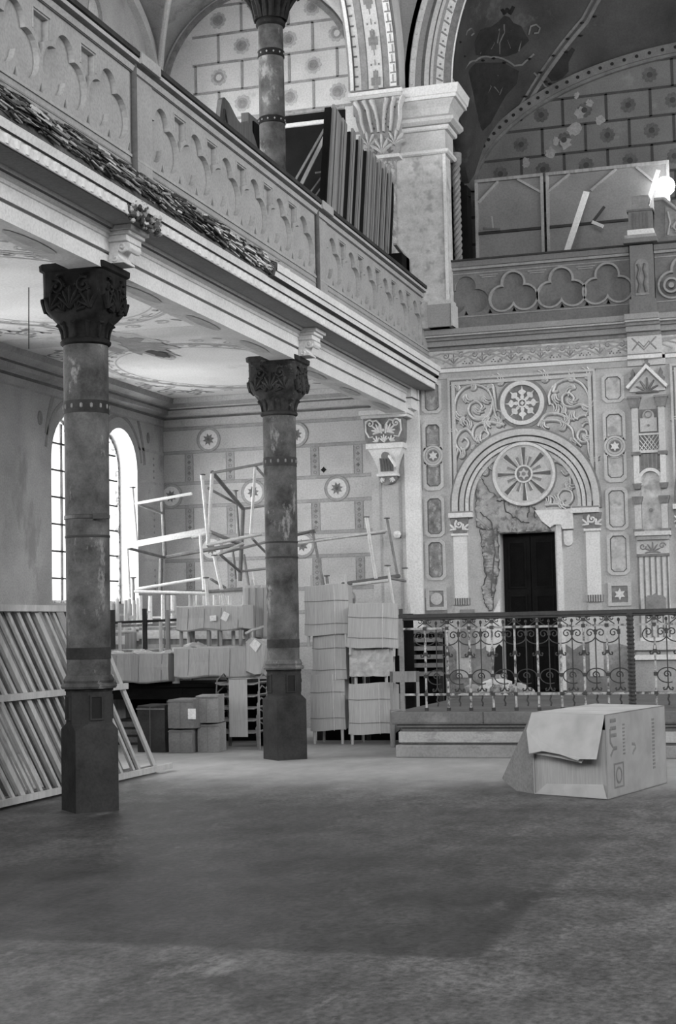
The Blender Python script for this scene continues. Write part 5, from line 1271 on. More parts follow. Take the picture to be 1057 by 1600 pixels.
# carved gable right of the post
b = MB(TB)
b.prism([(-2.24, 7.0), (-1.0, 7.0), (-1.0, 7.25), (-1.9, 7.45), (-2.10, 7.65), (-2.24, 7.66)], -.1, 0, M['balcony']); b.prism([(-2.10, 7.10), (-1.2, 7.10), (-1.8, 7.38), (-2.08, 7.56)], 0, .006, M['mid_line'])
b.stroke([(-2.24, 7.66), (-2.10, 7.66), (-1.9, 7.47), (-1.6, 7.36), (-1.0, 7.27)], .03, .04, M['balcony_edge']); scroll(b, -1.9, 7.23, .09, 1, 1, M['balcony_edge'], hw=.02, h=.03); b.stroke([(-2.06, 7.12), (-2.02, 7.3), (-2.05, 7.46)], .02, .03, M['balcony_edge'])
b.build('gable', cb)
# pinned circle medallion at far right of the front
b = MB(TB); b.ring(-2.03, 6.38, .085, .115, 0, .04, M['balcony_edge'], 24); b.disc(-2.03, 6.38, .04, 0, .03, M['balcony_edge'], 14); b.build('roundel', cb)

# ---- stored board panels behind the chancel balcony
def board_panel(x0, x1, label, brackets):
    t = thing('board_panel', label, 'panel', ((x0 + x1) / 2, 24.4, 5.9), 'board panels stored behind the chancel balcony')
    def T(u, v, w_): return (u, 24.40 - w_ + (v - 5.9) * .04, v)
    b = MB(T); b.box(x0, x1, 5.9, 8.53, -.02, 0, M['board']); b.build('board', t)
    b = MB(T); f = .045
    b.box(x0, x0 + f, 5.9, 8.55, 0, .045, M['board_edge']); b.box(x1 - f, x1, 5.9, 8.55, 0, .045, M['board_edge']); b.box(x0, x1, 8.50, 8.55, 0, .05, M['wood_mid']); b.build('frame', t)
    b = MB(T); b.box(x0 + f, x1 - f, 7.66, 7.70, 0, .035, M['wood_dark']); b.build('rail', t)
    for u0, v0, u1, v1 in brackets:
        b = MB(T); P = Vector((u0, v0)); Q = Vector((u1, v1)); n_ = (Q - P).normalized(); n_ = Vector((-n_.y, n_.x)) * .018
        b.prism([(P + n_)[:], (Q + n_)[:], (Q - n_)[:], (P - n_)[:]], 0, .035, M['board_edge']); b.build('brace', t)
board_panel(-5.13, -4.04, 'grey boarded panel with corner braces beside the twisted colonnette', [(-5.08, 8.18, -4.75, 8.50), (-4.45, 8.50, -4.08, 8.25)])
board_panel(-4.00, -2.10, 'wide grey boarded panel with corner braces right of the first panel', [(-3.96, 8.25, -3.62, 8.50), (-3.30, 8.20, -2.90, 8.50), (-2.6, 8.50, -2.35, 8.25)])
b = MB(); b.bar(tuple(at(1, 23.85, 884, 400)), tuple(at(1, 24.2, 917, 300)), .09, .03, M['white'], up=(0, 1, 0)); tag(b.build('white_plank'), 'white painted plank leaning against the wide board panel', 'plank')
b = MB(); b.bar(tuple(at(1, 24.1, 1012, 320)), tuple(at(1, 24.3, 1029, 266)), .06, .03, M['white'], up=(0, 1, 0)); tag(b.build('white_plank'), 'short white plank end beside the bright lamp above the turret post', 'plank')
b = MB(); P = at(1, 24.2, 930, 345); b.bar(tuple(at(1, 24.25, 945, 323)), tuple(at(1, 24.2, 926, 348)), .04, .03, M['wood_dark'], up=(0, 1, 0)); b.bar(tuple(at(1, 24.2, 926, 347)), tuple(at(1, 24.18, 943, 354)), .05, .04, M['whiteworn'], up=(0, 1, 0)); tag(b.build('wood_offcut'), 'broken wooden offcut caught on the rail of the wide board panel', 'offcut')
b = MB(); b.bar(tuple(at(1, 24.3, 755, 357)), tuple(at(1, 24.3, 782, 358)), .03, .02, M['dark_line'], up=(0, 1, 0)); b.bar(tuple(at(1, 24.32, 769, 338)), tuple(at(1, 24.3, 771, 357)), .02, .02, M['wood_mid'], up=(0, 1, 0)); tag(b.build('wood_offcut'), 'thin splinter of wood lying on the rail of the first board panel', 'offcut')
b = MB(); b.loft([[(x, y, z) for x, y in ((-5.40, 24.0), (-5.16, 24.0), (-5.16, 24.3), (-5.40, 24.3))] for z in (5.9, 8.35)], M['wood_black']); b.lathe(-5.27, 24.15, [(.1, 8.35), (.14, 8.2), (.02, 8.45)], M['wood_black'], 10)
tag(b.build('dark_recess_fill'), 'narrow black block filling the dark recess behind the twisted colonnette', 'infill')  # black block paints in the dark of the recess

# lit lamp on the chancel wall
l = thing('wall_lamp', 'glaring round lamp lit against the chancel wall at the right edge', 'lamp', tuple(at(1, 24.7, 1046, 292)))
P = at(1, 24.25, 1040, 291)
b = MB(); b.lathe(P.x, P.y, [(.002, P.z - .15), (.075, P.z - .13), (.13, P.z - .075), (.15, P.z), (.13, P.z + .075), (.075, P.z + .13), (.002, P.z + .15)], M['glow'], 20); b.build('globe', l, smooth=True)
b = MB(); b.bar((P.x, P.y + .12, P.z + .02), (P.x, 24.99, P.z + .3), .03, .03, M['wood_dark']); b.build('arm', l)
ld = bpy.data.lights.new('lamp_light', 'POINT'); ld.energy = LAMP_W; ld.shadow_soft_size = .16; lo = bpy.data.objects.new('lamp_light', ld); lo.location = (P.x, P.y - .02, P.z + .0); C.objects.link(lo)

# ================================================================ THINGS STORED ON THE GALLERY
# tall dark door leaves standing edge-on
YB = [19.70, 20.13, 20.60, 20.98, 21.42, 21.72, 22.0, 22.30, 22.60]
lab = ['thick pale door leaf edge-on, tallest and nearest of the leaning row', 'door leaf second in the leaning row on the gallery', 'door leaf third in the leaning row on the gallery', 'door leaf fourth in the leaning row on the gallery', 'door leaf fifth in the leaning row, below the leafy capital', 'door leaf sixth in the leaning row, below the leafy capital', 'door leaf seventh in the leaning row on the gallery', 'door leaf second from the pier in the leaning row', 'brown door leaf nearest the marbled pier in the leaning row']
proto = None
def make_leaf_board():
    t = bpy.data.objects.new('door_leaf_panel', None); C.objects.link(t); WORLD[t.name] = Vector((0, 0, 0))
    b = MB(); b.box(-.12, -.032, -.02, .46, .02, 2.84, M['wood_black']); o1 = b.build('panel', t)  # black backing paints the gaps between the leaves dark
    b = MB(); b.box(-.03, .0, .0, .17, 0, 2.9, M['wood_stile']); b.box(-.03, .004, .05, .062, .02, 2.88, M['wood_dark']); o2 = b.build('stile', t)
    return t
def copy_tree(o, parent=None):
    c = o.copy(); C.objects.link(c)
    if parent: c.parent = parent
    for ch in list(o.children): copy_tree(ch, c)
    return c
src = make_leaf_board()
for i, y in enumerate(YB):
    o = src if i == 0 else copy_tree(src)
    o.location = (-5.98 - .004 * i, y - .68, 5.52); o.rotation_euler = (R_(-13.4), 0, 0)
    o['label'] = lab[i]; o['category'] = 'door leaf'; o['group'] = 'door leaves leaning in a row on the gallery'
    o.scale = ((1, 1.9, 1.02) if i == 0 else (1, 1.15 if i in (1, 4) else .85, 1.0 if i < 4 else .985))
# black board with white frame strip
t = thing('blackboard', 'large black board with a pale frame strip behind the gallery column', 'board', (-7.2, 22.4, 5.5))
b = MB(); b.box(-8.1, -6.62, 22.35, 22.38, 5.5, 9.22, M['wood_black']); b.build('board', t)
b = MB(); b.bar((-7.75, 22.33, 9.06), (-6.68, 22.33, 9.06), .05, .055, M['whiteworn']); b.bar((-8.1, 22.33, 9.24), (-6.62, 22.33, 9.24), .05, .03, M['wood_mid']); b.build('frame_strip', t)
t = thing('broken_frame', 'broken pale window frame leaning in front of the black board', 'frame', tuple(at(1, 21, 462, 320)))
b = MB(); b.bar(tuple(at(1, 20.8, 455, 320)), tuple(at(1, 21, 515, 199)), .04, .05, M['wood_pale']); b.build('stile', t)
b = MB(); b.bar(tuple(at(1, 20.9, 440, 320)), tuple(at(1, 21, 510, 197)), .03, .03, M['wood_mid']); b.build('stile', t)
b = MB(); b.tube([tuple(at(1, 21, x, y)) for x, y in ((520, 212), (516, 240), (512, 262), (508, 285), (503, 305), (495, 320))], .014, M['whiteworn'], 6); b.build('splintered_edge', t)
for a_, c_ in (((482, 305), (506, 272)), ((490, 310), (506, 288)), ((493, 270), (508, 268))):
    b = MB(); b.bar(tuple(at(1, 21.05, *a_)), tuple(at(1, 21.1, *c_)), .02, .02, M['wood_mid']); b.build('glazing_bar', t)
# carved bench end and dark slab left of the gallery column
b = MB(lambda u, v, w_: (-7.0 + w_, u, v))
b.prism([(17.2, 5.5), (18.1, 8.05 + .02), (18.18, 8.12), (18.35, 8.10), (18.62, 7.98), (18.75, 7.96), (18.98, 8.06), (19.15, 8.02), (19.5, 7.7), (19.5, 5.5)], 0, .06, M['bench'])
b.stroke([(18.0, 7.2), (18.16, 7.95), (18.3, 7.7)], .03, .02, M['wood_dark'], w0=.06)
tag(b.build('carved_bench_end', bevel=.01), 'carved wooden bench end with curved top left of the gallery column', 'bench end')
b = MB(); b.box(-7.1, -7.0, 19.2, 19.7, 5.5, 8.25, M['bench']); b.box(-7.0, -6.98, 19.35, 19.7, 5.5, 8.18, M['wood_black']); tag(b.build('dark_slab'), 'dark upright slab between bench end and gallery column', 'slab')
b = MB(); b.box(-6.3, -5.8, 22.35, 22.8, 6.62, 6.98, M['wood_black']); b.bar((-5.86, 22.2, 7.08), (-5.84, 22.8, 6.98), .05, .03, M['wood_mid']); b.box(-5.84, -5.80, 22.62, 22.78, 6.62, 6.98, M['wood_mid']); tag(b.build('open_crate'), 'small dark open crate resting at the end of the gallery rail', 'crate')
# wire hanging from the aisle ceiling
b = MB(); b.tube([tuple(at(0, -8.0, *q)) for q in ((44, 395), (45, 450), (45, 545))] , .006, M['cable'], 5); tag(b.build('hanging_wire'), 'thin wire hanging from the aisle ceiling left of the front column', 'wire')
# ================================================================ PLATFORM AND RAILING
PT = .53
t = thing('platform', 'raised stone platform with projecting slab edge before the ornamented wall', 'platform', (0, 18.3, 0))
b = MB(); b.box(-4.90, 8, 18.36, 23.38, 0, PT - .02, M['stone_step_dark']); b.build('body', t)
b = MB(); b.box(-5.00, 8, 18.26, 23.38, .385, PT, M['stone_step_dark']); b.box(-4.95, 8, 18.31, 19, .345, .385, M['stone_step_dark']); b.build('edge_slab', t, bevel=.012)
b = MB(); b.box(-4.93, 8, 18.30, 18.5, .17, .30, M['stone_step']); b.box(-4.90, 8, 18.33, 18.5, .145, .17, M['stone_step_dark']); b.box(-4.96, 8, 18.27, 18.5, .0, .145, M['stone2']); b.build('base_course', t, bevel=.012)
b = MB()
for x in (-3.9, -3.0, -1.4, .2): b.box(x - .006, x + .006, 18.255, 18.26, .39, PT, M['rubble_edge'])
b.box(-4.99, 8, 18.255, 18.262, .40, .41, M['dark_line'])
b.build('joint', t)
r = thing('iron_railing', 'wrought-iron railing with scrollwork along the platform edge', 'railing', (-3.5, 18.45, PT))
RY = 18.45
b = MB(); b.box(-4.93, 8, RY - .03, RY + .03, 1.625, 1.675, M['iron']); b.box(-4.9, 8, RY - .022, RY + .022, 1.60, 1.625, M['iron']); b.build('handrail', r, bevel=.006)
for z in (1.500, .725):
    b = MB(); b.box(-4.88, 8, RY - .012, RY + .012, z - .013, z + .013, M['iron_worn']); b.build('cross_bar', r)
for x, m, rr in ((-4.905, M['mid_line'], .024), (-2.205, M['iron'], .032), (.5, M['iron'], .032)):
    b = MB(); b.box(x - rr, x + rr, RY - rr, RY + rr, PT, 1.66, m)
    if x < -4: b.box(x - .02, x + .02, RY - .02, RY + .02, 1.66, 1.74, M['iron'])
    else:
        for k in range(24): b.lathe(x, RY, [(rr * 1.2, PT + .02 + k * .045), (rr * 1.45, PT + .035 + k * .045), (rr * 1.2, PT + .05 + k * .045)], m, 8)
    b.build('post', r)
def T(u, v, w_): return (u, RY - w_, v)
def tube2(b, pts, rr, m): b.tube([(u, RY, v) for u, v in pts], rr, m, 6)
def unit(x, k):
    """one bay: worn main bar, thin bar beside it, scrolls"""
    b = MB(); b.box(x - .011, x + .011, RY - .011, RY + .011, PT, 1.61, M['iron_worn'])
    for z in (1.57, 1.50, .725, 1.20, .94): b.box(x - .022, x + .022, RY - .02, RY + .02, z - .02, z + .02, M['iron'])
    b.box(x - .02, x + .02, RY - .02, RY + .02, PT, PT + .04, M['iron'])
    b.build('baluster', r)
    xm = x + .135
    b = MB(); tube2(b, [(xm, .80), (xm, 1.545)], .007, M['iron']); b.lathe(xm, RY, [(.002, 1.535), (.016, 1.55), (.016, 1.572), (.002, 1.585)], M['iron'], 8)
    tube2(b, [(xm, .725), (xm + .004, .69), (xm - .008, .655), (xm + .008, .62), (xm, .585)], .010, M['iron'])
    for z in (1.425, ): b.box(xm - .016, xm + .016, RY - .014, RY + .014, z - .03, z + .03, M['iron'])
    b.build('thin_bar', r)
    for s in (-1, 1):
        b = MB(); tube2(b, [(x + s * .090, 1.513), (x + s * .05, 1.540), (x + s * .018, 1.570), (x + s * .022, 1.592), (x + s * .05, 1.606)], .006, M['iron'])
        tube2(b, [(x + s * (.062 + .034 * math.cos(a) * q), 1.578 + .026 * math.sin(a) * q) for a, q in [(.9 + .55 * i, 1 - i * .07) for i in range(12)]], .0055, M['iron']); b.build('upper_scroll', r, smooth=True)
        b = MB(); tube2(b, [(x + s * (.005 + .13 * math.sin(a)), 1.385 - .085 * math.cos(a)) for a in [PI * .02 + i * PI * .60 / 10 for i in range(11)]] + [(x + s * (.073 + .050 * q * math.cos(a)), 1.413 + .050 * q * math.sin(a)) for a, q in [(.3 + .62 * i, 1 - i * .065) for i in range(13)]], .0068, M['iron']); b.build('middle_scroll', r, smooth=True)
        b = MB(); tube2(b, [(x + s * .008, 1.26), (x + s * .012, 1.20), (x + s * .03, 1.165), (x + s * .052, 1.165), (x + s * .058, 1.185), (x + s * .045, 1.195)], .009, M['iron']); b.build('leaf_curl', r, smooth=True)
        b = MB(); tube2(b, [(xm, .80), (xm + s * .02, .765), (xm + s * .05, .76), (xm + s * .055, .78), (xm + s * .04, .785)], .009, M['iron']); b.build('foot_curl', r, smooth=True)
    b = MB(); tube2(b, [(xm + .115 * math.cos(a), .925 + .085 * math.sin(a)) for a in [PI * .0 + i * 2 * PI / 22 for i in range(19)]], .0065, M['iron']); b.build('oval_scroll', r, smooth=True)
    b = MB(); tube2(b, spiral(xm - .01, .935, .045, 1.4, -.6, 1, 20), .0075, M['iron']); b.build('curl', r, smooth=True)
k = 0; x = -4.615
while x < .4:
    if abs(x + 2.205) > .1: unit(x, k)
    x += .268; k += 1
b = MB(TE); b.prism([(-2.55, 1.62), (-2.27, 1.62), (-2.27, 1.86), (-2.31, 1.90), (-2.37, 1.90), (-2.41, 1.93), (-2.46, 1.90), (-2.52, 1.90), (-2.55, 1.86)], .05, .11, M['mid_line']); epart('dark_shield', b)  # raised dark shield shape on the fluted pedestal

# rubble on the platform by the door
rnd = random.Random(21)
for i in range(22):
    px_, py_ = rnd.uniform(742, 832), rnd.uniform(1066, 1086); P = at(2, PT, px_, py_)
    if P.y > 23.2: P = Vector((P.x * 23.1 / P.y, 22.6 + .6 * rnd.random(), PT))
    s = rnd.uniform(.05, .13); b = MB(); n = 7
    loops = []
    for q, (kr, kz) in enumerate(((.8, 0), (1.0, .3), (.85, .7), (.35, .95))):
        loops.append([(P.x + s * kr * math.cos(2 * PI * j / n) * (1 + .25 * rnd.uniform(-1, 1)), P.y + s * kr * .8 * math.sin(2 * PI * j / n) * (1 + .25 * rnd.uniform(-1, 1)), PT + s * kz * 1.2 + rnd.uniform(0, .01)) for j in range(n)])
    b.loft(loops, M['rubble'] if i % 3 else M['whiteworn']); tag(b.build('rubble_stone'), 'lump of fallen masonry lying on the platform below the broken door surround', 'rubble', 'fallen masonry on the platform')
b = MB(); P = at(2, PT + .1, 800, 1068); b.loft([[(P.x + a * .20, 23.0 + c * .12, z) for a, c in ((-1, -1), (.9, -1), (1, .8), (.2, 1), (-.8, .9))] for z in (PT, PT + .02, PT + .17)] + [[(P.x + a * .1, 23.0 + c * .06, PT + .21) for a, c in ((-1, -1), (.9, -1), (1, .8), (.2, 1), (-.8, .9))]], M['white']); tag(b.build('plaster_lump'), 'largest white plaster lump on the platform before the dark door', 'plaster lump')

# ================================================================ CARDBOARD BOX
A = Vector((-1.92, 14.07, 0)); B = Vector((-1.56, 15.56, 0)); Cc = Vector((-2.64, 14.47, 0)); D = B + (Cc - A); H = .735
bx = thing('cardboard_box', 'large open cardboard box lying alone on the floor before the railing', 'box', tuple(A))
th = .008
def panel(name, pts, off, m, parent):
    b = MB(); off = Vector(off); b.loft([[tuple(Vector(p)) for p in pts], [tuple(Vector(p) + off) for p in pts]], m); return b.build(name, parent)
up = Vector((0, 0, H)); dl = Vector((0, 0, .004))
nR = Vector((-(B - A).y, (B - A).x, 0)).normalized() * th
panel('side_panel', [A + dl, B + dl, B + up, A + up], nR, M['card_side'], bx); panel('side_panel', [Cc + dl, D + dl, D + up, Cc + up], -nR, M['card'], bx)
panel('back_panel', [B + dl, D + dl, D + up, B + up], (B - A).normalized() * -th, M['card'], bx)
panel('top_panel', [A + up, B + up, D + up, Cc + up], (0, 0, -th), M['card_light'], bx); panel('bottom_panel', [A + dl, B + dl, D + dl, Cc + dl], (0, 0, th), M['card'], bx)
inn = (B - A).normalized(); out = -inn
e = (Cc - A).normalized()
panel('inner_flap', [A + inn * .015 + dl, Cc + inn * .03 + dl, Cc + inn * .03 + Vector((0, 0, .60)), A + inn * .015 + Vector((0, 0, .60))], inn * th, M['card'], bx)
panel('bottom_flap', [A + out * .006 + e * .01 + dl * 2, Cc + out * .0 - e * .02 + dl * 2, Cc + inn * .012 - e * .14 + Vector((0, 0, .10)), A + out * .0 + e * .05 + Vector((0, 0, .13))], inn * th, M['card_light'], bx)
f1 = [A + up + out * .004 + e * .01, A + up - Vector((0, 0, .375)) + out * .15 + e * .045, A + up - Vector((0, 0, .38)) + out * .155 + e * .22, A + up - Vector((0, 0, .395)) + out * .16 + e * .24, A + up - Vector((0, 0, .35)) + out * .14 + e * .45, A + up - Vector((0, 0, .33)) + out * .14 + e * .64, A + up - Vector((0, 0, .36)) + out * .13 + e * .80, A + up - Vector((0, 0, .16)) + out * .06 + e * .86, Cc + up + out * .004]
panel('top_flap', f1, inn * th, M['card_light'], bx)
f2 = [A + up + inn * .01 + e * .02, A + up - Vector((0, 0, .42)) + out * .10 + e * .23, A + up - Vector((0, 0, .385)) + out * .09 + e * .5, A + up - Vector((0, 0, .36)) + out * .08 + e * .8, Cc + up]
panel('second_top_flap', f2, inn * th, M['card_light'], bx)
Lp = at(1, 14.95, 785, 1216); Lq = at(1, 14.92, 790, 1222)
panel('left_flap', [Cc + up, Lp, Lq, at(1, 14.72, 808, 1236), Cc + dl], inn * th, M['card_mid'], bx)  # left flap's shade put into a darker cardboard
def TR(u, v, w_): p = A + inn * u - nR.normalized() * w_; return (p.x, p.y, v)
b = MB(TR)
m = M['card_print']
def letter(segs, uc, zc, s, mb, hw=.017):     # letters turned a quarter: text reads upwards
    for p in segs: mb.stroke([(uc + (.5 - y) * s, zc + (x - .5) * s * .8) for x, y in p], hw, .002, m)
letter([[(0, 1), (.5, .5), (1, 1)], [(.5, .5), (.5, 0)]], .17, .43, .16, b)
letter([[(0, 1), (1, 1)], [(.5, 1), (.5, 0)]], .17, .545, .15, b)
letter([[(.2, 0), (.2, 1)], [(.8, 0), (.8, 1)]], .17, .64, .14, b)
for i in range(9): b.box(.40, .45, .36 + i * .032, .375 + i * .032, 0, .002, M['card_dark'])
b.band([(.16, .08), (.40, .08), (.40, .30), (.16, .30)], [(.18, .095), (.38, .095), (.38, .285), (.18, .285)], 0, .002, M['card_dark'], closed=True); b.arc_band(.28, .19, .055, .075, 0, 2 * PI, 0, .002, M['card_dark'], 20)
b.stroke([(.62, .44), (.70, .43), (.72, .40), (.66, .37), (.64, .34)], .014, .002, M['card_dark'])
for i in range(14): b.box(1.16, 1.22, .17 + i * .034, .19 + i * .034, 0, .002, M['card_dark'])
b.build('printing', bx)
b = MB(lambda u, v, w_: tuple((A + e * u + out * (w_ - .028)).xy) + (v,)); 
for u, z in ((.50, .30), (.32, .27), (.25, .25)): b.disc(u, z, .012, 0, .003, M['black'], 8)
b.build('staple_hole', bx)

# ================================================================ SLATTED FRAMES AT LEFT
def slat_frame(X, y0, n, dy, label, light, zt=1.80, ext=0):
    t = thing('slatted_screen', label, 'frame', (X, y0, 0), 'slatted wooden screens standing beside the front column')
    mm = M['wood_pale'] if light else M['wood_frame2']; sh = .90
    for z, yend in ((1.775, 14.72 + ext), (.975, 15.36 + ext), (.055, 16.50 + ext)):
        b = MB(); b.box(X + .0, X + .035, y0 + (1.775 - z) * sh, yend, z - .03, z + .03, mm); b.build('rail', t)
    y = 14.60 + ext; k = 0
    while y > y0 and k < n:
        b = MB(); zz = 1.76; b.bar((X - .018, y - .02, zz), (X - .018, y + (zz - .03) * sh, .03), .03, .038 if (k % 5) else .062, mm, up=(0, 1, 0))
        b.build('slat', t); y -= (.40, .14, .30, .16)[k] if k < 4 else dy; k += 1
slat_frame(-7.07, 9.6, 30, .178, 'outermost slatted screen with pale diagonal slats beside the front column', True)
slat_frame(-7.16, 9.6, 30, .150, 'middle slatted screen, seen through the outermost one', False, ext=-.25)
slat_frame(-7.26, 9.6, 26, .165, 'innermost slatted screen of the three, nearest the windows', False, ext=-.45)

# ================================================================ WRAPPED FURNITURE
def wrapped_chair(x, y, z, rz, label, w=.56, hb=.62, tilt=0, low=.17, cov=None, legs=.45, group='cardboard-wrapped chairs stacked behind the far column', sheet_dx=0, m=None, top_legs=0):
    t = thing('wrapped_chair', label, 'chair', (x, y, z), group); m = m or M['card']
    WORLD[t.name] = Vector((0, 0, 0)); t.rotation_euler = (0, R_(tilt), rz)
    hw = w / 2 - .05
    for sx in (-1, 1):
        for yy in (-.20, .22):
            b = MB(); b.tube([(sx * hw, yy, legs), (sx * (hw + .01), yy + (.015 if yy > 0 else -.015), 0)], .022, M['wood_pale'], 8, rf=lambda q: 1.1 - .25 * q); b.build('leg', t, smooth=True)
    b = MB(); b.box(-w / 2 + .03, w / 2 - .03, -.19, .26, legs - .03, legs + .19, M['card_dark']); b.build('wrapped_seat', t)
    b = MB(); n = 10; L0 = []; L1 = []
    for i in range(n + 1):
        u = -w / 2 + w * i / n; d = -.27 + .05 * (abs(2 * i / n - 1) ** 3); L0.append((u, d)); L1.append((u, d + .012))
    lp = []
    for zz, kx in ((low, 1.04), (low + hb * .35, 1.0), (low + hb * .7, 1.01), (low + hb, .98)):
        lp.append([(u * kx + sheet_dx, v, zz + .012 * math.sin(u * 9)) for u, v in L0] + [(u * kx + sheet_dx, v, zz + .012 * math.sin(u * 9)) for u, v in reversed(L1)])
    b.loft(lp, m); b.add([(sx * w / 2 * 1.0 + sheet_dx, yv, zv) for sx in (1,) for yv, zv in ((-.22, low), (.02, low + .04), (.02, low + hb - .03), (-.22, low + hb))], [(0, 1, 2, 3)], m)
    b.build('cardboard_cover', t)
    b = MB()
    for q in (.22, .68): b.tube([(-w / 2 * 1.02 + sheet_dx, -.235, low + hb * q), (-w / 4 + sheet_dx, -.285, low + hb * q - .005), (w / 4 + sheet_dx, -.285, low + hb * q + .008), (w / 2 * 1.02 + sheet_dx, -.235, low + hb * q)], .0035, M['string_dark'], 5)
    b.tube([(w * .22 + sheet_dx, -.287, low), (w * .2 + sheet_dx, -.287, low + hb)], .0035, M['stringm'], 5); b.build('string', t)
    if top_legs:
        for sx in (-1, 1):
            b = MB(); b.tube([(sx * hw, -.1, low + hb - .2), (sx * hw * .95, -.1, low + hb + top_legs)], .018, M['wood_pale'], 8); b.build('leg', t, smooth=True)
    return t
px0 = -6.42
wrapped_chair(px0 - .02, 20.55, 0, .02, 'lowest wrapped chair of the narrow stack just right of the far column', w=.47, hb=.74, low=.18)
wrapped_chair(px0 + .02, 20.55, .64, .0, 'middle wrapped chair of the narrow stack just right of the far column', w=.46, hb=.62, low=.20)
wrapped_chair(px0, 20.50, 1.28, .05, 'topmost wrapped chair right of the far column, its sheet standing tallest', w=.60, hb=.66, low=.16, m=M['card'], top_legs=.14)
wrapped_chair(-5.80, 20.45, 0, -.03, 'lowest wrapped chair of the wide stack beside the railing end', w=.62, hb=.66, low=.14)
t = wrapped_chair(-5.84, 20.55, .64, .04, 'plastic-wrapped chair in the middle of the stack beside the railing end', w=.50, hb=.34, low=.26, m=M['card_light'])
b = MB(); rnd = random.Random(2); n = 12; lp = []
for j in range(7): lp.append([(-.27 + .54 * i / n, -.285 - .018 * rnd.random(), .24 + .36 * j / 6 + .012 * rnd.random()) for i in range(n + 1)])
vs = [p for l_ in lp for p in l_]; b.add(vs, [(j * (n + 1) + i, j * (n + 1) + i + 1, (j + 1) * (n + 1) + i + 1, (j + 1) * (n + 1) + i) for j in range(6) for i in range(n)], M['foil']); b.build('crumpled_wrapping', t)
wrapped_chair(-5.80, 20.42, 1.16, .12, 'topmost wrapped chair beside the railing end, its wide sheet hanging askew', w=.66, hb=.58, low=.10, tilt=3)
b = MB(); b.box(-6.78, -5.42, 21.0, 21.04, 0, 1.70, M['wood_black']); b.box(-6.80, -6.74, 20.97, 21.0, 0, 1.74, M['wood_dark']); b.box(-6.1, -6.04, 20.97, 21.0, 0, 1.74, M['wood_dark']); tag(b.build('dark_gap_sheet'), 'tall black sheet added behind the two stacks of wrapped chairs to darken the gaps', 'board')  # black sheet added to paint the gaps between the stacks dark
# chairs standing behind: bare legs and backs
def bare_chair(x, y, z, rz, label, flip=False, mm=None, group=None, h=.9, white=False):
    t = thing('wooden_chair', label, 'chair', (x, y, z), group); WORLD[t.name] = Vector((0, 0, 0)); mm = mm or M['wood_pale']
    t.rotation_euler = (PI if flip else 0, 0, rz)
    for sx in (-1, 1):
        for sy in (-1, 1):
            b = MB(); b.tube([(sx * .17, sy * .17, .42), (sx * .175, sy * .175, 0)], .030, mm, 10, rf=lambda q: 1.0 - .1 * q); b.build('leg', t, smooth=True)
    b = MB(); b.box(-.2, .2, -.2, .2, .42, .46, mm); b.build('seat', t, bevel=.008)
    b = MB()
    for sx in (-1, 1): b.box(sx * .17 - .012, sx * .17 + .012, -.17, .17, .22, .25, mm)
    b.box(-.17, .17, -.185, -.165, .30, .33, mm); b.build('stretcher', t)
    if h > .5:
        b = MB(); b.box(-.19, -.15, .17, .2, .46, h, mm); b.box(.15, .19, .17, .2, .46, h, mm); b.box(-.19, .19, .17, .195, h - .14, h, mm); b.build('backrest', t)
    return t
# ---- dark trestle of stored tables holding the bundles
t = thing('dark_table', 'low black table buried under the cardboard bundles between the columns', 'table', (-8.5, 20.6, 0))
b = MB(); b.box(-9.75, -7.15, 19.95, 21.4, .78, .83, M['wood_black']); b.box(-9.7, -7.2, 20.0, 20.05, .62, .78, M['wood_black']); b.build('tabletop', t)
for x in (-9.65, -8.4, -7.25):
    for y in (20.02, 21.3): b = MB(); b.bar((x, y, .78), (x, y, 0), .06, .06, M['wood_black']); b.build('leg', t)
b = MB(); b.box(-9.5, -7.4, 20.9, 20.95, 0, .6, M['wood_black']); b.build('back_board', t)
for i, (x, y, z, w_, h_, lab_) in enumerate(((-9.1, 20.3, .0, .55, .35, 'dark crate pushed under the black table at its left end'), (-8.55, 20.45, .40, .30, .22, 'small dark crate higher under the black table'))):
    tt = thing('dark_crate', lab_, 'crate', (x, y, z)); b = MB(); b.box(x - w_ / 2, x + w_ / 2, y - .2, y + .2, z, z + h_, M['wood_dark']); b.build('body', tt); b = MB()
    for q in range(3): b.box(x - w_ / 2 - .01, x + w_ / 2 + .01, y - .215, y - .2, z + h_ * (.1 + q * .3), z + h_ * (.3 + q * .3), M['card_dark']); 
    b.build('slat', tt)
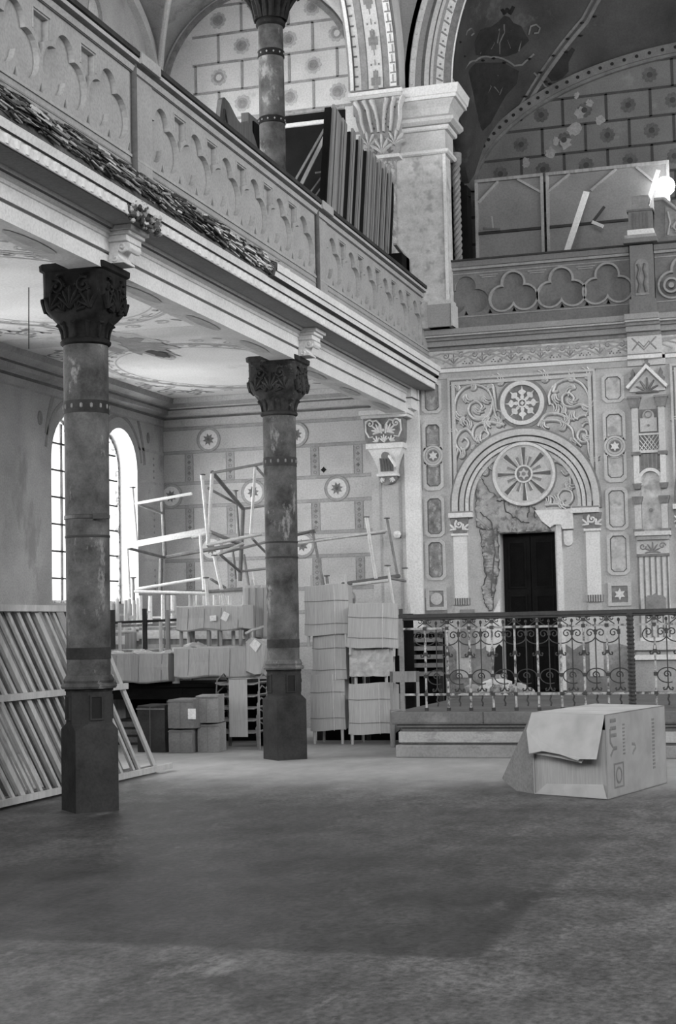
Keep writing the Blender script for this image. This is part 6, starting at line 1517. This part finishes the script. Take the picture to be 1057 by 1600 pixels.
# ---- cardboard bundles with chair legs
def bundle(x0, x1, y, z0, z1, label, legs, up=True, ll=.35, m=None, rz=0, dep=.5, papers=()):
    t = thing('cardboard_bundle', label, 'bundle', ((x0 + x1) / 2, y, z0), 'furniture wrapped in cardboard between the two columns'); m = m or M['card']
    W = (x1 - x0) / 2; WORLD[t.name] = Vector((0, 0, 0)); t.rotation_euler = (0, 0, rz)
    rnd = random.Random(int(x0 * 100 + z0 * 10)); n = 12; Hh = z1 - z0
    front = [(-W + 2 * W * i / n, -.0 - .014 * math.sin(i * 1.7) - .008 * rnd.random(), .008 * rnd.random(), .02 * math.sin(i * .9)) for i in range(n + 1)]
    loops = []
    for q in (0, .05, .5, .95, 1):
        k = .0 if 0 < q < 1 else .02
        loops.append([(u, v + k + .008 * math.sin(q * 5 + u * 4), Hh * q + (w_ if q >= .95 else -c * .8 if q <= .05 else 0)) for u, v, w_, c in front] + [(W - .01, dep, Hh * q), (-W + .01, dep, Hh * q)])
    # keep lower edge at or above the support
    lo = min(p[2] for l_ in loops for p in l_); loops = [[(a, c, d_ - lo) for a, c, d_ in l_] for l_ in loops]
    b = MB(); b.loft(loops, m); b.build('cardboard_wrap', t)
    b = MB()
    for i in range(2, n, 3): b.bar((front[i][0], front[i][1] - .004, .02), (front[i][0] + .02, front[i][1] - .004, Hh - .02), .006, .004, M['card_dark'])
    b.build('fold_line', t)
    for u, yy in legs:
        b = MB(); zz = (Hh - .04, Hh + ll) if up else (.04, -ll); b.tube([(u, yy, zz[0]), (u, yy, zz[1])], .024, M['wood_pale'] if up else M['wood_mid'], 8); b.build('leg', t, smooth=True)
    for (u, v, s_, a) in papers:
        b = MB(); ca, sa = math.cos(a), math.sin(a); b.loft([[(u + (p * ca - q * sa) * s_, yy, v + (p * sa + q * ca) * s_) for p, q in ((-1, -.8), (1, -.8), (1, .8), (-1, .8))] for yy in (-.034, -.030)], M['paper']); b.build('paper_label', t)
    return t
bundle(-9.78, -8.46, 19.75, .84, 1.24, 'long cardboard bundle with legs up right of the front column', [(-.45, .12), (-.1, .12), (.15, .35), (.5, .12)], ll=.42, papers=[(-.18, .09, .05, 0)])
bundle(-8.36, -7.18, 19.70, .90, 1.30, 'lower cardboard bundle of the pair left of the far column', [(-.50, .3), (-.2, .3), (.12, .35), (.40, .3)], ll=.22)
bundle(-8.30, -7.36, 19.66, 1.52, 1.84, 'upper cardboard bundle with two white labels left of the far column', [(-.44, .08), (-.40, .4), (-.05, .08), (.12, .08), (.40, .08), (.42, .4)], up=False, ll=.20, papers=[(.23, .19, .055, 1.1), (.06, .17, .045, .05)])
bundle(-7.52, -7.10, 20.1, 1.40, 2.10, 'tall dull cardboard bundle partly behind the far column', [(-.12, .1), (.1, .1)], ll=.1, m=M['card'], dep=.4)
t = thing('cardboard_bundle', 'bulging cardboard bundle with a white label against the far column', 'bundle', (-7.3, 19.7, .92), 'furniture wrapped in cardboard between the two columns')
b = MB(); P = lambda x, y, yy: tuple(at(1, yy, x, y)); fr = [(384, 1003), (392, 996), (405, 1000), (417, 1008), (414, 1035), (408, 1055), (398, 1056), (384, 1050)]
b.loft([[P(x, y, 19.62) for x, y in fr], [P(398 + (x - 398) * .9, 1028 + (y - 1028) * .92, 19.55) for x, y in fr]][::-1] + [[P(x + 4, y, 19.9) for x, y in fr]], M['card']); b.build('cardboard_wrap', t)
b = MB(); b.loft([[P(x, y, yy) for x, y in ((390, 1008), (398, 998), (408, 1006), (400, 1019))] for yy in (19.54, 19.535)], M['paper']); b.build('paper_label', t)
b = MB(); b.tube([P(x, y, 19.6) for x, y in ((384, 990), (395, 984), (405, 982), (412, 979))], .02, M['foil'], 6); b.build('crumpled_top', t)
# upright dark posts and rails of an upturned table behind the left bundle
t = thing('upturned_table', 'upturned dark wooden table whose legs rise behind the long cardboard bundle', 'table', (-9.0, 20.3, 1.2))
for x0_, ya, yb in ((176, 953, 1015), (226, 951, 1015), (262, 953, 1015)):
    b = MB(); b.bar(tuple(at(1, 20.1, x0_, ya)), tuple(at(1, 20.1, x0_ + 1, yb)), .05, .05, M['wood_mid'] if x0_ > 250 else M['wood_dark']); b.build('leg', t)
for ya, yb in ((974, 968), (979, 975)):
    b = MB(); b.bar(tuple(at(1, 20.16, 158, ya)), tuple(at(1, 20.16, 288, yb)), .03, .035, M['wood_dark'] if ya < 976 else M['wood_mid']); b.build('rail', t)
b = MB(); b.box(-9.7, -8.5, 20.05, 21.0, 1.24, 1.29, M['wood_mid']); b.build('tabletop', t)
# pale upturned chairs behind
labs = ['pale upturned chair nearest the windows in the back row', 'pale upturned chair second from the windows in the back row', 'pale upturned chair in the middle of the back row', 'pale upturned chair fourth from the windows in the back row', 'pale upturned chair in the back row above the labelled bundle', 'pale upturned chair in front of the first window jamb']
for i, (x, y, z) in enumerate(((-9.75, 21.5, 2.02), (-9.30, 21.3, 2.05), (-8.92, 21.35, 2.04), (-8.52, 21.4, 2.03), (-8.12, 21.45, 2.02), (-9.72, 20.9, 1.98))):
    bare_chair(x, y, z, .1 * (i % 3) - .1, labs[i], True, M['white'] if i in (1, 3, 4) else M['wood_pale'], 'upturned pale chairs stored before the end wall', h=.4)
    tt = thing('storage_crate', ['pale crate under the upturned chair nearest the windows', 'pale crate under the second upturned chair', 'pale crate under the middle upturned chair', 'pale crate under the fourth upturned chair', 'pale crate under the chair above the labelled bundle', 'pale crate standing by the first window jamb'][i], 'crate', (x, y, 0), 'crates carrying the upturned chairs')
    b = MB(); b.box(x - .19, x + .19, y - .2, y + .2, 0.0, z - .46, M['wood_mid']); b.build('body', tt)
    b = MB()
    for q in range(4): b.box(x - .19, x + .19, y - .215, y - .2, z - .62 - q * .2, z - .50 - q * .2, M['whiteworn'] if q < 1 else M['wood_pale'])
    b.build('slat', tt)
# stack of stacking chairs bound with a cardboard strip
for i in range(5):
    t = thing('stacking_chair', ['lowest', 'second', 'middle', 'fourth', 'topmost'][i] + ' chair of the dark stack bound with a cardboard strip', 'chair', (-7.36, 19.55, .0), 'dark stacking chairs left of the far column')
    zz = .22 + .155 * i; X, Y = -7.36, 19.62
    b = MB(); b.loft([[(X - .31, Y - .2, zz), (X - .24, Y - .21, zz - .02), (X + .22, Y - .21, zz - .02), (X + .30, Y - .2, zz + .012), (X + .30, Y - .2, zz + .026), (X + .22, Y - .21, zz - .0), (X - .24, Y - .21, zz - .0), (X - .31, Y - .2, zz + .018)], [(X - .31, Y + .2, zz), (X - .24, Y + .2, zz - .02), (X + .22, Y + .2, zz - .02), (X + .30, Y + .2, zz + .012), (X + .30, Y + .2, zz + .026), (X + .22, Y + .2, zz - .0), (X - .24, Y + .2, zz - .0), (X - .31, Y + .2, zz + .018)]], M['wood_mid']); b.build('seat', t)
    for sx in (-1, 1):
        b = MB(); o = .012 * i
        b.tube([(X + sx * (.27 + o), Y - .22 - o, max(.008, 0)), (X + sx * (.24 + o), Y - .19, zz + .05), (X + sx * (.22 + o), Y, zz + .12), (X + sx * (.24 + o), Y + .19, zz + .05), (X + sx * (.27 + o), Y + .24 + o, .008)], .010, M['steel_dark'] if sx < 0 else M['mid_line'], 6); b.build('leg_frame', t, smooth=True)
tag_ = MB(); tag_.box(-7.47, -7.22, 19.385, 19.395, .16, .90, M['card']); tag_.box(-7.47, -7.22, 19.385, 19.8, .895, .905, M['card']); tag(tag_.build('cardboard_strip'), 'upright cardboard strip bound over the dark stack of chairs', 'cardboard strip')
# boxes on the floor
def carton(x0, x1, y, z0, z1, label, m, dep=.35, rz=0, paper=None, open_=False):
    t = thing('carton', label, 'box', ((x0 + x1) / 2, y, z0), 'cartons on the floor between the columns'); W = (x1 - x0) / 2; WORLD[t.name] = Vector((0, 0, 0)); t.rotation_euler = (0, 0, rz)
    b = MB(); Hh = z1 - z0
    b.loft([[(-W, 0, 0), (0, -.01, 0), (W, 0, 0), (W, dep, 0), (-W, dep, 0)], [(-W, -.01, Hh * .5), (0, -.025, Hh * .5), (W, -.01, Hh * .5), (W, dep, Hh * .5), (-W, dep, Hh * .5)], [(-W, 0, Hh - .01), (0, -.01, Hh - .02), (W, 0, Hh), (W, dep, Hh), (-W, dep, Hh)]], m); b.build('body', t, bevel=.006)
    b = MB(); b.bar((0, -.028, .02), (0, -.024, Hh - .03), .006, .004, M['card_dark']); b.box(-W - .004, W + .004, -.018, -.012, Hh * .9, Hh * .93, M['card_dark']); b.build('seam', t)
    if paper: b = MB(); b.box(paper[0], paper[0] + .11, -.034, -.03, paper[1], paper[1] + .13, M['paper']); b.build('paper_label', t)
cx = lambda y, px: at(1, y, px, 1140).x
carton(cx(18.75, 262), cx(18.75, 304), 18.75, .31, .68, 'upper dark carton with a square white label, on the floor pile left of the chairs', M['card_dark'], paper=(.12, .12), rz=-.1)
carton(cx(18.78, 264), cx(18.78, 300), 18.78, .0, .30, 'lower dark carton under the one with the square white label', M['card_dark'], rz=.08)
carton(cx(18.9, 307), cx(18.9, 341), 18.9, .37, .72, 'upper torn brown carton beside the stack of dark chairs', M['card_mid'], rz=.1, dep=.3)
carton(cx(18.93, 309), cx(18.93, 342), 18.93, .0, .36, 'lower brown carton beside the stack of dark chairs', M['card_mid'], rz=.06, dep=.3)
carton(cx(18.9, 213), cx(18.9, 260), 18.9, .0, .60, 'darkest carton, behind the slats right of the front column', M['wood_dark'], rz=-.15)
# slatted pallets by the railing end
t = thing('slatted_pallet', 'grey slatted pallet stood upright behind the end of the railing', 'pallet', (-5.5, 21.3, 0))
for k in range(6): b = MB(); b.box(-5.98, -5.08, 21.26, 21.29, .85 + k * .115, .91 + k * .115, M['mid_line']); b.build('slat', t)
for x in (-5.9, -5.5, -5.12): b = MB(); b.box(x - .03, x + .03, 21.29, 21.36, 0, 1.5, M['wood_dark']); b.build('post', t)
b = MB(); b.box(-5.98, -5.08, 21.4, 21.42, .0, 1.45, M['wood_black']); b.build('backing', t)
bare_chair(-5.28, 20.0, 0, .3, 'small dark wooden chair wedged behind the left end of the railing', False, M['wood_mid'], h=.95)
bare_chair(-5.38, 20.35, .95, -.2, 'pale wooden chair perched high behind the left end of the railing', False, M['wood_mid'], h=.4) if False else None
# scraps of crumpled plastic lying on the bundles
rnd = random.Random(31)
for i, (px_, yy, zz, s, lab_) in enumerate(((222, 19.85, 1.235, .16, 'crumpled pale plastic on the long bundle beside the dark table legs'), (262, 19.85, 1.23, .13, 'small crumpled plastic scrap at the right end of the long bundle'), (308, 19.82, 1.30, .20, 'crumpled pale plastic between the two labelled cardboard bundles'), (182, 19.85, 1.235, .13, 'crumpled plastic scrap on the long bundle close to the front column'))):
    X = at(1, yy, px_, 1010).x; n = 12; loops = []
    for kr, kz in ((.9, 0), (1.0, .25), (.7, .6), (.25, .85)):
        loops.append([(X + s * kr * math.cos(2 * PI * j / n) * (1 + .35 * rnd.uniform(-1, 1)), yy + .11 * kr * math.sin(2 * PI * j / n) * (1 + .35 * rnd.uniform(-1, 1)), zz + s * .42 * kz * rnd.uniform(.6, 1.3)) for j in range(n)])
    b = MB(); b.loft(loops, M['foil']); tag(b.build('crumpled_plastic'), lab_, 'plastic sheet')
# white perforated strip
b = MB(); P0 = at(1, 19.93, 273, 1030); b.box(P0.x - .052, P0.x + .052, 19.965, 19.98, .831, P0.z + .16, M['white'])
for k in range(3): b.box(P0.x - .005, P0.x + .025, 19.959, 19.965, P0.z - .13 + k * .1, P0.z - .09 + k * .1, M['black'])
tag(b.build('perforated_strip'), 'white strip with square holes standing between the two cardboard bundles', 'strip')

# ================================================================ TUBULAR TABLE FRAMES
def frame(label, bars, loc=None, group='metal table frames piled against the end wall'):
    p0 = at(1, bars[0][0][2], bars[0][0][0], bars[0][0][1]); t = thing('table_frame', label, 'table frame', tuple(p0), group)
    for kind, *rest in [(q[3], q[0], q[1], q[2]) if len(q) == 4 else ('rail', q[0], q[1], q[2]) for q in bars]:
        a, c, spec_ = rest
        A_ = at(1, a[2], a[0], a[1]); B_ = at(1, c[2], c[0], c[1]); m, rr = spec_
        b = MB()
        if kind == 'board': b.bar(tuple(A_), tuple(B_), .03, .085, m)
        else: b.tube([tuple(A_), tuple(B_)], rr, m, 8)
        if kind == 'leg':
            top = A_ if A_.z > B_.z else B_
            if a[1] != 0: b.lathe(top.x, top.y, [(.045, top.z - .005), (.048, top.z + .008), (.02, top.z + .014)], M['steel_dark'], 10)
        b.build('leg' if kind in ('leg', 'post') else 'rail', t, smooth=(kind != 'board'))
S = (M['steel'], .020); SW = (M['white'], .022); SD = (M['steel_dark'], .022); SM = (M['mid_line'], .020); ST = (M['steel'], .026); SDT = (M['steel_dark'], .032)
f, k = 21.2, 22.5
frame('upturned table frame with a broad white board, top left of the pile before the window', [((207, 762, f), (214, 846, f), S, 'leg'), ((196, 853, f), (324, 829, f), SW, 'board'), ((198, 856, f), (257, 871, k), SD), ((257, 871, k), (376, 850, k), SDT), ((325, 830, f), (374, 851, k), SM),
    ((211, 787, f), (300, 771, f), SW), ((212, 786, f), (254, 802, k), SM), ((316, 742, f), (326, 846, f), ST, 'leg'), ((326, 763, f), (370, 787, k), SM), ((368, 767, k), (374, 850, k), SM, 'leg'), ((254, 784, k), (258, 872, k), SDT, 'post')])
frame('table frame standing under the broad white board at the left of the pile', [((199, 857, f), (203, 934, f), S, 'post'), ((313, 836, f), (319, 922, f), SW, 'post'), ((252, 873, k), (251, 925, k), SDT, 'post'), ((210, 921, f), (314, 904, f), SW), ((300, 840, f), (330, 832, f), S)])
frame('lowest pale table frame resting on the upturned chairs', [((208, 903, f - .2), (209, 938, f - .2), SM, 'leg'), ((322, 903, f - .2), (325, 946, f - .2), ST, 'leg'), ((210, 924, f - .2), (322, 927, f - .2), SW), ((325, 924, f - .2), (418, 916, k), SM), ((316, 925, f - .2), (420, 920, f + .3), SM), ((330, 905, f), (352, 918, k), SM)])
frame('dark angular table frame highest in the pile, left of the far column', [((332, 739, f), (418, 723, f), SM), ((332, 738, f), (380, 795, k), SDT), ((380, 795, k), (422, 789, k), SM), ((332, 740, f), (325, 850, f), ST, 'post'), ((380, 795, k), (375, 908, k), SDT, 'post'), ((399, 730, f), (392, 835, f), S, 'post'), ((400, 729, f), (420, 752, k), SM)])
frame('crossed table frame in the middle of the pile beside the far column', [((326, 851, f), (410, 834, f), ST), ((326, 829, f + .1), (380, 851, k), SM), ((340, 866, f), (420, 846, k), SM), ((340, 866, f), (380, 849, f + .3), S), ((335, 868, f), (352, 946, f), ST, 'leg'), ((346, 868, f + .1), (375, 893, k), SD), ((375, 893, k), (420, 888, k), SM), ((364, 862, k), (368, 905, k), SM, 'post'), ((381, 866, k), (389, 915, k), SM, 'post'), ((395, 842, f), (420, 868, k), SM), ((396, 893, f), (400, 918, f), S, 'post')])
f, k = 21.6, 22.6
frame('long upturned table frame right of the far column with two capped legs', [((455, 851, f), (606, 829, f), S), ((455, 848, k), (602, 832, k), SM), ((573, 808, f), (588, 904, f), ST, 'leg'), ((605, 810, k), (622, 902, k), SM, 'leg'), ((489, 832, f), (506, 914, f), SM, 'leg'), ((462, 836, f), (492, 829, f), SD), ((536, 913, f), (624, 900, k), SDT)])
frame('short table frame at the right end, its two legs reaching down to the wrapped chairs', [((606, 884, f), (616, 948, f), S, 'leg'), ((633, 888, k), (642, 975, k), S, 'leg'), ((552, 914, f), (608, 907, f), ST), ((608, 903, f), (634, 908, k), SM), ((511, 900, f), (512, 912, f), SM, 'leg')])
# ================================================================ REST OF THE HALL (unseen from here, shades and lights the place)
b = MB(); b.box(-10.7, 8.5, -6.5, 25.3, 14.4, 14.6, M['unseen']); setst(b.build('ceiling_nave'), 'high pale nave ceiling', 'ceiling')
b = holed_wall(lambda u, v, w_: (u, -6.4 + w_, v), [(-10.7, 0), (8.5, 0), (8.5, 14.5), (-10.7, 14.5)], [[(x - 1.3, 6.4), (x + 1.3, 6.4)] + arcpts(x, 10.6, 1.3, 0, PI, 14) for x in (-3, 1, 5)], M['unseen'], .3, M['white']); setst(b.build('wall_front'), 'plain rear wall of the hall behind the viewer', 'wall')
hs = []
for y in (11.6, 16.3, 20.4):
    hs.append([(y - 1.15, 4.6), (y + 1.15, 4.6)] + arcpts(y, 9.6, 1.15, 0, PI, 14))
w = holed_wall(lambda u, v, w_: (8.3 - w_, u, v), [(-6.5, 0), (25.3, 0), (25.3, 14.5), (-6.5, 14.5)], hs, M['unseen'], .4, M['white'])
setst(w.build('wall_right'), 'tall nave wall with high round-headed windows', 'wall')

wd = bpy.data.worlds.new('sky'); scene.world = wd; wd.use_nodes = True
bg = wd.node_tree.nodes['Background']; bg.inputs['Color'].default_value = (1, 1, 1, 1); bg.inputs['Strength'].default_value = SKY
def portal(name, loc, rot, sx, sy):
    l = bpy.data.lights.new(name, 'AREA'); l.shape = 'RECTANGLE'; l.size = sx; l.size_y = sy; l.cycles.is_portal = True
    o = bpy.data.objects.new(name, l); o.location = loc; o.rotation_euler = rot; C.objects.link(o)
def daylight(name, loc, rot, sx, sy, e):
    l = bpy.data.lights.new(name, 'AREA'); l.shape = 'RECTANGLE'; l.size = sx; l.size_y = sy; l.energy = e
    o = bpy.data.objects.new(name, l); o.location = loc; o.rotation_euler = rot; C.objects.link(o)
for y, k in ((11.6, .6), (16.3, 1.0), (20.4, 1.2)): daylight('daylight_right', (8.25, y, 7.6), (0, R_(90 - 12), 0), 6.0, 2.2, RIGHT_W * k)
for x in (-3, 1, 5): daylight('daylight_rear', (x, -6.2, 9.0), (R_(90 - 8), 0, 0), 2.4, 5.0, REAR_W)
for q in GW: daylight('daylight_gallery', (-10.60, q[0], 8.1), (0, R_(-90), 0), 2.6, 1.1, LEFT_W * 2.2)  # area lights of the added, unseen gallery windows
for yc, hw, z0, zs in WIN: daylight('daylight_left', (-10.60, yc, (z0 + zs) / 2 + .3), (0, R_(-90), 0), zs - z0 + .8, 2 * hw, LEFT_W)
for y in (16.6, 14.9, 11.4, 9.7): daylight('daylight_left', (-10.60, y, 3.2), (0, R_(-90), 0), 2.6, 1.2, LEFT_W)
scene.view_settings.view_transform = 'Standard'; scene.view_settings.look = 'None'; scene.view_settings.gamma = 1
scene.view_settings.exposure = EXPO
try: scene.view_settings.use_curve_mapping = False
except Exception: pass
scene.cycles.max_bounces = 8; scene.cycles.diffuse_bounces = 5; scene.cycles.glossy_bounces = 2; scene.cycles.transparent_max_bounces = 8
scene.cycles.sample_clamp_indirect = 6; scene.cycles.caustics_reflective = False; scene.cycles.caustics_refractive = False

# finer pieces go one level down, under the part they sit on
SUB = {'string': ('cardboard_cover',), 'crumpled_wrapping': ('cardboard_cover',), 'carving': ('capital',), 'leaf_carving': ('capital',), 'paper_label': ('cardboard_wrap', 'body'),
       'fold_line': ('cardboard_wrap',), 'seam': ('body',), 'niche': ('pedestal',), 'painted_band': ('shaft',), 'ring_band': ('shaft',), 'scroll_carving': ('scroll_block',), 'fluted_niche': ('bell',),
       'bracket_volute': ('bracket_scroll',), 'glazing_bars': ('window_frame',), 'painted_soffit': ('arch_ring',), 'painted_bands': ('arch_ring',), 'carved_niche': ('post_shaft',),
       'joint': ('edge_slab',), 'staple_hole': ('inner_flap',), 'printing': ('side_panel',), 'edge_strip': ('shaft',)}
def mid(o):
    bb = [Vector(c) for c in o.bound_box]; return sum(bb, Vector()) / 8
for o in list(bpy.data.objects):
    k = o.name.split('.')[0]
    if k in SUB and o.parent and o.parent.type == 'EMPTY':
        cs = [c for c in o.parent.children if c.name.split('.')[0] in SUB[k]]
        if cs:
            p_ = min(cs, key=lambda c: (mid(c) - mid(o)).length); o.parent = p_; o.location = (0, 0, 0)
